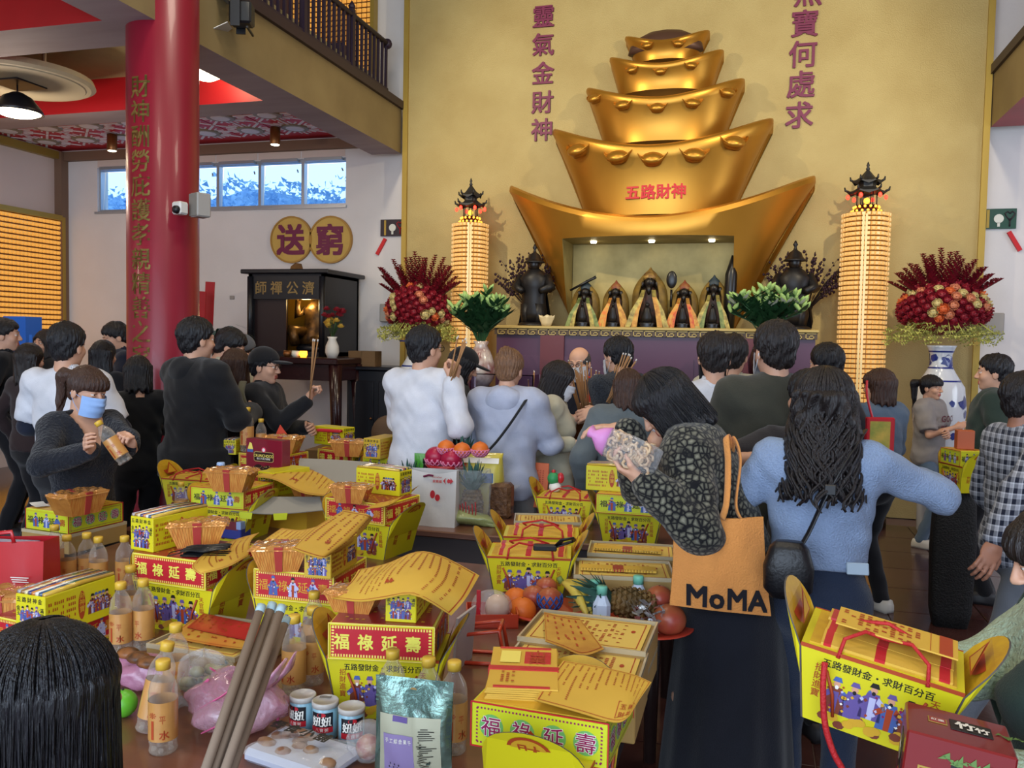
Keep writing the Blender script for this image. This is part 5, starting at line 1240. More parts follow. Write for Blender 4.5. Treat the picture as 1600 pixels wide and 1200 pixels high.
# near big box
p, a, w = fr((732, 1162), (955, 1204), .90, LD)
L = lidbox('coin', 'coin', p, a, 'nearest gift box with purple characters in green circles', 1.03)
p3 = L.location.copy(); basket(Vector((p3.x+.01, p3.y-.03, TZ)), a+PI/2, 'nearest ingot box, its round flap towards the camera', 1.0, False)
sheet([[(835, 1094, 1.015), (900, 1112, 1.012), (962, 1129, 1.0), (985, 1117, 1.0)], [(858, 1060, 1.02), (915, 1070, 1.02), (975, 1085, 1.015), (1000, 1092, 1.0)], [(880, 1032, 1.02), (930, 1040, 1.02), (985, 1052, 1.015), (1018, 1066, 1.005)]], 'big yellow sheet with a stamped box on the nearest gift box', 13, 15, stamp='五路財神')
t = thing('joss_stack', 'tied stack of red-edged yellow papers on the nearest gift box', 'paper bundle', az(818, 1060, .996), a+.28); b = MB()
for k in range(6):
    b.T = TM((0, 0, k*.0045), rz=(k % 3-1)*.02); b.box(-.075, .075, -.12, .12, 0, .0038, 0)
b.T = None; b.build('paper', M_paper, t)
b = MB(); b.box(-.078, .078, -.022, .0, -.001, .0285, 0); b.box(-.06, .06, -.118, -.109, .0265, .0282, 0); b.box(-.06, .06, .109, .118, .0265, .0282, 0); b.box(.0, .06, .02, .09, .0265, .0281, 0); b.build('red_band', M_bred, t)
b = MB(); b.T = TOP(.0285); b.box(-.055, -.01, -.0006, 0, .02, .09, 0); b.text('山', .03, .075, .04, 1, y=-.0012); b.text('業', .03, .035, .04, 1, y=-.0012); dashes(b, -.05, -.015, -.09, -.03, 3, 6, 1, random.Random(3)); b.T = None; b.build('printing', [M_cream, M_inkr], t)
# right-middle ingot boxes
place_basket((761, 869), (892, 874), 'front yellow ingot box with the black strap on top')
o = thing('strap_bundle', 'black buckled strap lying on the front yellow ingot box', 'strap', az(862, 856, LZ+.045), .2); b = MB(); b.bbox(-.07, .02, -.02, .015, -.01, .012, .004); b.box(-.055, -.02, -.0205, -.02, -.004, .006); b.build('buckle', M_black, o)
b = MB(); b.tube([(0, 0, .0), (.05, .01, .015), (.085, .0, .03), (.08, -.02, .045), (.04, -.015, .035), (.02, 0, .01)], .014, 8, 0, True, .35); b.build('webbing', M_black, o)
place_basket((786, 838), (905, 842), 'yellow ingot box with looped red cord behind the front one')
p, a, w = fr((800, 815), (912, 818), .85, .24); tray(Vector((p.x, p.y, TZ)), a, .34, .2, .1, 'tray box behind the looped-cord ingot box', False, 10)
L = place_lid('green_fig', 'coin', (931, 801), (1033, 808), LZ, 'yellow-green gift box with blue figures beside the patterned sleeve'); under(L, 'upright ingot box with printed deities and red ribbons beside the tote bag', sc=1.0)
place_joss('stripe', (915, 765), (997, 771), JZ, 'yellow joss box under the woman\'s left hand', True)
PROTO_LAST = place_basket((838, 776), (925, 782), 'rear ingot box with drooping red cord and foil packet').location.copy()
bundle(az(872, 822, TZ), .1, 'shiny foil-wrapped packet leaning on the rear ingot box', .8, 1.4)
# open grey cartons
M_greyb = mat('grey_board', '8f8a80', .8)
def flap(rows, label):
    P = [[az(*q) for q in r] for r in rows]; org = P[0][0].copy(); S = lambda u, v: curve_pts([curve_pts(r, u) for r in P], v)-org
    t = thing('carton_flap', label, 'carton', org); b = MB(); b.grid(lambda u, v: S(u, v), 10, 6); b.grid(lambda u, v: S(1-u, v)-Vector((0, 0, .003)), 10, 6); b.build('board', M_greyb, t); return t, S
t, S = flap([[(360, 799, .90), (430, 803, .90), (505, 797, .90)], [(395, 775, .95), (440, 776, .955), (500, 776, .95)]], 'open grey carton lid with yellow tabs in the middle of the boxes')
for u0 in (.14, .48):
    b = MB(); b.add([S(u, .0)+Vector((0, -.002, dz)) for u, dz in ((u0, .002), (u0+.14, .002), (u0+.13, -.03), (u0+.01, -.03))], [(3, 2, 1, 0)]); b.build('yellow_tab', M_yg, t)
flap([[(462, 757, .95), (515, 764, .95), (572, 768, .95)], [(468, 716, 1.06), (520, 718, 1.06), (580, 722, 1.06)]], 'upright grey carton flap behind the draped joss box')
# left-rear baskets
place_basket((252, 747), (330, 752), 'yellow ingot box against the black coats at left rear')
L = place_lid('green_fig', 'red_text', (298, 790), (381, 797), LZ, 'yellow-green gift box with figures behind the clear bottle'); under(L, 'ingot box beneath the yellow-green box behind the clear bottle')
place_bundle(363, 766, JZ, .15, 'gold paper bundle on the yellow-green box behind the clear bottle', 1.15, 1.1)
J = place_joss('plain2', (398, 772), (432, 777), LZ, 'yellow joss box under the long draped sheet near the chocolate box'); b = MB(); b.box(-.2, .2, -.14, .14, 0, LZ-TZ); o = b.build('carton', M_gold); o.location = (J.location.x+.08, J.location.y, TZ); o.rotation_euler = (0, 0, J.rotation_euler.z); tag(o, 'yellow carton beneath the draped joss box in the middle', 'box')
sheet([[(398, 745, LZ+.115), (430, 750, LZ+.115), (472, 770, LZ+.07), (510, 775, LZ+.045)], [(415, 735, LZ+.116), (448, 738, LZ+.116), (490, 752, LZ+.08), (525, 757, LZ+.055)], [(430, 725, LZ+.115), (462, 727, LZ+.115), (500, 737, LZ+.09), (540, 745, LZ+.06)]], 'long yellow sheet draped from the joss box near the chocolate box', 12, 21)
place_bundle(478, 774, LZ, .1, 'gold bundle under the long draped yellow sheet', .8)
# blue and maroon snack box
t = thing('snack_box', 'blue and dark red snack box between the yellow boxes at left', 'box', az(355, 838, TZ+.02), R(-4)); b = MB(); b.bbox(-.11, .11, -.04, .04, 0, .085, .004); b.build('carton', mat('snack_blue', '1c2f84', .3, coat=.6), t)
b = MB(); b.box(-.095, .095, -.0412, .041, .045, .0862); b.build('top_print', mat('snack_maroon', '6a1626', .3, coat=.6), t); b = MB(); b.box(-.111, -.09, -.0415, .0415, .05, .0865); b.box(.085, .111, -.0415, .0415, .05, .0865); b.build('corner_print', mat('snack_pale', '8aa0cc', .3), t)
b = MB(); b.box(-.13, .13, -.06, .06, 0, .02); o = b.build('box_slab', M_gold); o.location = az(355, 836, TZ); o.rotation_euler = (0, 0, R(-4)); tag(o, 'thin yellow box under the blue snack box', 'box')
# chocolate box on the rear stack
M_choc = mat('choc_box_maroon', '7a1428', .3, coat=.5)
def choc_grad(): pass
p, a, w = fr((376, 742), (449, 750), .97, .07)
t = thing('chocolate_box', 'dark red chocolate biscuit box standing on the left rear table', 'box', p, a); w_ = .255; h_ = .21
b = MB(); b.bbox(-w_/2, w_/2, -.035, .035, 0, h_, .003); b.build('carton', M_choc, t)
b = MB(); b.T = FRONT(.07)
b.prism([(x, z) for x, z in ((-.07, .092), (-.06, .086), (.06, .086), (.07, .092), (.07, .135), (.06, .142), (-.06, .142), (-.07, .135))], -.0008, 0, 1); b.prism([(-.066, .095), (-.057, .09), (.057, .09), (.066, .095), (.066, .132), (.057, .138), (-.057, .138), (-.066, .132)], -.0016, -.0008, 0)
b.latin('CRUNCHOCO', 0, .120, .022, 2, y=-.002, bold=.02, gap=.03); b.text('粒仁巧克力餅乾', 0, .103, .0125, 3, y=-.002, pitch=.0135)
ngon(b, 0, .152, .016, .016, 4, -.001, 16); ngon(b, 0, .152, .010, .010, 3, -.0015, 12)
for x, r_ in ((-.035, .042), (.03, .04)): ngon(b, x, .035, r_, r_*.85, 0, -.0015-.001*(x > 0), 20)
rr = random.Random(3)
for k in range(40): x = rr.uniform(-.07, .06); ngon(b, x, .035+rr.uniform(-.03, .03), .003, .0025, 1, -.003, 5)
b.add([(-.115, -.001, .15), (-.075, -.001, .15), (-.085, -.001, .185), (-.1, -.001, .19)], [(0, 1, 2, 3)], 2); b.box(-.118, -.075, -.001, 0, .135, .152, 5); b.add([(.06, -.001, .0), (.12, -.001, .0), (.1, -.001, .02)], [(0, 1, 2)], 2)
b.T = None; b.build('printing', [mat('choc_dark', '2c1210', .4), mat('print_brass', 'a8905a', .4), M_cream, M_inkw, mat('print_pinkred', 'd04060', .4), M_f2], t)
b = MB(); b.box(-.14, .14, -.11, .11, 0, .97-TZ); o = b.build('carton', M_bredd); q = az(412, 740, .97); o.location = (p.x, p.y+.03, TZ); tag(o, 'dark red carton beneath the chocolate biscuit box', 'box')
# rear red box with bottles, bundle, orange card
L = lidbox('red_text', 'red_fig', Vector(ad(428, 704, 5.35)), a, 'red gift box behind the chocolate box, bottles standing on it', 1.1); zt2 = L.location.z+LH+.002
L.location.z = .93; zt2 = .93+LH+.002; b = MB(); b.box(-.15, .15, -.12, .12, 0, .93-TZ); o = b.build('carton', M_yel); o.location = (L.location.x, L.location.y, TZ); tag(o, 'yellow carton under the rear red box with bottles', 'box')
Yr = L.location.y
def on_rear(px, zz, dy=0): return Vector((ay(px, 650, Yr+dy).x, Yr+dy, zz))
bottle(on_rear(386, zt2, -.05), 'tall water bottle standing on the rear red box', 0, sc=1.25); bottle(on_rear(408, zt2-.02, .02), 'shorter water bottle beside the tall one on the rear red box', 0)
bundle(on_rear(445, zt2, .0), .1, 'gold paper bundle on the rear red box beside the bottles', 1.15, 1.1)
joss('stripe', on_rear(371, zt2-.02, .0), .1, 'yellow joss box at the left end of the rear red box', .9); joss('stripe', on_rear(425, zt2-.01, .13), .2, 'yellow joss box behind the bottles on the rear red box', .9)
t = thing('orange_card', 'orange-red pointed card standing behind the rear bottles', 'card', on_rear(438, zt2+.07, .1)); b = MB(); b.prism([(-.05, -.07), (.05, -.07), (.05, .03), (0, .09), (-.03, .03)], -.003, .003); b.build('card', mat('orange_card', 'c8402a', .5), t)
# right rear pair
L = place_lid('red_text', 'green_fig', (490, 722), (558, 732), LZ, 'dark red gift box at the back under the first of two joss boxes'); under(L, 'ingot box beneath the dark red gift box at the back')
place_joss('plain2', (490, 693), (537, 698), JZ, 'yellow joss box on the dark red gift box at the back', True)
b = MB(); b.bbox(-.09, .09, -.02, .02, 0, .02, .006); o = b.build('red_packet', M_bred); o.location = (PROTO[('joss', 'plain2')].location if False else ay(515, 664, L.location.y+.02)); tag(o, 'red packet on top of the joss box at the back', 'packet'); o.location.z = JZ+JH
L = place_lid('green_fig', 'green_fig', (566, 735), (620, 741), LZ, 'yellow gift box with black characters left of the white paper bag'); under(L, 'ingot box beneath the yellow gift box with black characters')
place_joss('plain', (567, 716), (594, 718), JZ, 'mustard joss box at the back left of the white paper bag')
place_bundle(546, 712, JZ-.01, .2, 'gold bundle with red band beside the mustard joss box at the back', 1.2)
bundle(L.location+Vector((.06, .05, LH+.002)), .3, 'crumpled gold bundle furthest back near the white sweater', .9)
# bottles
for px, py, lb in ((105, 925, 'first water bottle from the left below the yellow-green box'), (136, 920, 'second water bottle below the yellow-green box'), (154, 928, 'third water bottle below the yellow-green box, front of the pair'), (86, 905, 'water bottle behind the red gift bag'), (195, 926, 'water bottle left of the left red box'),
                   (189, 1018, 'water bottle standing left of the yellow ingot box, front left of two'), (224, 1012, 'water bottle standing before the yellow ingot box, front right of two'), (204, 985, 'water bottle behind the two bottles left of the ingot box'),
                   (283, 818, 'water bottle in front of the ingot box at left rear'), (488, 1066, 'water bottle behind the front one right of the incense bundle'), (490, 1035, 'rearmost water bottle right of the incense bundle'), (459, 1082, 'front water bottle right of the incense bundle'),
                   (255, 1172, 'front water bottle with red print between the pink bag and the dark head'), (275, 1100, 'water bottle behind the bag of crackers'), (612, 1150, 'water bottle behind the silver pouch, left of three'), (668, 1165, 'water bottle behind the silver pouch, middle of three'), (708, 1172, 'water bottle behind the silver pouch, right of three')):
    place_bottle(px, py, lb, rz=rnd.uniform(-.5, .9))
q = az(232, 1140, TZ); bottle(q, 'leaning water bottle behind the front one by the dark head', .3, rot=(R(-4), R(12), .6))
# clear gourd bottle
q = ad(345, 770, 4.25); t = thing('oil_bottle', 'clear round-shouldered bottle with pale blue cap left of the chocolate box', 'bottle', (q.x, q.y, .88)); b = MB(); b.lathe([(.03, 0), (.05, .01), (.056, .05), (.045, .085), (.036, .1), (.045, .13), (.044, .15), (.03, .175), (.017, .195), (.016, .215)], 20); b.build('bottle_body', mat('clear_blue_pet', 'b4c4d8', .05, alpha=.12, edge=.75, spec=.9, coat=1), t); b = MB(); b.lathe([(.02, .21), (.02, .235), (.017, .24)], 14); b.build('cap', mat('pale_blue_cap', '9ab4dc', .4), t); b = MB(); b.lathe([(.0385, .098), (.047, .13), (.0455, .15)], 20, cap=False); b.build('label_wrap', mat('bottle_blue_label', '7a98cc', .35), t)
b = MB(); b.box(-.08, .08, -.06, .06, 0, .13); o = b.build('carton', M_gold); o.location = (q.x, q.y, TZ); tag(o, 'small yellow carton under the clear round-shouldered bottle', 'box')
# ---------------------------------------------------------------- rear right table: fruit, bags
M_net = mat('foam_net', 'd47a98', .8); M_apple = mat('dragonfruit_red', 'a3163c', .35, var=.15, vscale=12); M_orange = mat('orange_fruit', 'd2691e', .45, bump=.1, bscale=200); M_dish = mat('red_dish', 'a01c22', .3, coat=.4)
q = az(700, 800, TZ); Yt = 4.50
def onr(px, py, Y_): return ay(px, py, Y_)
c = onr(697, 727, Yt); zd = c.z-.02
t = thing('fruit_dish', 'red footed dish of large red fruit behind the white paper bag', 'dish', (c.x, Yt, TZ)); b = MB(); b.lathe([(.06, 0), (.03, .02), (.028, zd-TZ-.03), (.10, zd-TZ), (.12, zd-TZ+.03), (.09, zd-TZ+.01)], 24); b.build('dish', M_dish, t)
for k, (dx, dy, dz, lb) in enumerate(((-.055, -.02, .07, 'left red fruit in pink foam net on the red dish'), (.05, -.045, .065, 'right red fruit in pink foam net on the red dish'), (.0, .06, .08, 'rear red fruit on the red dish'))):
    f = thing('red_fruit', lb, 'fruit', (c.x+dx, Yt+dy, zd+dz)); b = MB(); b.ball((0, 0, 0), (.062, .06, .056), 0, 16, 10); b.build('fruit', M_apple, f)
    nb = MB()
    for s in range(12):
        for d_ in (-1, 1): nb.tube([(.065*math.cos(a_)*(math.cos(e)), .063*math.sin(a_)*math.cos(e), .059*math.sin(e)) for e, a_ in [(-1.0+j*.16, s*PI/6+d_*j*.12) for j in range(6)]], .0045, 4)
    nb.build('foam_net', M_net, f)
for k, (px, py, lb) in enumerate(((678+22-15, 690, 'left orange in a pink foam net on top of the fruit'), (722, 694, 'middle orange in a pink foam net on top of the fruit'), (750, 693, 'right orange in a pink foam net on top of the fruit'))):
    c2 = onr(px+12 if k == 0 else px, py+9, Yt-.04); f = thing('orange', lb, 'fruit', c2); b = MB(); b.ball((0, 0, 0), (.048, .048, .042), 0, 16, 10); b.lathe([(.004, .041), (.003, .046)], 6); b.build('fruit', M_orange, f)
    nb = MB()
    for s in range(14):
        for d_ in (-1, 1): nb.tube([(.050*math.cos(a_)*math.cos(e), .050*math.sin(a_)*math.cos(e), .044*math.sin(e)) for e, a_ in [(-1.2+j*.2, s*PI/7+d_*j*.14) for j in range(7)]], .004, 4)
    nb.build('foam_net', M_net, f)
M_pine = mat('pineapple_skin', '7a5a2c', .6, col2='4a3a1e', vscale=16); M_pleaf = mat('pineapple_leaf', '3c6458', .5, col2='28463c', vscale=12)
def pineapple(loc, label, sc=1, rot=(0, 0, 0), crown=True):
    t = thing('pineapple', label, 'pineapple', loc, rot=rot); t.scale = (sc,)*3; rr = random.Random(int(abs(loc[0])*100))
    b = MB()
    for j in range(9):
        for k in range(12):
            a = 2*PI*(k+.5*(j % 2))/12; z = .012+j*.018; r_ = .055*math.sin(PI*(.18+.68*(j+.5)/9))**.5; c_ = Vector((r_*math.cos(a), r_*math.sin(a), z)); n_ = Vector((math.cos(a), math.sin(a), 0)); s_ = Vector((-math.sin(a), math.cos(a), 0))
            b.add([tuple(c_-s_*.014), tuple(c_-Vector((0, 0, .0115))), tuple(c_+s_*.014), tuple(c_+Vector((0, 0, .0115))), tuple(c_+n_*.009)], [(0, 1, 4), (1, 2, 4), (2, 3, 4), (3, 0, 4)])
    b.lathe([(.03, 0), (.048, .05), (.052, .09), (.045, .14), (.025, .17)], 14); b.build('fruit', M_pine, t)
    if crown:
        for k in range(38):
            a = k*2.4; l = .06+.11*(k/38)*rr.uniform(.8, 1.1); o_ = (1-k/38)*.9+.12; d_ = Vector((math.cos(a), math.sin(a), 0)); n_ = Vector((-math.sin(a), math.cos(a), 0))
            P = [Vector((0, 0, .16))+d_*(.018+l*o_*s)+Vector((0, 0, l*s*(1.15-.5*s*o_))) for s in (0, .4, .75, 1)]
            b = MB(); wd = (.012, .012, .008, .0005); b.add([tuple(p_+n_*w_*e+d_*(0 if e else -.003)) for p_, w_ in zip(P, wd) for e in (-1, 0, 1)], [(3*i+e, 3*i+e+1, 3*i+e+4, 3*i+e+3) for i in range(3) for e in (0, 1)], 0, True); b.build('leaf', M_pleaf, t)
    return t
Yp = 4.80
q = ay(640, 745, 4.60); pineapple((q.x, 4.60, TZ), 'small pineapple beside the green pouch in front of the white sweater', .92)
q = ay(724, 745, 4.65); pineapple((q.x, 4.65, TZ+.14), 'pineapple whose crown rises behind the oranges', 1.0); b = MB(); b.bbox(-.08, .08, -.08, .08, 0, .14, .008); o = b.build('carton', M_card); o.location = (q.x, 4.65, TZ); tag(o, 'brown carton hidden behind the fruit dish', 'box')
q = az(736, 812, TZ); pineapple((q.x*.98, 4.40, TZ+.01), 'pineapple standing in a clear bag before the rice sack', 1.05)
M_film = mat('clear_film', 'e4e6ea', .10, alpha=.12, edge=.5, coat=1, spec=.9, bump=.9, bscale=24)
t = thing('plastic_bag', 'clear plastic bag with red print around the front pineapple', 'bag', (q.x*.98, 4.40, TZ)); rr = random.Random(6); b = MB()
b.loft([[((r_+.008*math.sin(5*a_+z*40))*math.cos(a_)*1.05, (r_+.006*math.sin(7*a_))*math.sin(a_)*.8, z) for a_ in [2*PI*k/28 for k in range(28)]] for r_, z in ((.075, .001), (.10, .03), (.10, .1), (.095, .18), (.105, .26), (.09, .30))], 0, False, True); b.build('film', M_film, t)
b = MB()
for k in range(9): a_ = -1.0+.18*k; b.tube([(.104*math.sin(a_), -.083*math.cos(a_), .03), (.103*math.sin(a_+.05), -.085*math.cos(a_), .08), (.1*math.sin(a_), -.082*math.cos(a_), .11+.01*(k % 3))], .003, 4)
b.build('red_print', M_rope, t)
q2 = az(752, 806, TZ); t = thing('rice_sack', 'yellow and blue rice sack behind the bagged pineapple', 'sack', (ay(752, 730, 4.62).x, 4.62, TZ), .1); b = MB()
b.loft([[((w_+.006*math.sin(4*a_))*math.copysign(abs(math.cos(a_))**.6, math.cos(a_)), d_*math.copysign(abs(math.sin(a_))**.7, math.sin(a_)), z) for a_ in [2*PI*k/28 for k in range(28)]] for w_, d_, z in ((.10, .05, 0), (.13, .07, .04), (.135, .075, .16), (.125, .06, .27), (.12, .02, .33), (.125, .006, .36))], 0, True, True); b.build('sack', mat('sack_yellow', 'd0b83c', .35, col2='c0c060', vscale=6, coat=.5), t)
b = MB(); b.grid(lambda u, v: ((u-.5)*.17, -.080+.012*math.sin(u*PI)*-1+.02*v*0, .20+.055*v), 8, 2); b.build('blue_label', mat('sack_blue', '2a6ab0', .35), t); b = MB(); b.grid(lambda u, v: ((u-.5)*.22, -.036+.02*(1-v)-.03*(1-v), .305+.03*v), 8, 2); b.build('white_seal', M_inkw, t)
q = az(672, 822, TZ); t = thing('paper_bag', 'white paper carrier bag with red print on the rear table', 'bag', (q.x, q.y+.05, TZ), R(3)); w_ = .135
b = MB()
def bagf(u, v, s): return ((u-.5)*2*w_*(1-.02*v), s*(.055-.035*v)+.010*math.sin(u*7+v*5)*(1-abs(2*u-1)), .30*v-.02*v*math.sin(u*PI)*(1 if s < 0 else 0))
b.grid(lambda u, v: bagf(u, v, -1), 14, 14); b.grid(lambda u, v: bagf(1-u, v, 1), 14, 14)
for e in (0, 1): b.grid(lambda u, v: tuple(Vector(bagf(e, v, -1)).lerp(Vector(bagf(e, v, 1)), u if e else 1-u)), 2, 14)
b.build('bag_body', mat('bag_white', 'c8c4c0', .45, bump=.25, bscale=9), t)
b = MB()
b.T = TM((.09, -.032, .245), rx=-.12); b.prism([(-.028, 0), (-.012, .017), (-.016, .006), (-.016, -.006), (-.012, -.017)], -.006, -.003); b.prism([(.028, 0), (.012, -.017), (.014, -.006), (.0, -.012), (-.006, 0), (.0, .012), (.014, .006), (.012, .017)], -.006, -.003)
b.T = TM((.03, -.032, .245), rx=-.12); b.text('家樂福', 0, -.004, .017, 0, y=-.006); b.T = TM((.03, -.034, .26), rx=-.12); b.latin('Carrefour', 0, .004, .012, 0, y=-.006)
b.T = TM((.02, -.05, .165), rx=-.1); ngon(b, -.008, .008, .014, .022, 0, -.012, 14); ngon(b, .02, -.008, .014, .018, 0, -.012, 14); b.T = None
b.build('red_print', M_bred, t)
b = MB(); b.tube([(-.05, -.03, .262), (-.02, -.032, .272), (.005, -.033, .27)], .006, 6, 0); b.build('handle_hole', M_maroon_txt, t)
q = ay(665, 730, 4.55); t = thing('glass_bottle', 'dark glass bottle behind the white paper bag', 'bottle', (q.x, 4.55, TZ)); b = MB(); b.lathe([(.034, 0), (.036, .01), (.036, .17), (.03, .2), (.015, .235), (.0135, .285), (.015, .30)], 18); b.build('bottle_body', mat('dark_glass', '1c1210', .08, coat=.5), t); b = MB(); b.lathe([(.0165, .29), (.0165, .315)], 12); b.build('cap', M_black, t)
t = thing('snack_pouch', 'green foil pouch behind the dark glass bottle', 'bag', (ay(672, 725, 4.66).x, 4.66, TZ), 0); b = MB(); b.grid(lambda u, v: ((u-.5)*.19, -.03*math.sin(PI*v)*math.sin(PI*u)-.01, .02+.31*v), 12, 12); b.grid(lambda u, v: ((.5-u)*.19, .03*math.sin(PI*v)*math.sin(PI*u)-.008, .02+.31*v), 12, 12); b.box(-.06, .06, -.02, .02, 0, .03); b.build('pouch', mat('pouch_green', '3c8a2c', .25, coat=.7, col2='5ca040', vscale=8, bump=.4, bscale=14), t)
# pale green bag, red-orange paper folder, odds and ends
q = az(735, 822, TZ); t = thing('green_bag', 'crumpled pale green plastic bag at the table edge', 'bag', (q.x, q.y+.03, TZ)); rr = random.Random(9); b = MB()
b.loft([[((x_), r_*math.cos(a_)*1.4+.01*math.sin(a_*3+i), .002+r_*.9*(1+math.sin(a_))+.004*math.sin(a_*5+i*2)) for a_ in [2*PI*k/22 for k in range(22)]] for i, (x_, r_) in enumerate(((-.13, .045), (-.09, .05), (-.03, .045), (.03, .036), (.08, .03), (.12, .018), (.14, .008)))], 0, True, True); b.build('film', mat('pale_green_film', 'a8b070', .3, coat=.5, bump=.6, bscale=26, trans=.3), t)
q = az(820, 798, TZ); t = thing('paper_folder', 'orange-red printed folder standing behind the ingot boxes', 'folder', (q.x, q.y+.12, TZ), R(-6)); b = MB(); b.T = TM(rx=R(-8)); b.bbox(-.105, .105, -.004, .004, 0, .27, .003); b.build('board', mat('folder_orange', 'c8643c', .6), t)
b = MB(); b.T = TM((0, -.005, 0), rx=R(-8)); dashes(b, -.07, -.02, .10, .22, 4, 10, 0, random.Random(2), dens=.9); dashes(b, .01, .08, .05, .23, 4, 14, 0, random.Random(3), dens=.8); b.build('printing', mat('folder_print', 'a84428', .6), t)
q = az(780, 805, TZ); t = thing('clear_bag', 'clear bag with oranges in front of the orange folder', 'bag', (q.x, q.y+.05, TZ)); b = MB(); b.ball((0, 0, .06), (.07, .06, .06), 0, 16, 10); b.loft([[(.03*math.cos(a_)+x_, .02*math.sin(a_), z) for a_ in [2*PI*k/12 for k in range(12)]] for x_, z in ((0, .10), (.04, .14), (.08, .17))], 0, True, True); b.build('film', M_film, t); b = MB(); b.ball((-.01, 0, .045), (.042, .04, .04)); b.build('orange_inside', M_orange, t)
q = ay(775, 745, 4.6); t = thing('dried_food_bag', 'clear bag of brown dried food beside the rice sack', 'bag', (q.x+.03, 4.6, TZ)); b = MB(); b.bbox(-.07, .07, -.05, .05, 0, .2, .02); b.build('contents', mat('dried_food', '7a5434', .5, col2='4a2c18', vscale=40, coat=.6, bump=.8, bscale=50), t)
# toy doll on the rear ingot box
q = ad(868, 728, 4.42); t = thing('toy_figure', 'small toy figure with green hat on the rear ingot box', 'toy', (ay(868, 728, PROTO_LAST.y).x, PROTO_LAST.y, LZ+.012)); b = MB(); b.ball((0, 0, .03), (.035, .03, .03), 0); b.build('body', M_inkw, t); b = MB(); b.ball((-.01, 0, .075), (.035, .033, .035)); b.build('hat', mat('toy_green', '2c8a50', .5), t); b = MB(); b.ball((.03, 0, .08), (.02, .02, .03)); b.ball((-.01, 0, .112), .012, 0, 8, 6); b.build('tassel', M_bred, t)
b = MB(); b.ball((0, 0, .0), (.05, .04, .02)); 
# standing hand bag foil on table
# ---------------------------------------------------------------- fruit plates in front of the trays
M_pl = mat('red_plate', 'b03a28', .3, coat=.3)
def plate(px, py, label, rad): q = az(px, py, TZ); t = thing('fruit_plate', label, 'plate', q); b = MB(); b.lathe([(rad*.6, 0), (rad*.65, .006), (rad, .022), (rad*.98, .026), (rad*.6, .010)], 32); b.build('plate', M_pl, t); return q
q = plate(858, 962, 'red plate of oranges, apples and bananas', .155); M_apl = mat('apple_red', '9a3c30', .35, col2='b0683c', vscale=9); M_ban = mat('banana_skin', 'c8b048', .45, var=.12, vscale=10)
def fruit(px, py, dy, r, m, label, net=None, nm='apple'):
    c = ay(px, py, q.y+dy); f = thing(nm, label, 'fruit', c); b = MB(); b.ball((0, 0, 0), (r, r, r*.92), 0, 16, 10); b.build('fruit', m, f)
    b = MB(); b.lathe([(.007, r*.88), (.003, r*.93)], 6); b.build('stem', M_twig, f)
    if net:
        nb = MB()
        for s in range(12):
            for d_ in (-1, 1): nb.tube([(r*1.04*math.cos(a_)*math.cos(e), r*1.04*math.sin(a_)*math.cos(e), r*math.sin(e)) for e, a_ in [(-.8+j*.25, s*PI/6+d_*j*.16) for j in range(6)]], .003, 4)
        nb.build('foam_net', net, f)
fruit(816, 954, -.05, .052, M_orange, 'larger orange at the front of the fruit plate', nm='orange'); fruit(806, 936, .03, .046, M_orange, 'orange at the left back of the fruit plate', nm='orange')
fruit(834, 932, .03, .044, M_apl, 'red apple behind the oranges on the fruit plate'); fruit(859, 936, .0, .046, M_apl, 'apple in a blue foam net on the fruit plate', mat('blue_net', '2c4f9a', .7)); fruit(854, 918, .10, .042, M_apl, 'apple at the back of the fruit plate')
c = ay(876, 913, q.y-.05); t = thing('banana_bunch', 'bunch of yellow bananas on the fruit plate', 'bananas', c)
for k in range(4):
    a_ = -.1+k*.2; b = MB(); P = [Vector((.0+.02*s+ .11*s*math.cos(a_*.8), -.05*s*math.sin(a_*2)-.03*k*s+.02, .0-.075*s*s-.0*s+.012*math.sin(s*3))) for s in (0, .15, .4, .7, .92, 1)]; b.tube(P, [.006, .012, .018, .018, .010, .005], 7); b.build('banana', M_ban, t)
b = MB(); b.tube([(0, .02, 0), (-.012, .02, .02)], [.012, .010], 7); b.build('stalk', mat('banana_stalk', '6a7a3a', .6), t)
q = plate(1012, 985, 'red plate with pineapple and apples at the table corner', .16)
pineapple((q.x+.02, q.y+.02, TZ+.075), 'peeled-crown pineapple lying on the corner plate', .95, (R(80), 0, R(-75)), True)
fruit(1046, 968, -.03, .058, M_apl, 'shiny red apple at the right of the corner plate'); fruit(1030, 935, .06, .05, M_apl, 'red apple at the back of the corner plate')
b = MB(); rr = random.Random(3)
for k in range(40): c_ = Vector((rr.uniform(-.05, .06), rr.uniform(-.03, .03), rr.uniform(0, .07))); d_ = Vector((rr.uniform(-1, 1), rr.uniform(-1, 1), rr.uniform(-1, 1)))*.03; e_ = Vector((rr.uniform(-1, 1), rr.uniform(-1, 1), rr.uniform(-1, 1)))*.02; b.add([tuple(c_), tuple(c_+d_), tuple(c_+d_+e_), tuple(c_+e_)], [(0, 1, 2, 3)])
o = stuff(b.build('foil_wrapping', mat('silver_foil', 'c8c8c8', .2, .8))); o.location = ay(1010, 975, q.y-.10); tag(o, 'crumpled silver foil at the front of the corner plate', 'foil')
M_mint = mat('mint_cap', '6fb8a0', .4); M_milk = mat('white_bottle', 'c0cce0', .25, coat=.3)
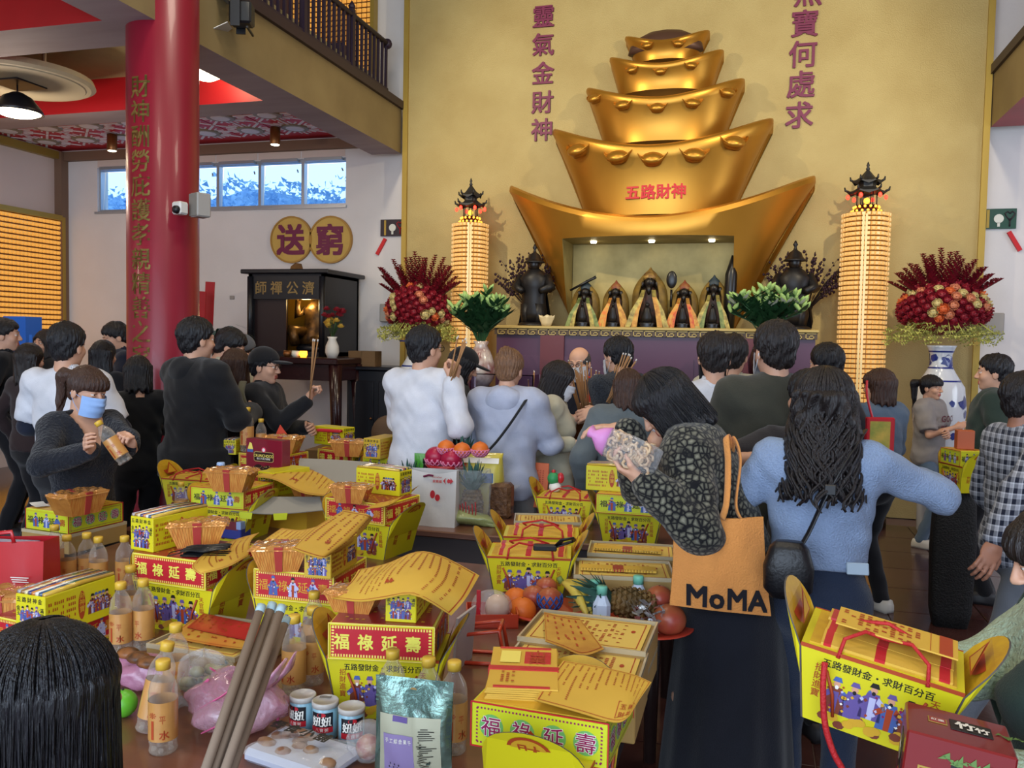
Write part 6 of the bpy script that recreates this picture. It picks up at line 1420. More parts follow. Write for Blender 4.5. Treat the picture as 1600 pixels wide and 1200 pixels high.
for px, py, lb in ((928, 972, 'white bottle with mint cap, rear of the left pair'), (939, 983, 'white bottle with mint cap, front of the left pair'), (996, 964, 'white bottle with mint cap behind the lying pineapple')):
    q3 = az(px, py, TZ+.01); t = thing('drink_bottle', lb, 'bottle', (q3.x, q3.y, TZ), .2, 'white drink bottles with mint caps'); b = MB(); s_ = .03
    b.loft([[(s_*f*c0, s_*f*s0, z) for c0, s0 in [(1, .55), (.55, 1), (-.55, 1), (-1, .55), (-1, -.55), (-.55, -1), (.55, -1), (1, -.55)]] for f, z in ((.9, 0), (1, .006), (1, .10), (.55, .128), (.5, .135))], 0, True); b.build('bottle_body', M_milk, t); b = MB(); b.lathe([(.019, .132), (.0195, .158), (.017, .162)], 14); b.build('cap', M_mint, t); b = MB(); b.T = FRONT(.0605); b.tube([(0, -.0008, .03), (.004, -.0008, .05), (-.004, -.0008, .07)], .0025, 4); b.tube([(.0, -.0008, .05), (.012, -.0008, .06)], .002, 4); b.T = None; b.build('leaf_print', M_inkg, t)
# red tray with bagged fruit, orange rack beside it
q = az(768, 972, TZ); t = thing('red_tray', 'red plastic tray behind the nearest red gift box', 'tray', q, R(20)); b = MB(); b.box(-.09, .09, -.075, .075, 0, .006); 
for x in (-.09, .086): b.box(x, x+.004, -.075, .075, 0, .05)
for y in (-.075, .071): b.box(-.09, .09, y, y+.004, 0, .05)
b.build('tray', mat('orange_red_plastic', 'b83a20', .35, coat=.3), t)
t = thing('bagged_fruit', 'clear bag with a pale fruit and red label on the red tray', 'bag', (q.x, q.y, TZ+.007)); b = MB(); b.ball((.02, 0, .05), (.045, .045, .045)); b.build('pale_fruit', mat('pale_fruit', 'c8a890', .4), t); b = MB(); b.ball((0, 0, .055), (.075, .06, .054), 0, 16, 10); b.build('film', M_film, t); b = MB(); b.bbox(-.04, -.025, -.055, -.05, .03, .12, .001); b.build('red_label', M_bred, t)
q = az(752, 1030, TZ); t = thing('plastic_rack', 'orange-red plastic rack right of the nearest red gift box', 'rack', q, R(10)); b = MB()
for y in (-.05, .05): b.tube([(-.07, y, .005), (-.06, y, .09), (.06, y, .11), (.08, y, .005)], .007, 6)
b.tube([(-.06, -.05, .09), (-.06, .05, .09)], .007, 6); b.tube([(.06, -.05, .11), (.06, .05, .11)], .007, 6); b.tube([(-.07, -.05, .005), (.08, -.05, .005), (.08, .05, .005), (-.07, .05, .005), (-.07, -.05, .005)], .007, 6); b.build('frame', mat('orange_red_plastic', 'b83a20'), t)
b = MB(); b.box(-.004, .004, -.07, .07, 0, .17); o = b.build('white_board', mat('board_white', 'b8b4b8', .5)); o.location = az(722, 1040, TZ); o.rotation_euler = (0, R(4), R(-4)); tag(o, 'white folded board standing right of the nearest red box', 'board')
# ---------------------------------------------------------------- front row
M_can = mat('can_body', '7fa8b8', .3, coat=.4); M_canlid = mat('can_lid', 'c4beb8', .25, trans=.2)
for k, (px, py, lb) in enumerate(((473, 1140, 'left can of the three with a clear lid'), (508, 1150, 'middle can of the three with a barcode lid'), (549, 1160, 'right can of the three beside the silver pouch'))):
    q = az(px, py, TZ); t = thing('food_can', lb, 'can', q, R(-10+20*k), 'row of three printed food cans'); b = MB(); b.lathe([(.030, 0), (.032, .003), (.032, .083), (.03, .085)], 24); b.build('can_body', M_can, t); b = MB(); b.lathe([(.0335, .080), (.0335, .092), (.031, .094), (.030, .0915)], 24); b.build('lid', M_canlid, t)
    b = MB()
    def C2(u, z): a_ = -PI/2+u/.0325; return (.0326*math.cos(a_), .0326*math.sin(a_), z)
    b.add([C2(-.03+i*.006, z) for z in (.022, .072) for i in range(11)], [(i, i+1, i+12, i+11) for i in range(10)], 0); b.add([tuple(Vector(C2(-.03+i*.006, z))*1.003) for z in (.022, .036) for i in range(11)], [(i, i+1, i+12, i+11) for i in range(10)], 1)
    for i, ch in enumerate('妞妞'): v, f, w = glyph(ch, .04); b.add([tuple(Vector(C2(-.026+i*.026+a_*.026, .04+c_*.026))*1.006) for a_, c_ in v], f, 2)
    for i, ch in enumerate('八寶粥'): v, f, w = glyph(ch, .0); b.add([tuple(Vector(C2(-.016+i*.012+a_*.010, .025+c_*.010))*1.008) for a_, c_ in v], f, 2)
    b.add([tuple(Vector(C2(.0+.011*math.cos(2*PI*i/14), .066+.006*math.sin(2*PI*i/14)))*1.008) for i in range(14)], [tuple(range(14))], 1)
    b.build('label_print', [mat('can_black', '15151c', .4), M_bred, M_inkw], t)
    if k == 1: b = MB(); b.T = TOP(.0945); [b.box(-.018+i*.003, -.0165+i*.003, -.0003, 0, .006, .02) for i in range(10)]; b.T = None; b.build('barcode', M_ink, t)
q = az(640, 1225, TZ); t = thing('foil_pouch', 'silver-green foil snack pouch with lilac label, standing at the front', 'pouch', (q.x, q.y+.02, TZ), R(4)); w_ = .092; h_ = .235
def pf(u, v, s): return ((u-.5)*2*w_*(1-.03*math.sin(PI*v)), s*(.032*math.sin(PI*min(1, (1-v)*1.05))**.7*(1-(2*u-1)**2)**.6*(1-v)**.3)+.004*math.sin(u*17+v*9)*s*(1-v), h_*v)
b = MB(); b.grid(lambda u, v: pf(u, v, -1), 20, 24); b.grid(lambda u, v: pf(1-u, v, 1), 20, 24); b.build('pouch', mat('foil_green', '6f8a80', .22, .75, bump=.35, bscale=16, coat=.4), t)
b = MB(); [b.box(-w_*.97, w_*.97, -.006, .006, z, z+.004) for z in (.178, .188)]; b.build('zip_seal', mat('foil_seal', '5f7d74', .3, .6), t)
def lab(u0, u1, v0, v1, mi, off): b.grid(lambda u, v: tuple(Vector(pf(u0+(u1-u0)*u, v0+(v1-v0)*v, -1))+Vector((0, -off, 0))), 8, 8, mi)
b = MB(); lab(.08, .88, .02, .66, 0, .0015); lab(.14, .54, .02, .48, 1, .003); lab(.26, .46, .60, .655, 2, .003)
for k in range(26): lab(.58+.28*rnd.random()*.2, .62+.22*rnd.random(), .05+k*.02, .058+k*.02, 3, .0032)
for k in range(9): lab(.18+.02*k, .192+.02*k, .08+.04*(k % 3), .10+.04*(k % 3), 3, .0042)
for k, ch in enumerate('手工綜合果干'):
    v, f, w = glyph(ch, .02); b.add([tuple(Vector(pf(.17+k*.06+a_*.05, .40+c_*.05, -1))+Vector((0, -.0045, 0))) for a_, c_ in v], f, 4)
b.build('label', [mat('pouch_label_cream', 'b4b49c', .3, .2), mat('pouch_label_lilac', '8c7ca8', .4), M_f1, M_ink, M_inkw], t)
b = MB(); b.T = TM((0, -.006, .208), rx=R(90)); b.lathe([(.008, -.001), (.008, .001)], 14, 0, sx=1.2, smooth=False); b.T = None; b.build('hang_hole', M_traycard, t)
# snack tray bag with black brush characters
q = az(472, 1190, TZ); t = thing('snack_package', 'clear snack tray with black brush lettering at the front edge', 'package', q, R(-12)); b = MB(); b.bbox(-.12, .12, -.075, .075, 0, .035, .012); b.build('tray', mat('tray_white', 'b4b8c8', .35, coat=.4), t)
b = MB(); rr = random.Random(8)
for k in range(14): b.ball((rr.uniform(-.1, .1), rr.uniform(-.05, .055), .033), (.022, .018, .012), 0, 8, 6)
b.build('biscuits', mat('biscuit', '9a7a58', .5, col2='6a3a2c', vscale=20), t); b = MB(); b.grid(lambda u, v: ((u-.5)*.25, (v-.5)*.16, .046+.005*math.sin(u*13)*math.sin(v*11)-.02*(max(abs(u-.5), abs(v-.5))*2)**6), 20, 14); b.build('film', M_film, t)
b = MB(); b.T = TOP(.058); b.text('餐食小舖', -.02, .02, .04, 0, y=-.003, bold=.05, pitch=.046); b.T = None; b.build('lettering', M_ink, t)
q = az(575, 1190, TZ); t = thing('crumpled_bag', 'small crumpled clear bag left of the silver pouch', 'bag', q); b = MB(); rr = random.Random(2); b.ball((0, 0, .05), (.05, .045, .05), 0, 18, 12); b.v = [(x*(1+rr.uniform(-.12, .12)), y*(1+rr.uniform(-.12, .12)), z) for x, y, z in b.v]; b.sm = [False]*len(b.sm); b.build('film', M_film, t); b = MB(); b.ball((0, 0, .035), (.03, .028, .03)); b.build('sweet', mat('sweet_red', '8a3038', .4, col2='b09070', vscale=40), t)
# pink striped plastic bags
M_pinkf = mat('pink_film', 'c88aa8', .25, trans=.35, alpha=.85, coat=.5, bump=.6, bscale=18); M_pinkc = mat('clear_pink_film', 'd8b8c8', .18, trans=.5, coat=.8, col2='c88098', vscale=5, bump=.8, bscale=22, alpha=.8)
def crumple(name, px, py, rx, ry, rz_, label, m, seed, inner=None):
    q = az(px, py, TZ); t = thing(name, label, 'bag', q); rr = random.Random(seed); ph = [rr.uniform(0, 6) for _ in range(8)]; b = MB(); nu, nv = 40, 22; rings = []
    for i in range(nv+1):
        e = -PI/2+PI*(i+.2)/(nv+.4); ring = []
        for k in range(nu):
            a_ = 2*PI*k/nu; f = 1+.10*math.sin(3*a_+ph[0]+e*2)+.08*math.sin(5*a_-e*4+ph[1])+.06*math.sin(9*a_+e*6+ph[2])+.04*math.sin(15*a_+ph[3]-e*9)
            ring.append((rx*math.cos(e)*math.cos(a_)*f, ry*math.cos(e)*math.sin(a_)*f, max(.001, rz_*(1+math.sin(e)*(1+.15*math.sin(4*a_+ph[4]))))))
        rings.append(ring)
    b.loft(rings, 0, True, True); b.build('film', m, t)
    if inner: inner(t)
    return t
def ears(t):
    for s in (-1, 1): b = MB(); b.tube([(.07, s*.03, .11), (.12, s*.04, .16), (.15, s*.02, .21)], [.035, .028, .008], 8, 0, True, .3); b.build('bag_handle', M_pinkf, t)
    for k in range(5): a_ = k*1.1; b = MB(); b.tube([(.115*math.cos(a_+z*2)*(1-z*.3), .10*math.sin(a_+z*2)*(1-z*.3)-.005, .03+z*.12) for z in (0, .25, .5, .75, 1)], .004, 5, 0, True, .5); b.build('pink_stripe', mat('pink_stripe', 'c0507c', .4), t)
crumple('striped_plastic_bag', 372, 1140, .125, .10, .075, 'tied clear plastic bag with pink stripes behind the incense bundle', M_pinkc, 3, ears)
def snack(t):
    rr = random.Random(4); b = MB(); [b.ball((rr.uniform(-.05, .05), rr.uniform(-.03, .03), rr.uniform(.05, .11)), (.022, .018, .014), 0, 8, 6) for k in range(14)]; b.build('crackers', mat('cracker', '9a8a60', .5, col2='6a6a40', vscale=20), t)
crumple('cracker_bag', 318, 1105, .085, .06, .075, 'shiny bag of greenish crackers in front of the pink bag', M_film, 6, snack)
def peel(t):
    b = MB(); [b.ball((-.06+.05*k, -.02*k, .085), (.035, .028, .016), 0, 10, 6) for k in range(3)]; b.build('cakes', mat('brown_cakes', '8a5428', .5, col2='2a1a12', vscale=30), t)
crumple('pink_plastic_bag', 228, 1070, .15, .07, .04, 'pink plastic bag of cakes behind the water bottles', M_pinkf, 8, peel)
q = az(192, 1120, TZ); t = thing('lime', 'bright green fruit beside the dark head', 'fruit', q); b = MB(); b.ball((0, 0, .036), (.038, .036, .036), 0, 16, 10); b.build('fruit', mat('lime_green', '5ca82c', .35), t); b = MB(); b.lathe([(.004, .07), (.003, .077)], 6); b.build('stem', M_twig, t)
b = MB(); b.loft([[(.014*math.cos(a_)-.01*(i == 2), .012*math.sin(a_), z) for a_ in [2*PI*k/10 for k in range(10)]] for i, z in enumerate((0, .02, .045))], 0, True, True); b.ball((0, 0, .055), .010, 0, 8, 6); o = b.build('figurine', mat('jade_green', '1c4a38', .3)); o.location = az(356, 1062, TZ); tag(o, 'tiny dark green figurine beside the tray box', 'figurine')
# red paper bag at the left edge
q = az(70, 955, TZ); t = thing('red_gift_bag', 'glossy red paper gift bag at the left picture edge', 'bag', (q.x-.17, q.y+.03, TZ), R(10)); b = MB()
w_ = .15
for s in (-1, 1): b.grid(lambda u, v: ((u-.5)*2*w_*s*-1, s*(.055-.01*v)+.004*math.sin(u*9), .235*v+.014*(u if s < 0 else 1-u)*v), 8, 8)
for s in (-1, 1): b.grid(lambda u, v: (s*w_, (u-.5)*2*(.055-.01*v)*s, .235*v+(.014*v if s > 0 else 0)), 4, 8)
b.build('bag_body', mat('glossy_red_paper', 'b01820', .35, coat=.3, bump=.12, bscale=6), t)
b = MB(); b.T = FRONT(.108); [b.box(.03+.004*k, .10-.006*(k % 2), -.004, -.003, .115-.008*k, .118-.008*k) for k in range(4)]; b.T = None; b.build('white_print', M_inkw, t)
b = MB(); b.tube([(-.05, -.05, .23), (-.05, -.05, .27), (.03, -.05, .28), (.04, -.05, .24)], .008, 6, 0, True, .4); b.build('handle', mat('glossy_red_paper', 'b01820'), t)
b = MB(); b.bbox(-.11, .10, -.03, .03, .02, .235, .01); o = b.build('gift_carton', mat('navy_carton', '1a2038', .35, col2='8aa0d0', vscale=3)); o.location = (q.x-.17, q.y+.03, TZ); o.rotation_euler = (0, 0, R(10)); tag(o, 'dark blue carton sticking out of the red gift bag', 'box')
# ---------------------------------------------------------------- dark tables before the altar with incense pots and figures
t = thing('incense_table', 'long dark lacquered incense table in front of the altar', 'table', (-1.15, 7.25, 0)); b = MB(); b.bbox(-1.75, 1.75, -.30, .30, .98, 1.04, .012); b.build('tabletop', M_lacquer, t); b = MB(); b.box(-1.7, 1.7, -.26, .26, .72, .98); b.build('apron', M_lacquer, t)
for sx in (-1, 1):
    for sy in (-1, 1): b = MB(); b.tube([(sx*1.62, sy*.22, .72), (sx*1.6, sy*.22, .35), (sx*1.65, sy*.24, 0)], [.06, .045, .055], 8); b.build('leg', M_lacquer, t)
def incense(b, n, sp, h, rr, base=(0, 0, 0), mi=0, tip=1):
    for k in range(n):
        dx, dy = rr.uniform(-sp, sp), rr.uniform(-sp*.6, sp*.6); l = h*rr.uniform(.75, 1.05)
        b.tube([(base[0]+dx*.3, base[1]+dy*.3, base[2]), (base[0]+dx, base[1]+dy, base[2]+l)], .0045, 5, mi); b.tube([(base[0]+dx, base[1]+dy, base[2]+l), (base[0]+dx*1.01, base[1]+dy*1.01, base[2]+l*1.02)], .005, 5, tip)
M_inc = mat('incense_stick', '9a7048', .8); M_ash = mat('incense_tip', 'cfc8c0', .8)
for px, lb, n in ((925, 'large incense urn crowded with sticks in front of the vested man', 46), (830, 'small incense pot with two sticks on the long dark table', 4), (1098, 'incense pot with a few sticks behind the white T-shirt', 5)):
    Yu = 5.75 if px == 925 else 7.12; q = ay(px, 620, Yu); t = thing('incense_urn', lb, 'incense urn', (q.x, Yu, 1.04)); s_ = 1 if n > 10 else .55
    b = MB(); b.lathe([(.09*s_, 0), (.12*s_, .03*s_), (.15*s_, .1*s_), (.14*s_, .16*s_), (.155*s_, .18*s_), (.13*s_, .17*s_)], 20); b.build('urn', M_brass, t)
    if px == 925: b = MB(); b.lathe([(.16, -1.04), (.17, -1.0), (.12, -.9), (.11, -.2), (.17, -.06), (.17, 0)], 20); b.build('pedestal', M_lacquer, t)
    b = MB(); rr = random.Random(px); b = MB(); incense(b, n, .20 if n > 10 else .04, .42 if n > 10 else .36, rr, (0, 0, .14*s_)); b.build('incense_sticks', [M_inc, M_ash], t)
def idol(px, py, Y_, h, lb, m=None):
    q = ay(px, py, Y_); t = thing('temple_figure', lb, 'statue', (q.x, Y_, 1.04)); b = MB(); b.lathe([(h*.28, 0), (h*.3, h*.06), (h*.24, h*.1)], 14); b.build('base', M_pad, t); b = MB(); b.lathe([(h*.24, h*.1), (h*.26, h*.25), (h*.18, h*.45), (h*.2, h*.6), (h*.08, h*.7)], 14, 0, (0, 0, 0), 1, .7); b.ball((h*.2, -.02, h*.35), (h*.08, h*.1, h*.08)); b.ball((-h*.2, -.02, h*.35), (h*.08, h*.1, h*.08)); b.build('body', m or M_bronze, t); b = MB(); b.ball((0, 0, h*.79), (h*.09, h*.09, h*.1)); b.lathe([(h*.12, h*.86), (h*.1, h*.93), (h*.11, h)], 10); b.build('head', m or M_bronze, t)
idol(1017, 545, 7.2, .46, 'dark bronze seated figure on the incense table at the centre', mat('old_bronze', '3a3020', .4, .5)); idol(898, 545, 7.2, .44, 'small dark figure behind the vested man'); idol(935, 562, 7.2, .36, 'small dark figure right of the vested man'); idol(1165, 560, 7.2, .40, 'carved dark figure behind the cream jacket', mat('carved_wood', '3a1a14', .5)); idol(1248, 590, 7.15, .3, 'small reddish figure between the olive and dark haired men', mat('red_figure', '6a1a18', .4))
t = thing('acrylic_case', 'clear acrylic case on the long dark table behind the bun-haired woman', 'case', (ay(770, 600, 7.2).x+.1, 7.2, 1.04)); b = MB(); b.box(-.3, .3, -.12, .12, 0, .42); b.build('acrylic', mat('acrylic', 'd8d8e8', .03, trans=1, ior=1.05), t); b = MB(); [b.box(x, x+.008, y, y+.008, 0, .42) for x in (-.3, .292) for y in (-.12, .112)]; b.box(-.3, .3, -.12, -.112, .412, .42); b.build('edges', mat('acrylic_edge', 'a8a0b0', .2), t)
# ================================================================ PEOPLE (grown from distance fields into one surface each)
A3 = lambda *p: np.array(p, float)
def caps(P, a, b, ra, rb):
    a = np.asarray(a, float); b = np.asarray(b, float); ab = b-a; t = np.clip(((P-a)@ab)/max(1e-9, ab@ab), 0, 1)
    return np.linalg.norm(P-a-t[:, None]*ab, axis=1)-(ra+(rb-ra)*t)
def ell(P, c, r, Rt=None):
    q = P-np.asarray(c, float)
    if Rt is not None: q = q@Rt
    r = np.asarray(r, float); k0 = np.linalg.norm(q/r, axis=1); k1 = np.linalg.norm(q/(r*r), axis=1)+1e-9
    return k0*(k0-1)/k1
def smin(a, b, k):
    h = np.clip(.5+.5*(b-a)/k, 0, 1); return b+(a-b)*h-k*h*(1-h)
def smax(a, b, k): return -smin(-a, -b, k)
def nets(f, lo, hi, h):
    ax_ = [np.arange(l, u+h, h) for l, u in zip(lo, hi)]; n = [len(a) for a in ax_]
    G = np.stack(np.meshgrid(*ax_, indexing='ij'), -1).reshape(-1, 3)
    D = f(G).reshape(n); s = D < 0
    c = np.zeros([m-1 for m in n], int)
    for i in (0, 1):
        for j in (0, 1):
            for k in (0, 1): c += s[i:n[0]-1+i, j:n[1]-1+j, k:n[2]-1+k]
    act = (c > 0) & (c < 8); idx = -np.ones(act.shape, int); ids = np.argwhere(act); idx[act] = np.arange(len(ids))
    acc = np.zeros((len(ids), 3)); cnt = np.zeros(len(ids))
    co = [(i, j, k) for i in (0, 1) for j in (0, 1) for k in (0, 1)]
    for p in co:
        for a in range(3):
            if p[a] == 1: continue
            q = list(p); q[a] = 1
            da = D[ids[:, 0]+p[0], ids[:, 1]+p[1], ids[:, 2]+p[2]]; db = D[ids[:, 0]+q[0], ids[:, 1]+q[1], ids[:, 2]+q[2]]
            m = (da < 0) != (db < 0); t = np.where(m, da/np.where(m, da-db, 1), 0)
            v = np.repeat(np.array([p], float), len(ids), 0); v[:, a] = t
            acc[m] += v[m]; cnt[m] += 1
    V = (ids+acc/cnt[:, None])*h+np.array([a[0] for a in ax_]); F = []
    for a in range(3):
        b_, c_ = (a+1) % 3, (a+2) % 3
        s0 = [slice(None)]*3; s1 = [slice(None)]*3; s0[a] = slice(0, n[a]-1); s1[a] = slice(1, n[a])
        for d in (b_, c_): s0[d] = slice(1, n[d]-1); s1[d] = slice(1, n[d]-1)
        e = s[tuple(s0)] != s[tuple(s1)]; w = np.argwhere(e)
        if not len(w): continue
        inside = s[tuple(s0)][e]
        base = w.copy(); base[:, b_] += 1; base[:, c_] += 1
        def at(db, dc): q = base.copy(); q[:, b_] -= db; q[:, c_] -= dc; return idx[q[:, 0], q[:, 1], q[:, 2]]
        Q = np.stack([at(1, 1), at(0, 1), at(0, 0), at(1, 0)], 1); Q[~inside] = Q[~inside][:, ::-1]; F.append(Q)
    return V, np.concatenate(F) if F else np.zeros((0, 4), int)
def np_mesh(name, V, F, mats, parent, mi=None, smooth=True):
    me = bpy.data.meshes.new(name); me.vertices.add(len(V)); me.vertices.foreach_set('co', V.astype(np.float32).ravel())
    me.loops.add(F.size); me.loops.foreach_set('vertex_index', F.astype(np.int32).ravel()); me.polygons.add(len(F)); me.polygons.foreach_set('loop_start', np.arange(0, F.size, 4, dtype=np.int32))
    for m in (mats if isinstance(mats, (list, tuple)) else [mats]): me.materials.append(m)
    if mi is not None: me.polygons.foreach_set('material_index', mi.astype(np.int32))
    me.polygons.foreach_set('use_smooth', np.full(len(F), smooth)); me.update(calc_edges=True); me.validate()
    return link(name, me, parent)
# ---- head (origin at its centre, facing +y)
def head_sdf(P, fem):
    d = ell(P, (0, -.012, .034), (.075, .095, .084)); j = .92 if fem else 1.0
    d = smin(d, ell(P, (0, .022, -.045), (.060*j, .066, .078)), .03); d = smin(d, ell(P, (0, .056, -.100), (.024*j, .024, .018)), .022)
    for s in (-1, 1):
        d = smin(d, ell(P, (s*.040, .056, -.030), (.024, .024, .024)), .02)
        d = smax(d, -ell(P, (s*.031, .108, .004), (.019, .022, .013)), .014)
        d = smin(d, ell(P, (s*.031, .0795, .010), (.016, .0105, .0055)), .006); d = smin(d, ell(P, (s*.031, .079, -.0045), (.015, .009, .005)), .006)
        d = smin(d, caps(P, (s*.016, .086, .024), (s*.044, .076, .024), .007, .006), .012)
        d = smin(d, ell(P, (s*.077, -.012, -.012), (.009, .020, .031)), .006)
        d = smin(d, ell(P, (s*.011, .096, -.034), (.009, .010, .008)), .008)
    d = smin(d, caps(P, (0, .086, .012), (0, .107, -.031), .007, .0105), .012)
    d = smin(d, caps(P, (-.017, .084, -.0625), (.017, .084, -.0625), .007, .007), .006); d = smin(d, caps(P, (-.014, .083, -.074), (.014, .083, -.074), .0078, .0078), .006)
    d = smin(d, caps(P, (0, -.022, -.06), (0, -.045, -.19), .050*j, .052*j), .025)
    return d
HEADS = {}
def head_mesh(fem):
    if fem not in HEADS:
        V, F = nets(lambda P: head_sdf(P, fem), (-.1, -.125, -.19), (.1, .13, .135), .0046)
        c = V[F].mean(1); lip = (np.abs(c[:, 0]) < .024) & (c[:, 1] > .083) & (c[:, 2] < -.056) & (c[:, 2] > -.082)
        HEADS[fem] = (V, F, lip.astype(int))
    return HEADS[fem]
HANDS = {}
def hand_mesh(pose):
    if pose in HANDS: return HANDS[pose]
    curl = {'relax': (18, 28, 20), 'grip': (62, 78, 50), 'flat': (6, 8, 5), 'hold': (35, 45, 30)}[pose]
    seg = []
    for bx, sc, sp in ((-.030, .92, -.10), (-.010, 1.02, -.03), (.010, .96, .03), (.029, .78, .10)):
        p = A3(bx, .086, 0); a = 0
        for L_, c_, r0, r1 in zip((.044, .027, .022), curl, (.0098, .0088, .0078), (.0088, .0078, .0066)):
            a += R(c_); q = p+A3(math.sin(sp)*math.cos(a), math.cos(a), -math.sin(a))*L_*sc; seg.append((p, q, r0, r1)); p = q
    tb = A3(-.030, .028, -.006); t1 = tb+A3(-.55, .62, -.45)*.042; t2 = t1+A3(-.25, .85, -.42 if pose != 'grip' else -.2)*.034+(A3(.018, 0, -.012) if pose in ('grip', 'hold') else 0)
    def f(P):
        d = ell(P, (0, .048, 0), (.042, .056, .0155)); d = smin(d, caps(P, (0, -.03, 0), (0, .02, 0), .026, .027), .02); d = smin(d, caps(P, tb+A3(.01, -.01, 0), t1, .015, .011), .014); d = smin(d, caps(P, t1, t2, .0105, .008), .004)
        for p, q, r0, r1 in seg: d = smin(d, caps(P, p, q, r0, r1), .0045)
        return d
    HANDS[pose] = nets(f, (-.09, -.06, -.11), (.065, .205, .04), .0042); return HANDS[pose]
M_skin = mat('skin', 'c99a80', .5, spec=.4, var=.05, vscale=14); M_lip = mat('lips', 'a8584c', .4); M_eyew = mat('eye_white', 'd8d0c8', .25); M_iris = mat('iris', '1c120e', .15)
HM = {k: mat('hair_'+k, c, .36, col2=c2, vscale=7, vstretch=(34, 34, 2.2), bump=.5, bscale=9, spec=.5) for k, c, c2 in (('black', '16141a', '0a090c'), ('soft', '241c1c', '120e0e'), ('brown', '4a3024', '2c1a14'), ('light', '8a6444', '5a3c2a'), ('grey', '4a4644', '2a2624'))}
def cloth(n, c, **k):
    kw = dict(rough=.85, var=.10, vscale=9, bump=.25, bscale=240, spec=.25, sheen=.15); kw.update(k); return mat('cloth_'+n, c, **kw)
def bump_waves(P, amp):
    return amp*(np.sin(P[:, 2]*34+P[:, 0]*21+2.2*np.sin(P[:, 1]*17+P[:, 0]*9))+.7*np.sin(P[:, 2]*15-P[:, 0]*38+1.7*np.sin(P[:, 2]*21+1)))
def rx(a): c, s = math.cos(a), math.sin(a); return np.array([[1, 0, 0], [0, c, -s], [0, s, c]])
def rz3(a): c, s = math.cos(a), math.sin(a); return np.array([[c, -s, 0], [s, c, 0], [0, 0, 1]])
DARK = cloth('black_trousers', '15151a')
PEOPLE = []
def person(label, px, py, d, face, top, fem=False, hair=('short', 'black'), lean=0, hp=0, hy=0, arms=(None, None), sleeve=.97, hem=.88, bottom=DARK, skirt=False, girth=1.0, res=1.0, loose=.016, mask=None, glasses=False, cap=None, hood=False, vneck=None, under=None, poses=('relax', 'relax'), legs=None, coll=None, hairlen=None, skin=None, shoes='1c1c20', bangs=False, vest=None, palms=(None, None)):
    hw = np.array(ad(px, py, d)); rz = R(face); th = R(lean)
    PIV = A3(0, 0, .98); U = rx(-th)
    hl = PIV+U@(A3(0, .005, 1.585)-PIV)
    s = hw[2]/hl[2]; root = hw-rz3(rz)@(hl*s)
    person_root = Vector((root[0], root[1], 0))
    def loc(w): return rz3(-rz)@(np.array(w)-np.array([root[0], root[1], 0]))/s
    g = girth*(.92 if fem else 1.0)
    up = lambda *p: PIV+U@(A3(*p)-PIV)
    SHX = .168*g
    # arms
    AR = []
    for i, sd in ((0, -1), (1, 1)):
        S = up(sd*SHX, -.005, 1.385); a = arms[i]; pole = A3(sd*.6, -.55, -.5)
        if a is None: W_ = up(sd*.25*g, .06, .93) if lean < 20 else S+A3(sd*.06, .06, -.46)
        elif isinstance(a, dict):
            W_ = loc(ad(*a['px'])) if 'px' in a else up(*a['l'])
            if 'pole' in a: pole = A3(*a['pole'])
        else: W_ = up(*a)
        L1, L2 = .275, .245; v = W_-S; D = np.linalg.norm(v)
        if D > L1+L2-.004: W_ = S+v/D*(L1+L2-.004); v = W_-S; D = L1+L2-.004
        n = v/D; ca = (L1*L1+D*D-L2*L2)/(2*L1*D); h_ = L1*math.sqrt(max(0, 1-ca*ca)); pp = pole-n*(pole@n); pp /= max(1e-6, np.linalg.norm(pp))
        E_ = S+n*L1*ca+pp*h_; AR.append((S, E_, W_, sd))
    lg = legs or ((-.095, 0), (.095, 0)); LG = []
    for (fx, fy), sd in zip(lg, (-1, 1)):
        Hp = A3(sd*.088*g, 0, .90); An = A3(fx, fy, .085); v = An-Hp; D = np.linalg.norm(v); L1, L2 = .43, .43; D = min(D, .858); n = v/np.linalg.norm(v); An = Hp+n*D; ca = (L1*L1+D*D-L2*L2)/(2*L1*D); h_ = L1*math.sqrt(max(0, 1-ca*ca)); pp = A3(0, 1, 0)-n*n[1]; pp /= np.linalg.norm(pp); LG.append((Hp, Hp+n*L1*ca+pp*h_, An))
    nb = up(0, -.02, 1.43)
    hyaw, hpit = R(hy), R(hp); HR = U@rz3(hyaw)@rx(-hpit); hc = up(0, -.03, 1.475)+HR@A3(0, .035, .11)
    def torso(P, t):
        q = (P-PIV)@U+PIV; d_ = ell(q, (0, .0, 1.24), (.158*g+t, .108*g+t, .21+t)); d_ = smin(d_, caps(q, (-SHX*.82, -.01, 1.385), (SHX*.82, -.01, 1.385), .055+t, .055+t), .07)
        d_ = smin(d_, ell(q, (0, .0, 1.04), ((.128 if fem else .142)*g+t, .098*g+t, .16+t)), .08)
        if fem: d_ = smin(d_, smin(ell(q, (-.07, .075, 1.25), (.065+t, .05+t, .06+t)), ell(q, (.07, .075, 1.25), (.065+t, .05+t, .06+t)), .03), .04)
        return smin(d_, ell(P, (0, -.012, .91), (.163*g+t, .112*g+t, .13+t)), .07)
    def body(P):
        d_ = torso(P, -.004); d_ = smin(d_, caps(P, nb, hc+HR@A3(0, -.03, -.08), .056, .05), .03)
        for S, E_, W_, sd in AR: d_ = smin(d_, caps(P, S, E_, .045*g, .036*g), .03); d_ = smin(d_, caps(P, E_, W_, .036*g, .025*g), .015)
        for Hp, K, An in LG: d_ = smin(d_, caps(P, Hp, K, .076*g, .052*g), .03); d_ = smin(d_, caps(P, K, An, .05*g, .034), .015); d_ = smin(d_, caps(P, An+A3(0, -.02, -.05), An+A3(0, .13, -.055), .034, .026), .02)
        return d_
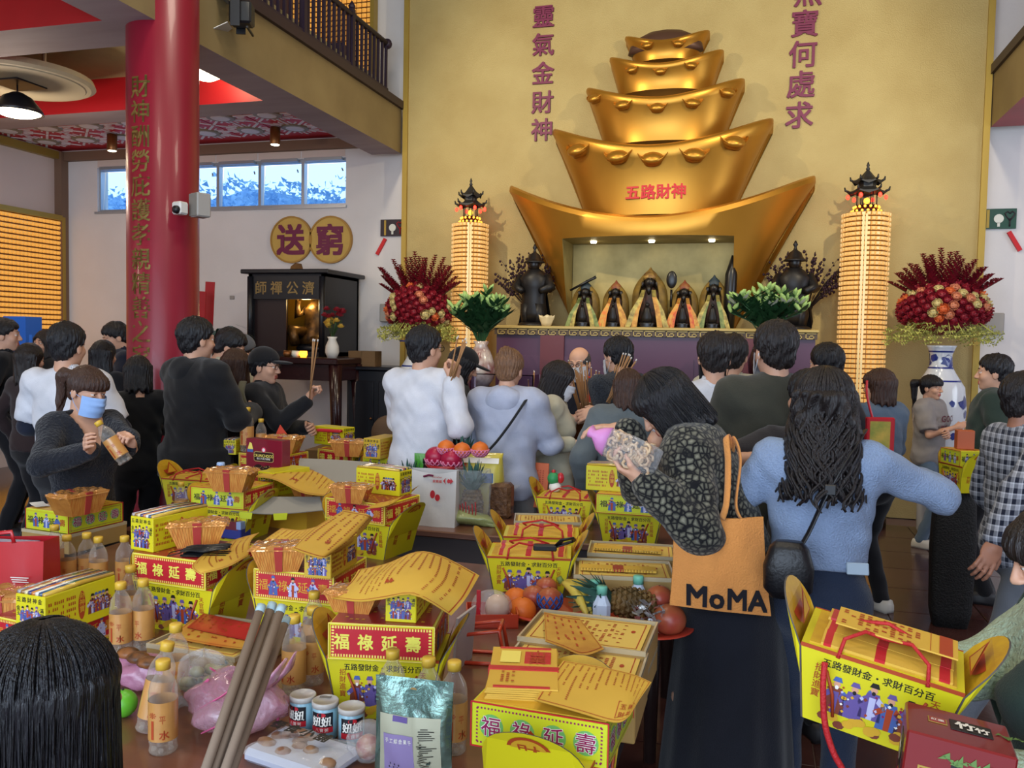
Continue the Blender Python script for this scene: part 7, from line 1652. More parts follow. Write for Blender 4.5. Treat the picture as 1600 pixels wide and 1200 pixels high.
    allp = np.array([p for a in AR for p in a[:3]]+[p for l in LG for p in l]+[nb, A3(0, 0, 0), up(0, 0, 1.45), A3(-.26*g, -.2, .9), A3(.26*g, .2, .9), up(.24*g, .16, 1.3), up(-.24*g, -.17, 1.3)])
    lo = allp.min(0)-.09; hi = allp.max(0)+.09; lo[2] = -.01
    V, F = nets(body, lo, hi, .0165*res); Vs = [V]; Fs = [F]; Ms = [np.zeros(len(F), int)]; n0 = len(V)
    hv, hf, hm = head_mesh(fem); hs = .97 if fem else 1.0
    Vs.append(hv*hs@HR.T+hc); Fs.append(hf+n0); Ms.append(hm); n0 += len(hv)
    def addmb(b, m):
        nonlocal n0
        q = np.array(b.v); f = np.array([x if len(x) == 4 else (x[0], x[1], x[2], x[2]) for x in b.f if len(x) in (3, 4)])
        Vs.append(q*hs@HR.T+hc); Fs.append(f+n0); Ms.append(np.full(len(f), m)); n0 += len(q)
    for sd in (-1, 1):
        b = MB(); b.ball((sd*.031, .0755, .0035), (.0125, .0125, .0095), 0, 10, 8); addmb(b, 2); b = MB(); b.ball((sd*.031+.0005, .0835, .0035), (.0058, .0055, .0062), 0, 8, 6); addmb(b, 3)
        b = MB(); b.tube([(sd*.014, .0905, .026), (sd*.03, .0885, .031), (sd*.047, .0755, .0275)], [.0028, .003, .0015], 5); addmb(b, 4); b = MB(); b.tube([(sd*.016, .0855, .0075), (sd*.031, .0885, .0125), (sd*.046, .0785, .0075)], .0016, 4); addmb(b, 4)
    for i, (S, E_, W_, sd) in enumerate(AR):
        y = W_-E_; y /= np.linalg.norm(y); a = arms[i]
        if isinstance(a, dict) and 'dir' in a: y = A3(*a['dir']); y /= np.linalg.norm(y)
        pm = A3(*palms[i]) if palms[i] else A3(-sd*1.0, .1, -.25); z = -(pm-y*(pm@y)); z /= max(1e-6, np.linalg.norm(z)); x = np.cross(y, z); hv_, hf_ = hand_mesh(poses[i]); q = hv_.copy(); ff = hf_
        if sd < 0: q = q*A3(-1, 1, 1); ff = hf_[:, ::-1]
        q = q*(.92 if fem else 1.0); Vs.append(q@np.array([x, y, z])+W_+y*.012); Fs.append(ff+n0); Ms.append(np.zeros(len(ff), int)); n0 += len(q)
    o = np_mesh('person', np.concatenate(Vs)*s, np.concatenate(Fs), [skin or M_skin, M_lip, M_eyew, M_iris, HM[hair[1]] if hair else HM['black']], None, np.concatenate(Ms))
    o.location = person_root; o.rotation_euler = (0, 0, rz); tag(o, label, 'person')
    def part(name, f, lo_, hi_, h, m): V, F = nets(f, lo_, hi_, h); return np_mesh(name, V*s, F, m, o)
    upax = U@A3(0, 0, 1)
    def top_sdf(P, t, sl, hem_, k=.015, arms_=True, nv=vneck):
        d_ = torso(P, t)
        if hem_ < .80: d_ = smin(d_, smax(np.hypot(P[:, 0]/1.0, P[:, 1]*1.25)-(.17*g+t+.10*np.clip(.9-P[:, 2], 0, 1)), np.maximum(P[:, 2]-.95, hem_-P[:, 2]), .01), .05)
        if arms_:
            for S, E_, W_, sd in AR:
                a_ = caps(P, S, E_, .050*g+t*.9, .039*g+t*.85)
                if sl <= .55: n = E_-S; n = n/np.linalg.norm(n); a_ = smax(caps(P, S, E_, .054*g+t, .052*g+t), (P-(S+(E_-S)*sl*1.7))@n, .006)
                d_ = smin(d_, a_, k+.02)
                if sl > .55: d_ = smin(d_, caps(P, E_, E_+(W_-E_)*((sl-.5)*2), .040*g+t, .030*g+t*.8), .02)
        d_ = d_+bump_waves(P, .0034)+.0018*np.sin(P[:, 2]*72+P[:, 0]*40+2*np.sin(P[:, 0]*31))
        hz = (P-PIV)@upax+PIV[2] if hem_ > .8 else P[:, 2]
        d_ = smax(d_, hem_-hz, .012)
        if nv: q = (P-PIV)@U+PIV; d_ = smax(d_, -np.maximum(np.maximum(np.abs(q[:, 0])-(q[:, 2]-nv)*.42, nv-q[:, 2]), -q[:, 1]), .006)
        return d_
    lo2 = lo.copy(); lo2[2] = min(hem-.08, min(a[2][2] for a in AR)-.1); hi2 = hi.copy()
    part('shirt' if coll is None else coll, lambda P: top_sdf(P, loose, sleeve, hem), lo2, hi2, .0125*res, top)
    if under is not None:
        def us(P):
            d_ = 9.0*np.ones(len(P))
            for S, E_, W_, sd in AR: d_ = smin(d_, smin(caps(P, S+(E_-S)*.5, E_, .053*g, .046*g), caps(P, E_, W_, .046*g, .036*g), .02), .01)
            return d_+bump_waves(P, .002)
        part('undersleeves', us, lo2, hi2, .0135*res, under)
    if vest is not None: part('vest', lambda P: top_sdf(P, loose+.014, .3, hem-.03, arms_=False, nv=1.12), lo2, hi2, .0135*res, vest)
    if hood: part('hood', lambda P: smax(smin(ell((P-up(0, -.085, 1.40))@U, (0, 0, 0), (.115, .065, .085)), smin(caps(P, up(-.085, -.03, 1.44), up(-.05, .07, 1.40), .038, .028), caps(P, up(.085, -.03, 1.44), up(.05, .07, 1.40), .038, .028), .02), .04)+bump_waves(P, .004), -caps(P, nb, hc, .062, .062), .01), up(0, 0, 1.4)-.22, up(0, 0, 1.4)+.22, .011*res, top)
    elif vneck is None and vest is None: part('collar', lambda P: np.hypot(caps(P, nb+U@A3(0, 0, .012), nb+U@A3(0, .012, .02), 0, 0)-.062, 0*P[:, 0])*0+smax(caps(P, nb+U@A3(0, .004, -.005), nb+U@A3(0, .012, .028), .071, .066), -caps(P, nb-U@A3(0, 0, .05), hc+U@A3(0, 0, .02), .055, .055), .004), nb-.12, nb+.12, .008*max(1, res*.9), top)
    if skirt:
        def sk(P): a_ = np.arctan2(P[:, 1], P[:, 0]); d_ = np.hypot(P[:, 0], P[:, 1]*1.12)-(.190*g+.10*np.clip(1.0-P[:, 2], 0, 1)**.8+.010*np.sin(a_*11)*np.clip(1-P[:, 2], 0, 1)); return smax(d_, np.maximum(P[:, 2]-1.02, .16-P[:, 2]), .01)*.9
        part('skirt', sk, (-.45, -.4, .1), (.45, .4, 1.06), .016*res, bottom)
    else:
        def pt(P):
            d_ = smin(ell(P, (0, -.012, .915), (.170*g, .120*g, .15)), np.where(P[:, 2] < 1.12, torso(P, .007), 9), .02)
            for Hp, K, An in LG: d_ = smin(d_, caps(P, Hp, K, .090*g, .066*g), .04); d_ = smin(d_, caps(P, K, An, .066*g, .056), .02)
            return smax(d_+bump_waves(P, .003), np.maximum(P[:, 2]-1.06, .05-P[:, 2]), .008)
        l3 = np.array([p for l in LG for p in l]); part('trousers', pt, np.minimum(l3.min(0)-.12, (-.25, -.2, .03)), np.maximum(l3.max(0)+.12, (.25, .2, 1.08)), .0155*res, bottom)
    ms = mat('shoe_'+shoes, shoes, .5)
    for Hp, K, An in LG:
        b = MB(); b.loft([[(An[0]+w_*x, An[1]+y, z) for x, y in ((-1, -.075), (1, -.075), (1.15, .05), (1.0, .14), (.4, .185), (-.4, .185), (-1.0, .14), (-1.15, .05))] for w_, z in ((.040, 0), (.043, .02), (.041, .05))]+[[(An[0]+.036*x, An[1]+y*.72-.01, .085) for x, y in ((-1, -.075), (1, -.075), (1.1, .05), (1, .12), (.4, .14), (-.4, .14), (-1, .12), (-1.1, .05))]], 0, True, True); b.v = [tuple(np.array(v)*s) for v in b.v]; b.build('shoe', ms, o)
    # head furniture in head space
    def hpart(name, f, lo_, hi_, h, m):
        V, F = nets(f, lo_, hi_, h); return np_mesh(name, (V*hs@HR.T+hc)*s, F, m, o)
    T4 = Matrix([list(HR[i]*hs*s)+[hc[i]*s] for i in range(3)]+[[0, 0, 0, 1]])
    if hair:
        st = hair[0]; gr = .45 if d < 3.2 else 1; L_ = hairlen or {'bob': .15, 'long': .36, 'curly': .34}.get(st, .1)
        def hf2(P):
            x, y, z = P.T; a_ = np.arctan2(x, y+.01); grain = gr*(.0026*np.sin(a_*31+2.5*np.sin(z*23))+.0016*np.sin(a_*67+z*30))
            if st == 'bald': d_ = ell(P, (0, -.02, .018), (.083, .099, .088)); return np.maximum(d_, np.maximum(z-.075, -(z-(-.005+.5*(y-.03)))*.85))+grain*.4
            d_ = ell(P, (0, -.014, .040), (.0885, .108, .096)); d_ = smin(d_, ell(P, (0, -.052, -.034), (.062, .050, .050)), .03) if st in ('short', 'pony', 'bun') else d_; line = .060+.86*(y-.088)
            if st == 'short':
                tuft = .0035*np.sin(a_*9+z*41)*np.sin(z*63+a_*5+x*50); line = line-.028*np.clip(-y/.1, 0, 1)+.010*np.sin(a_*17)
                return smax(d_-.002+grain*1.2+tuft, -(z-line)*.75, .014)
            if st in ('pony', 'bun'): d_ = smax(d_-.002+grain, -(z-line)*.75, .008)
            else:
                if st == 'bob': cur = np.maximum(np.hypot(x/.098, (y+.012)/.112)-1, 0*x-9)*.098; 
                else: cur = (np.hypot(x/(.098+.10*np.clip(-z, 0, .5)*(1.5 if st == 'curly' else .5)), (y+.045-.03*np.clip(-z, 0, .5))/(.078+.03*(st == 'curly')))-1)*.08
                if st == 'curly': cur = cur+.009*np.sin(z*42+a_*5+2*np.sin(a_*9))+.005*np.sin(z*77+a_*17)
                d_ = smin(d_, smax(cur, np.maximum(z-.05, -(z+L_+.012*np.sin(a_*13))), .02), .03)+grain*1.2
                d_ = smax(d_, -ell(P, (0, .135, -.055), (.070, .135, .118)), .012)
            if st == 'pony': d_ = smin(d_, smin(caps(P, (0, -.10, .060), (0, -.185, .035), .026, .036), caps(P, (0, -.185, .035), (0, -.175, -.22), .038, .012), .02)+grain*1.5, .012)
            if st == 'bun': d_ = smin(d_, ell(P, (0, -.075, .105), (.045, .042, .034))+grain*2, .012)
            if bangs: d_ = smin(d_, smax(ell(P, (0, .045, .045), (.083, .060, .062))+grain*1.4, np.maximum(.020+.35*np.abs(x)*0-z, z-.1), .006), .015)
            return d_
        ext = {'pony': (.12, .24, .25), 'bob': (.12, .14, L_+.03), 'long': (.16, .16, L_+.04), 'curly': (.24, .20, L_+.05)}.get(st, (.11, .14, .13))
        hpart('hair', hf2, (-ext[0], -ext[1], -ext[2]), (ext[0], .13, .16), .0062*max(.75, res), HM[hair[1]])
    if cap:
        cm = cap[1]
        if cap[0] == 'beanie': hpart('beanie', lambda P: smax(ell(P, (0, -.016, .045), (.095, .114, .108))+.0025*np.sin(np.arctan2(P[:, 0], P[:, 1])*42), -(P[:, 2]-.035-.35*(P[:, 1]-.05)), .01), (-.12, -.14, -.06), (.12, .12, .17), .006, cm)
        else:
            hpart('cap', lambda P: smin(smax(ell(P, (0, -.014, .044), (.094, .113, .100)), -(P[:, 2]-.045-.25*(P[:, 1]-.05)), .008), smax(ell(P, (0, .115, .040), (.070, .085, .012)), -(P[:, 1]-.06), .005), .006), (-.12, -.14, -.02), (.12, .22, .17), .006, cm)
    if mask:
        def mk_(b, k):
            def f(u, v):
                a_ = (u-.5)*R(150); zz = -.118+.108*v; bul = math.sin(PI*min(1, max(0, .12+.8*v))); return ((.073-.0*k)*math.sin(a_), .010+(.098+.010*bul+.012*(v > .6)*(1-abs(u-.5)*2)**2+.002*math.sin(v*22))*math.cos(a_)**.9*(.93 if v < .15 else 1)+k*.002, zz-.006*math.cos(a_)*(1-v))
            b.grid(f, 18, 14, 0) if k else b.grid(lambda u, v: f(1-u, v), 18, 14, 0)
        b = MB(); b.T = T4; mk_(b, 1); mk_(b, 0); b.build('face_mask', mask, o); b = MB(); b.T = T4
        for sd in (-1, 1):
            for z0 in (-.02, -.10): b.tube([(sd*.072, .035, z0), (sd*.078, .0, z0*.6), (sd*.084, -.03, -.012)], .0016, 5)
        b.build('mask_loop', mask, o)
    if glasses:
        b = MB(); b.T = T4
        for sd in (-1, 1):
            b.tube([(sd*.033+.024*math.cos(k*PI/8), .098-.10*abs(sd*.033+.024*math.cos(k*PI/8))**1.6*2, .003+.017*math.sin(k*PI/8)) for k in range(17)], .0017, 5); b.tube([(sd*.057, .092, .008), (sd*.078, .04, .010), (sd*.081, -.02, .004)], .0018, 5)
        b.tube([(-.010, .104, .006), (0, .107, .009), (.010, .104, .006)], .0016, 5); b.build('glasses', M_black, o)
    o['_'] = 0; del o['_']
    PEOPLE.append((o, AR, s, rz, person_root, T4)); return o
def wpt(i, k):   # world position of a joint of person i: AR index side, joint
    o, AR, s, rz, root, T4 = PEOPLE[i]; return None
def in_world(o, p): return Vector(o.location)+Matrix.Rotation(o.rotation_euler.z, 3, 'Z') @ Vector(p)

C_white = cloth('white', 'cfd0d8'); C_black = cloth('black', '141519'); C_navy = cloth('navy', '1b2030'); C_knit = cloth('black_knit', '1a1d26', bump=.8, bscale=70); C_brown = cloth('dark_brown', '2c2022'); C_hoodie = cloth('grey_blue_hoodie', 'a8adc0'); C_cream = cloth('cream', 'b8b29c'); C_olive = cloth('olive', '3a3a32'); C_sage = cloth('grey_green', '5c6468'); C_denim = cloth('denim', '56687c', bump=.4); C_jeans = cloth('jeans', '222c40', bump=.4); C_blue = cloth('sky_blue_knit', '8496b4', bump=.6, bscale=160); C_tee = cloth('grey_tee', '86807e'); C_green = cloth('dark_green', '2c3a34'); C_grey = cloth('grey_trousers', '5a5e66'); C_tweed = cloth('tweed', '2e333c', bump=.9, bscale=110, col2='14161c', vscale=90); C_mint = cloth('mint_fleece', 'a8b89c', bump=1, bscale=90); C_dgrey = cloth('charcoal', '2c2a2e'); C_red = cloth('red_vest', 'b8382c')
M_maskb = cloth('mask_blue', '8fb0e0', rough=.7, bump=.1); M_maskw = cloth('mask_white', 'c8cad0', rough=.7, bump=.1); M_maskk = cloth('mask_black', '141418'); C_cap = cloth('cap_black', '121216'); C_bean = cloth('beanie_grey', '5a5c62')
def plaid():
    m = cloth('plaid', '2a3450'); nt = m.node_tree; L = nt.links; b = nt.nodes['Principled BSDF']; tc = nt.nodes.new('ShaderNodeTexCoord'); sp = nt.nodes.new('ShaderNodeSeparateXYZ'); L.new(tc.outputs['Object'], sp.inputs[0])
    def M(op, a, c=None):
        n = nt.nodes.new('ShaderNodeMath'); n.operation = op
        for k, v in enumerate((a, c)):
            if v is None: continue
            if isinstance(v, (int, float)): n.inputs[k].default_value = v
            else: L.new(v, n.inputs[k])
        return n.outputs[0]
    def band(o, f, w): return M('LESS_THAN', M('FRACT', M('MULTIPLY', o, f)), w)
    xy = M('ADD', sp.outputs[0], sp.outputs[1])
    s1 = M('ADD', band(sp.outputs[2], 24, .14), band(xy, 24, .14)); s2 = M('ADD', band(sp.outputs[2], 24, .62), band(xy, 24, .62)); v = M('ADD', M('MULTIPLY', s1, .42), M('MULTIPLY', M('SUBTRACT', 2, s2), .0)); w = M('SUBTRACT', M('ADD', v, .5), M('MULTIPLY', s2, .25))
    r = nt.nodes.new('ShaderNodeValToRGB'); r.color_ramp.elements[0].position = .05; r.color_ramp.elements[0].color = (*lin('141a2c'), 1); r.color_ramp.elements[1].position = 1; r.color_ramp.elements[1].color = (*lin('c8ccd8'), 1); L.new(w, r.inputs[0])
    for l in list(b.inputs['Base Color'].links): L.remove(l)
    L.new(r.outputs[0], b.inputs['Base Color']); return m
def cobble():
    m = cloth('cobble_print', '3a3a30'); nt = m.node_tree; L = nt.links; b = nt.nodes['Principled BSDF']; tc = nt.nodes.new('ShaderNodeTexCoord'); v = nt.nodes.new('ShaderNodeTexVoronoi'); v.feature = 'DISTANCE_TO_EDGE'; v.inputs['Scale'].default_value = 46; v.inputs['Randomness'].default_value = .75; L.new(tc.outputs['Object'], v.inputs['Vector'])
    r = nt.nodes.new('ShaderNodeValToRGB'); e = r.color_ramp.elements; e[0].position = .06; e[0].color = (*lin('0d0e12'), 1); e[1].position = .42; e[1].color = (*lin('7c7a6a'), 1); q = e.new(.15); q.color = (*lin('48473e'), 1); L.new(v.outputs['Distance'], r.inputs[0])
    for l in list(b.inputs['Base Color'].links): L.remove(l)
    L.new(r.outputs[0], b.inputs['Base Color']); return m
C_plaid = plaid(); C_cob = cobble()
def strap(b, pts, r=.012, fl=.35, mi=0): b.tube([curve_pts([Vector(p) for p in pts], k/24) for k in range(25)], r, 6, mi, True, fl)
FRONT_ARMS = ((-.13, .30, 1.16), (.13, .30, 1.16)); UP_ARMS = ((-.06, .28, 1.30), (.07, .28, 1.30))
H0 = dict(poses=('hold', 'hold'))
# left group
p1 = person('woman in black knit with blue mask and ponytail opening a bottle', 130, 607, 4.2, -104, C_knit, True, ('pony', 'brown'), hp=14, hy=8, arms=({'px': (146, 703, 3.93), 'dir': (.45, .25, .25), 'pole': (.9, -.3, -.6)}, {'px': (218, 712, 3.85), 'dir': (.35, .3, .55), 'pole': (-.9, -.3, -.6)})[::-1], poses=('grip', 'hold'), mask=M_maskb, vneck=1.22, hem=.80, girth=1.06, bangs=True, loose=.024)
person('man in white T-shirt over dark long sleeves seen from behind at left', 106, 541, 4.95, 8, C_white, hair=('short', 'black'), under=C_navy, sleeve=.5, arms=((-.16, .25, 1.08), (.16, .28, 1.1)), girth=1.1, hem=.9)
person('man in black at the left edge near the votive lamp wall', 9, 524, 7.2, -55, C_black, hair=('short', 'black'), res=1.4)
person('woman with dark brown hair behind the white T-shirt man at left', 48, 562, 6.4, -5, C_brown, True, ('long', 'soft'), hairlen=.2, res=1.4)
person('woman facing the room beside the blue rack at far left', 70, 537, 8.2, 178, C_black, True, ('bob', 'soft'), res=1.4, arms=FRONT_ARMS)
person('man in navy looking down, half hidden by the red column', 187, 524, 8.0, 140, C_navy, hair=('short', 'black'), hp=20, res=1.4, arms=FRONT_ARMS)
person('woman with long straight black hair left of the red column', 163, 556, 6.9, 0, C_black, True, ('long', 'black'), res=1.4, hairlen=.25)
person('woman in black with a black bob turned left before the red column', 216, 582, 5.7, 48, C_black, True, ('bob', 'black'), hp=12, res=1.1, arms=FRONT_ARMS)
person('broad man in black hooded jacket seen from behind right of the column', 308, 531, 5.4, -22, C_black, hair=('short', 'black'), girth=1.22, hood=True, loose=.03, hem=.78, arms=FRONT_ARMS)
person('man with bowed head partly hidden behind the black jacket', 350, 537, 6.3, -60, C_cream, hair=('short', 'black'), hp=25, res=1.4)
person('woman with brown hair between the black jacket and the cap', 370, 572, 6.0, -20, C_brown, True, ('bob', 'brown'), res=1.3)
person('person in grey ribbed beanie behind the brown haired woman', 380, 551, 6.9, -30, C_cream, hair=('short', 'soft'), cap=('beanie', C_bean), res=1.4)
capman = person('man in black cap and glasses holding three incense sticks upright', 413, 572, 5.9, -82, C_black, hair=('short', 'black'), cap=('cap', C_cap), glasses=True, hp=4, arms=({'l': (-.05, .3, 1.15)}, {'px': (481, 626, 5.72), 'dir': (-.1, .35, .95), 'pole': (.2, -.5, -1)}), poses=('hold', 'grip'), coll='jacket', loose=.026, palms=(None, (-.2, .9, .1)), hem=.84)
# altar group
wman = person('man in white sweater and glasses seen from behind, holding incense', 663, 545, 5.2, -14, C_white, hair=('short', 'black'), glasses=True, arms=((-.10, .28, 1.24), {'px': (706, 598, 4.98), 'dir': (.1, .3, .95)}), poses=('hold', 'grip'), girth=1.10, loose=.028, hem=.82, hy=-12, bottom=cloth('beige', '8a7f74'))
person('person in black cap looking down behind the white sweater', 716, 567, 6.1, -72, C_black, True, ('bob', 'black'), cap=('cap', C_cap), hp=22, arms=UP_ARMS, res=1.1)
hood = person('woman in grey-blue hoodie with hair tied up, seen from behind', 795, 577, 5.15, -3, C_hoodie, True, ('bun', 'light'), hood=True, loose=.034, girth=1.14, hem=.80, arms=((-.12, .3, 1.2), (.12, .3, 1.15)), hp=6, bottom=cloth('pale', '8a8684'))
card = person('woman in cream cardigan and white mask turned right', 866, 590, 5.5, -78, C_cream, True, ('bob', 'soft'), mask=M_maskw, hp=18, hairlen=.16, arms=({'px': (893, 655, 5.5), 'dir': (0, 1, .1), 'pole': (-.3, -.5, -1)}, {'px': (892, 694, 5.3), 'dir': (.1, 1, -.2), 'pole': (.3, -.5, -1)}), loose=.03, hem=.72, vneck=1.25, bottom=cloth('pale_blue', '8090a8'))
person('older man in red vest and lowered white mask facing the crowd', 906, 566, 6.5, 172, C_navy, hair=('bald', 'grey'), glasses=True, mask=M_maskw, vest=C_red, arms=FRONT_ARMS, hp=10, girth=1.05)
person('man in dark tweed sleeve reaching left to the incense urn', 968, 556, 5.75, 48, C_tweed, hair=('short', 'black'), mask=M_maskw, arms=({'px': (938, 642, 5.4), 'pole': (0, -.5, -1), 'dir': (-.67, .74, -.25)}, (.12, .3, 1.2)), hp=10, loose=.026)
person('woman with brown bob in grey-green jacket seen from behind', 982, 606, 5.05, 14, C_sage, True, ('bob', 'brown'), loose=.04, hem=.74, hairlen=.15, hp=12, girth=1.1)
person('man in white T-shirt with black mask loop seen from behind', 1116, 558, 4.75, 10, C_white, hair=('short', 'soft'), mask=M_maskk, sleeve=.5, girth=1.08, hem=.88)
person('person in cream jacket behind the white T-shirt', 1146, 556, 5.5, -8, C_cream, hair=('short', 'soft'), hem=.84, loose=.028)
olive = person('man in olive sweater with grey shoulder strap seen from behind', 1212, 548, 4.05, 14, C_olive, hair=('short', 'soft'), mask=M_maskw, glasses=True, loose=.034, girth=1.08, hem=.80, hy=10, arms=((-.15, .28, 1.05), (.15, .28, 1.05)))
person('dark haired man behind the curly haired woman, face turned left', 1290, 570, 5.3, 40, C_dgrey, hair=('short', 'black'), res=1.2, bangs=True)
person('person in charcoal T-shirt half hidden left of the curly hair', 1262, 622, 3.75, 25, C_dgrey, hair=('short', 'black'), sleeve=.5, arms=({'px': (1215, 712, 3.5), 'pole': (-1, -.3, -.3)}, None), res=1.1)
# foreground right
moma = person('woman in cobble-print jacket with black bob inspecting a clear bag', 1050, 622, 3.1, 84, C_cob, True, ('bob', 'black'), lean=22, hp=18, hairlen=.155, arms=({'px': (1010, 752, 2.80), 'dir': (.0, .95, .35), 'pole': (-.5, -.3, -1)}, {'px': (978, 672, 3.18), 'dir': (-.2, .95, .1), 'pole': (.5, -.2, -.9)}), poses=('hold', 'relax'), loose=.042, hem=.98, bottom=cloth('navy_skirt', '14161f'), skirt=True, res=.85, bangs=True, palms=((.3, -.1, 1), (0, 0, -1)))
curl = person('woman with long wavy dark hair in pale blue knit top seen from behind', 1288, 632, 2.9, -4, C_blue, True, ('curly', 'soft'), arms=({'l': (-.20, .16, 1.0), 'pole': (-1, -.5, 0)}, {'px': (1432, 748, 3.12), 'pole': (1, -.25, -.45)}), loose=.022, hem=1.03, bottom=C_jeans, res=.85, girth=1.07, hairlen=.33)
person('woman in denim jacket and glasses with a red and yellow bag', 1374, 604, 5.6, 38, C_denim, True, ('long', 'brown'), glasses=True, hairlen=.13, loose=.036, hem=.86, shoes='b8b4ac', hy=14, bangs=True, arms=FRONT_ARMS)
tee = person('girl in grey lettered T-shirt and jeans standing by the floor vase', 1456, 606, 7.5, -122, C_tee, True, ('pony', 'black'), sleeve=.5, loose=.034, hem=.82, girth=1.05, hy=-6, arms=({'px': (1492, 668, 7.3)}, {'px': (1478, 676, 7.25)})[::-1], bottom=C_denim, shoes='c8c4bc', poses=('hold', 'hold'), bangs=True)
person('man in dark green hoodie in profile near the right wall', 1552, 583, 5.9, 78, C_green, hair=('short', 'black'), loose=.03, hood=True, girth=1.15)
person('man in blue and white plaid shirt walking at the right edge', 1606, 626, 3.75, -70, C_plaid, hair=('short', 'soft'), loose=.028, hem=.82, bottom=C_grey, arms=({'l': (-.2, .15, .95)}, {'px': (1556, 845, 3.45), 'pole': (.4, -1, 0)}), legs=((-.09, .22), (.10, -.34)), res=.9, skin=mat('skin_tan', '9a6a54', .5, spec=.4), shoes='2a2620')
near = person('young woman in mint fleece at the right edge holding offering boxes', 1679, 862, 1.72, 88, C_mint, True, ('bob', 'soft'), hp=20, arms=({'px': (1540, 1205, 1.5), 'dir': (.1, 1, .25), 'pole': (-.5, -.4, -1)}, {'px': (1372, 1050, 1.80), 'dir': (.05, .75, .75), 'pole': (.2, -.3, -1)}), poses=('hold', 'hold'), loose=.03, vest=C_green, res=.75, hairlen=.13, bangs=True)
kid = person('short person with black hair at the lower left edge holding thick incense', 82, 1094, 1.09, -20, C_black, True, ('bob', 'black'), res=.8, hairlen=.2, arms=({'l': (-.15, .2, 1.05)}, {'px': (300, 1400, 1.04), 'dir': (.2, .4, .9), 'pole': (1, -.4, -1)}), poses=('relax', 'grip'))
# single strands and locks laid over the hair nearest the camera
def hair_locks(pers, n, L0, L1, r, wave, wn, rx_, ry_, matn, seed, front=.9, flare=.4, npt=14, k0=0):
    T4 = [p for p in PEOPLE if p[0] is pers][0][5]; rr = random.Random(seed); b = MB(); b.T = T4
    for k in range(n):
        a = rr.uniform(-PI, PI)
        if abs(a) < front: a = math.copysign(front+rr.uniform(0, .5), a)          # 0 = face side, left free
        L_ = rr.uniform(L0, L1); ph = rr.uniform(0, 6.28); t0 = rr.uniform(.02, .75) if rr.random() < .7 else .02; P = []; o_ = rr.uniform(.0, .006)
        for j in range(npt):
            q = t0+(1-t0)*j/(npt-1); sarc = q*(.16+L_)
            if sarc < .16: th = sarc/.16*PI/2; rad = math.sin(th); z = .040+.098*math.cos(th)
            else: rad = 1+flare*(sarc-.16); z = .040-(sarc-.16)
            w_ = wave*min(1, max(0, sarc-.1)*6); da = w_/.1*math.sin(ph+sarc*wn)
            P.append(((rx_+o_)*rad*math.sin(a+da)+w_*.5*math.cos(ph+sarc*wn), -.014+(ry_+o_)*rad*math.cos(a+da)-.16*max(0, sarc-.2)*(flare > .5), z))
        b.tube(P, [r*(.5+.6*math.sin(PI*min(1, .1+j/(npt-1)*.88))) for j in range(npt)], 4, 0, True, .6)
    stuff(b.build('hair_locks', HM[matn], pers))
hair_locks(curl, 250, .25, .39, .0080, .017, 44, .094, .110, 'soft', 11, 1.0, 1.2, 22)
hair_locks(moma, 420, .10, .19, .0030, .003, 18, .092, .109, 'black', 12, .95, .25, 12)
hair_locks(kid, 1100, .14, .26, .0019, .0022, 16, .093, .112, 'black', 13, .6, .2, 14)
hair_locks(near, 320, .10, .17, .0026, .0025, 16, .092, .110, 'soft', 14, .8, .2, 12)
# jeans pocket, phone
q = ad(1340, 888, 2.765); t = thing('phone', 'pale phone in the back pocket of the dark jeans', 'phone', q, R(-8)); b = MB(); b.T = TM(ry=R(-4)); b.bbox(-.034, .034, -.004, .004, -.022, .018, .003); b.build('case', mat('phone_pale', '9aaab8', .3, coat=.4), t)
# held things
def stick_bunch(pts, label, r, n, name='incense_bundle', seed=1, sp=.012):
    a, c = Vector(pts[0]), Vector(pts[1]); t = thing(name, label, 'incense', a); rr = random.Random(seed); ax_ = (c-a); u_ = ax_.orthogonal().normalized(); w_ = ax_.cross(u_).normalized()
    for k in range(n):
        o1 = u_*rr.uniform(-sp, sp)*.3+w_*rr.uniform(-sp, sp)*.3; o2 = u_*rr.uniform(-sp, sp)+w_*rr.uniform(-sp, sp); e = ax_*rr.uniform(.92, 1.03); b = MB(); b.tube([o1, o2+e*.96], r, 8, 0); b.tube([o2+e*.96, o2+e], r*1.05, 8, 1); b.build('stick', [M_inc if r < .005 else mat('thick_incense', '7a6858', .8, var=.1), mat('incense_tip_blue', '9ab0b4', .6) if r > .005 else M_ash], t)
    return t
t = thing('incense_bundle', 'bundle of thick grey incense sticks held at the lower left', 'incense', ad(306, 1345, 1.04))
for (x0, y0), (x1, y1), dd in (((322, 1200), (409, 946), 1.26), ((334, 1200), (426, 943), 1.28), ((345, 1200), (432, 950), 1.31), ((353, 1200), (441, 947), 1.27), ((364, 1200), (448, 966), 1.33)):
    A_ = Vector(ad(x0, y0, 1.10+(dd-1.28)*.6)); B_ = Vector(ad(x1, y1, dd)); v_ = B_-A_; g_ = A_-v_*.42-t.location; e_ = B_-t.location; b = MB(); b.tube([g_, e_-v_*.05], .0068, 8, 0); b.tube([e_-v_*.05, e_], .0072, 8, 1); b.build('stick', [mat('thick_incense', '7a6858', .8, var=.1), mat('incense_tip_blue', '9ab0b4', .6)], t)
stick_bunch((ad(482, 622, 5.68), ad(498, 530, 5.62)), 'three incense sticks held by the man in the black cap', .0045, 3, seed=2, sp=.055)
stick_bunch((ad(704, 600, 4.95), ad(719, 527, 4.9)), 'incense sticks held up by the man in the white sweater', .0042, 6, seed=3, sp=.05)
stick_bunch((ad(948, 628, 5.3), ad(985, 555, 5.25)), 'incense sticks held beside the tweed sleeve', .0042, 7, seed=5, sp=.05)
bottle(ad(197, 722, 3.88), 'water bottle held tilted by the masked woman', .4, rot=(R(12), R(-32), 0))
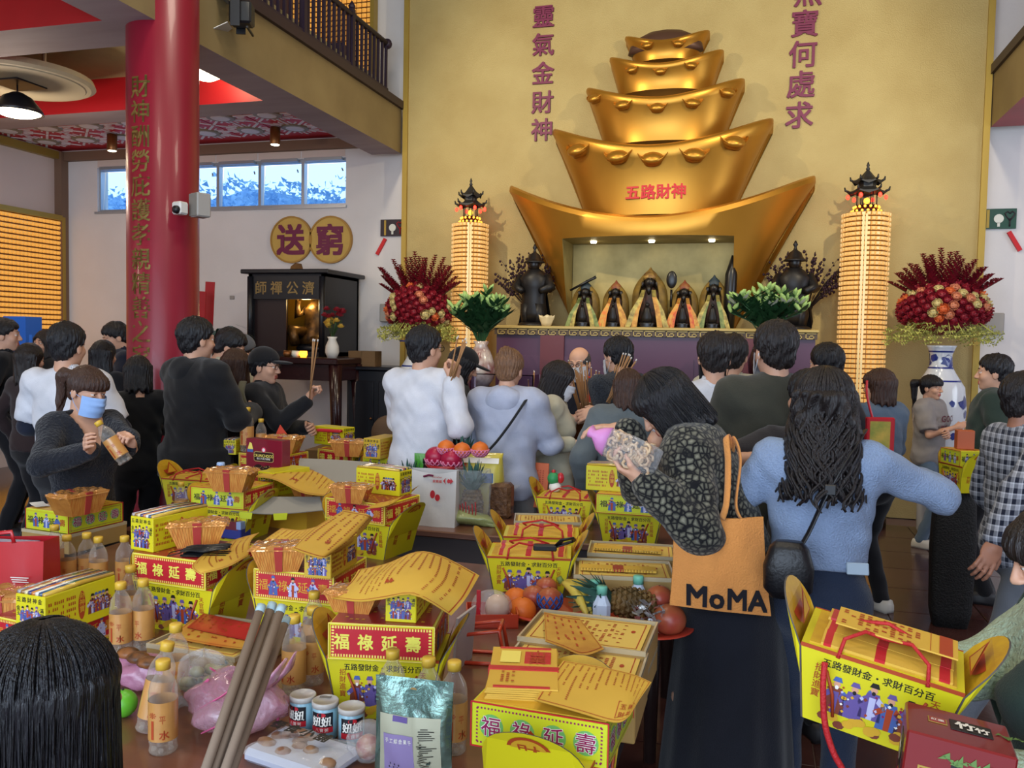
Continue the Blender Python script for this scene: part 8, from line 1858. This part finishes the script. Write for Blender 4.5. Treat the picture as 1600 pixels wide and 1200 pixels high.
# clear bag of snacks with pink tie
q = ad(985, 706, 2.80); t = thing('snack_bag', 'clear bag of pale twisted snacks with pink neck held by the woman in cobble print', 'bag', q, 0, rot=(0, R(20), R(-6))); b = MB(); rr = random.Random(5)
for k in range(60): a = rr.uniform(0, 6.28); c = Vector((rr.uniform(-.075, .07), rr.uniform(-.025, .025), rr.uniform(-.04, .04))); b.tube([c+Vector((.014*math.cos(a+j), .008*math.sin(a*2+j), .014*math.sin(a+j))) for j in range(5)], .0055, 5)
stuff(b.build('snacks', mat('twist_snack', 'b08a64', .5, col2='d0b898', vscale=50), t)); b = MB(); b.loft([[(x, w_*math.cos(a), h_*math.sin(a)) for a in [2*PI*k/20 for k in range(20)]] for x, w_, h_ in ((-.10, .02, .03), (-.08, .035, .05), (0, .04, .055), (.08, .038, .05), (.10, .01, .045))], 0, True, True); b.build('film', M_film, t)
b = MB(); b.loft([[(x, w_*math.cos(a), z0+h_*math.sin(a)) for a in [2*PI*k/14 for k in range(14)]] for x, w_, h_, z0 in ((-.082, .037, .052, 0), (-.11, .03, .04, .0), (-.135, .03, .014, .006), (-.15, .034, .022, .01))], 0, True, True); b.build('pink_neck', mat('pink_neck', 'c880b8', .5), t)
# orange tote bag
pts = [ad(1052, 800, 2.82), ad(1192, 793, 2.82), ad(1204, 972, 2.80), ad(1047, 950, 2.80)]
c0 = (pts[0]+pts[1]+pts[2]+pts[3])/4; ux = ((pts[1]-pts[0])+(pts[2]-pts[3])).normalized(); uz = ((pts[0]-pts[3])+(pts[1]-pts[2])).normalized(); un = uz.cross(ux).normalized(); w_ = (pts[1]-pts[0]).length/2; h_ = (pts[0]-pts[3]).length/2
t = thing('tote_bag', 'orange cloth tote bag with large black lettering hanging from the shoulder', 'bag', c0); Mx = Matrix([[ux[i], un[i], uz[i]] for i in range(3)]).to_4x4()
M_tote = cloth('orange_tote', 'd08a48', bump=.35, bscale=160)
def tf(u, v, s): 
    ww = w_*(1+.12*(1-v)-.03*math.sin(v*PI)); return ((u-.5)*2*ww, s*(.004+.035*math.sin(PI*u)*math.sin(PI*(v*.85+.08))**.7)+.008*math.sin(u*11+v*3)*(.3+v)*(1-abs(2*u-1)), (v-.5)*2*h_-.012*math.sin(u*PI)*(v > .5)*(2*v-1)+(.020*(.5-u) if v < .5 else 0)*(1-2*v))
b = MB(); b.T = Mx; b.grid(lambda u, v: tf(u, v, -1), 24, 24); b.grid(lambda u, v: tf(1-u, v, 1), 24, 24); b.build('bag_body', M_tote, t)
b = MB(); b.T = Mx; x0 = -w_*.80
bold = .045
for ch, sz, gap in (('M', .094, .062), ('o', .094, .066), ('M', .094, .066), ('A', .094, .07)):
    v, f, gw = glyph(ch, bold); k = sz
    vs = []
    for a_, c_ in v:
        x = x0+a_*k; z = -h_*.88+c_*k*1.02; u = x/(2*w_*1.1)+.5; vv = z/(2*h_)+.5; p_ = tf(min(1, max(0, u)), min(1, max(0, vv)), -1); vs.append((x, p_[1]-.004, z-(x+w_)*.05))
    b.add(vs, f); x0 += gw*k+.008
b.build('lettering', cloth('print_black', '17151c', bump=0), t)
b = MB(); sh = ad(1134, 688, 2.90)-c0; 
for dx, dz in ((-.075, .008), (.02, .03)):
    s0 = ux*(w_*.15+dx*.9)+uz*h_*.97-un*.01; s1 = ux*(w_*.42)+uz*h_*.97-un*.01
strap(b, [ux*w_*.05+uz*h_*.93-un*.02, ux*w_*.14+uz*h_*1.3-un*.03, sh+Vector((.01, -.03, -.07)), sh+Vector((.0, .01, .01)), sh+Vector((.02, .06, -.03))], .015, .3); strap(b, [ux*w_*.5+uz*h_*.93, ux*w_*.40+uz*h_*1.25, sh+Vector((.05, .01, -.07)), sh+Vector((.03, .03, .0)), sh+Vector((.02, .07, -.04))], .015, .3); b.build('shoulder_strap', M_tote, t)
# crossbody bag of the wavy haired woman
q = ad(1232, 885, 2.70); t = thing('crossbody_bag', 'black crossbody bag with strap on the back of the pale blue top', 'bag', q); b = MB(); b.loft([[(x_*c1, y_*s1*.5, z) for c1, s1 in [(math.copysign(abs(math.cos(a))**.6, math.cos(a)), math.copysign(abs(math.sin(a))**.6, math.sin(a))) for a in [2*PI*k/20 for k in range(20)]]] for x_, y_, z in ((.05, .05, -.10), (.075, .09, -.07), (.078, .1, 0), (.06, .08, .06), (.04, .05, .08))], 0, True, True); b.build('bag_body', mat('black_leather', '101014', .4, bump=.15, bscale=80), t)
b = MB(); b.v = []; strap(b, [Vector(ad(x, y, dd))-q for x, y, dd in ((1238, 872, 2.72), (1262, 835, 2.735), (1290, 775, 2.725), (1316, 728, 2.73), (1338, 694, 2.775), (1352, 672, 2.88))], .011); b.build('strap', mat('black_leather', '101014'), t); b = MB(); c = Vector(ad(1297, 768, 2.715))-q; b.bbox(c.x-.018, c.x+.018, c.y-.006, c.y+.006, c.z-.012, c.z+.022, .003); b.build('buckle', M_black, t)
def back_strap(label, pts, m, r=.016, name='shoulder_strap', cat='strap'):
    P = [ad(*p) for p in pts]; t = thing(name, label, cat, P[0]); b = MB(); strap(b, [p-P[0] for p in P], r, .25); b.build('webbing', m, t); return t
back_strap('grey bag strap across the olive sweater', ((1168, 598, 4.12), (1185, 612, 4.0), (1205, 635, 3.965), (1232, 662, 3.96), (1250, 690, 3.98)), cloth('grey_strap', '74746c'), .024)
back_strap('thin black corded strap across the grey-blue hoodie', ((826, 618, 5.05), (812, 640, 4.95), (795, 665, 4.935), (776, 690, 4.93), (762, 705, 4.94)), C_black, .010)
back_strap('grey-green strap on the shoulder of the man in the black cap', ((380, 596, 5.75), (376, 615, 5.66), (384, 640, 5.66), (392, 655, 5.68)), cloth('khaki_strap', '5a5848'), .026)
# red and yellow bag on the denim jacket
q = ad(1374, 680, 5.32); t = thing('shopping_bag', 'red edged yellow shopping bag carried by the woman in denim', 'bag', q, R(18)); t.scale = (.8,)*3; b = MB(); b.bbox(-.11, .11, -.03, .03, -.14, .14, .01); b.build('bag_body', M_bred, t); b = MB(); b.box(-.09, .07, -.032, -.03, -.12, .11); b.build('front_panel', mat('bag_yellow_print', 'c8a84a', .5, col2='7a8a3a', vscale=9), t); b = MB(); strap(b, [(-.06, 0, .13), (-.09, .04, .3), (-.07, .1, .42)], .01); b.build('handle', M_bred, t)
# black coat bag between, basket carried by the plaid man side
q = ad(1488, 860, 5.4); t = thing('black_carrier', 'large black mesh carrier standing on the floor behind the plaid shirt', 'bag', (q.x, q.y, 0)); b = MB(); b.loft([[(w2*c1, w2*.7*s1, z) for c1, s1 in [(math.copysign(abs(math.cos(a))**.5, math.cos(a)), math.copysign(abs(math.sin(a))**.5, math.sin(a))) for a in [2*PI*k/20 for k in range(20)]]] for w2, z in ((.10, 0), (.12, .1), (.13, .5), (.12, .78), (.09, .86))], 0, True, True); b.build('bag_body', mat('black_mesh', '121214', .7, bump=.8, bscale=90), t)
p = Vector((q.x+.04, q.y-.0, .865)); basket(p, -1.2, 'yellow ingot box standing on the black carrier behind the plaid shirt', .8, False); lidbox('green_fig', 'green_fig', Vector((p.x, p.y, p.z+BH)), -1.2, 'yellow gift box on the ingot box behind the plaid shirt', .72); b = MB(); b.bbox(-.05, .05, -.04, .04, 0, .12, .004); o = b.build('orange_carton', mat('carton_orange', 'b85a30', .4)); o.location = (p.x, p.y, p.z+BH+LH+.002); tag(o, 'small orange carton on top of the yellow boxes behind the plaid shirt', 'box')
# boxes held by the near woman
A_, B_ = ad(1252, 1003, 1.62), ad(1508, 1085, 1.50); a = math.atan2(B_.y-A_.y, B_.x-A_.x); m_ = (A_+B_)/2; tilt = math.atan2(B_.z-A_.z, math.hypot(B_.x-A_.x, B_.y-A_.y))
bk = basket(Vector((0, 0, 0)), 0, 'yellow ingot box with red cord carried at the right edge', 1.0, True); Rm_ = Matrix.Rotation(a, 4, 'Z') @ Matrix.Rotation(-tilt, 4, 'Y') @ Matrix.Rotation(R(4), 4, 'X'); sc_ = (B_-A_).length/BW1; bk.scale = (sc_,)*3; bk.rotation_euler = Rm_.to_euler(); bk.location = m_-(Rm_ @ Vector((0, -BD/2*sc_, BH*sc_)))
sheet_t = thing('printed_sheet', 'stiff yellow printed slip under the red cord of the carried box', 'paper', bk.location, rot=bk.rotation_euler); b = MB(); z_ = BH*sc_+.035; b.box(-.10*sc_, .135*sc_, -.045, .045, z_, z_+.003); b.build('paper', M_paper, sheet_t); b = MB(); b.T = TOP(z_+.0035); dashes(b, -.085, .06, -.038, .038, 10, 7, 0, random.Random(4), dens=.7); b.box(.10*sc_, .125*sc_, -.0006, 0, -.044, .044, 0); b.box(.075, .076, -.0006, 0, -.044, .044); b.T = None; b.build('printing', M_inkr, sheet_t)
rp = thing('hanging_cord', 'long red cord hanging from the carried yellow box', 'cord', A_); b = MB(); strap(b, [Vector(ad(x, y, dd))-A_ for x, y, dd in ((1289, 1035, 1.585), (1286, 1075, 1.58), (1289, 1130, 1.58), (1302, 1175, 1.58), (1318, 1205, 1.58), (1330, 1240, 1.58))], .006, 1); b.build('cord', M_rope, rp)
# dark red gift carton in front
c1, c2 = ad(1345, 1138, 1.42), ad(1590, 1187, 1.26)
P0, PX, PD = ad(1418, 1140, 1.33), ad(1592, 1186, 1.27), ad(1374, 1200, 1.325); ux = (PX-P0); Lx = ux.length; ux.normalize(); uz = (P0-PD); uz = (uz-ux*uz.dot(ux)); uz.normalize(); uz = (uz*.80+(Vector((0, -.42, .6)))*.62); uz = (uz-ux*uz.dot(ux)).normalized(); uy = uz.cross(ux)
t = thing('gift_carton', 'dark red gift carton with black and white label held at the right edge', 'box', P0); M_gc = mat('gift_carton_red', '741418', .35, coat=.3, var=.06); Mg = Matrix([[ux[i], uy[i], uz[i]] for i in range(3)]).to_4x4(); t.rotation_euler = Mg.to_euler()
Ly = .135; Hh = .13; b = MB(); b.bbox(0, Lx, 0, Ly, -Hh, 0, .003); b.build('carton', M_gc, t)
b = MB(); b.T = TM((Lx*.62, Ly*.55, .0006), rx=-PI/2, rz=0); b.box(-.03, .03, -.0008, 0, -.022, .022, 0); b.text('竹', -.008, .0, .03, 1, y=-.002, bold=.05); b.text('竹', .016, -.004, .022, 1, y=-.002, bold=.05); b.box(-.062, -.034, -.0008, 0, -.012, .012, 2); b.box(-.06, -.036, -.0012, -.0008, -.010, .010, 3); b.text('紅棗', -.048, 0, .010, 1, y=-.0016)
for k in range(9): b.add([(.034+.004*k, -.001, .004*math.sin(k)), (.044+.004*k, -.001, .006+.004*math.sin(k*2)), (.04+.004*k, -.001, .012*math.cos(k))], [(0, 1, 2)], 4)
b.T = TM((Lx*.5, 0, -Hh*.5)); b.box(-.01, .075, -.0008, 0, -.04, .03, 0); b.text('竹', .02, -.002, .042, 1, y=-.002, bold=.05); b.box(-.055, -.014, -.001, 0, -.024, .016, 2); b.box(-.052, -.017, -.0015, -.001, -.021, .013, 3); b.text('紅棗', -.035, -.004, .015, 1, y=-.002)
for k in range(16): b.add([(-.03+.006*k, -.0015, .034+.006*math.sin(k*1.3)), (-.02+.006*k, -.0015, .042+.006*math.sin(k*2)), (-.018+.006*k, -.0015, .032+.004*math.cos(k))], [(0, 1, 2)], 4)
b.T = TM((0, Ly*.5, -Hh*.5), rz=-PI/2); b.box(-.03, .02, -.0008, 0, -.03, .035, 0); b.text('竹', -.004, .008, .034, 1, y=-.002, bold=.05); b.box(-.008, .03, -.001, 0, -.05, -.022, 2); b.box(-.006, .028, -.0015, -.001, -.048, -.024, 3)
b.T = None; b.build('printing', [mat('label_black', '121214', .4), M_inkw, M_goldtrim, M_bredd, mat('leaf_green', '5a7a3a', .5)], t)
# lettering on the grey T-shirt
ot, AR, s_, rz_, root, _t4 = PEOPLE[[p[0] for p in PEOPLE].index(tee)]; b = MB(); b.T = TM((0, 0, 0), rz=PI)
def chest(x, z): return -(.108+.034+.012)*s_*math.sqrt(max(.1, 1-(x/(.24*s_))**2))-.002
for line, z, sz in (('GOOD', 1.265, .085), ('SE', 1.17, .085)):
    x = -.14
    for ch in line:
        v, f, gw = glyph(ch, .04); b.add([((x+a_*sz)*s_, chest((x+a_*sz)*s_, 0)-.03, (z+c_*sz)*s_) for a_, c_ in v], f); x += gw*sz+.008
b.T = TM(rz=PI); b.build('lettering', mat('tee_maroon', '5a2a34', .7), ot)
# blue rack at far left and little table
q = ad(38, 515, 8.6); t = thing('blue_rack', 'bright blue rack with papers in the far left corner', 'rack', (q.x, q.y, 0)); b = MB()
for x in (-.25, .25):
    for y in (-.15, .15): b.box(x-.02, x+.02, y-.02, y+.02, 0, 1.72)
b.build('post', mat('rack_blue', '2468c8', .4), t); b = MB(); b.box(-.27, .27, -.17, .17, 1.45, 1.49); b.build('shelf', mat('rack_blue', '2468c8'), t); b = MB(); b.box(-.16, .12, -.1, .1, 1.49, 1.9); b.build('blue_crate', mat('crate_blue', '1c60c0', .4), t)
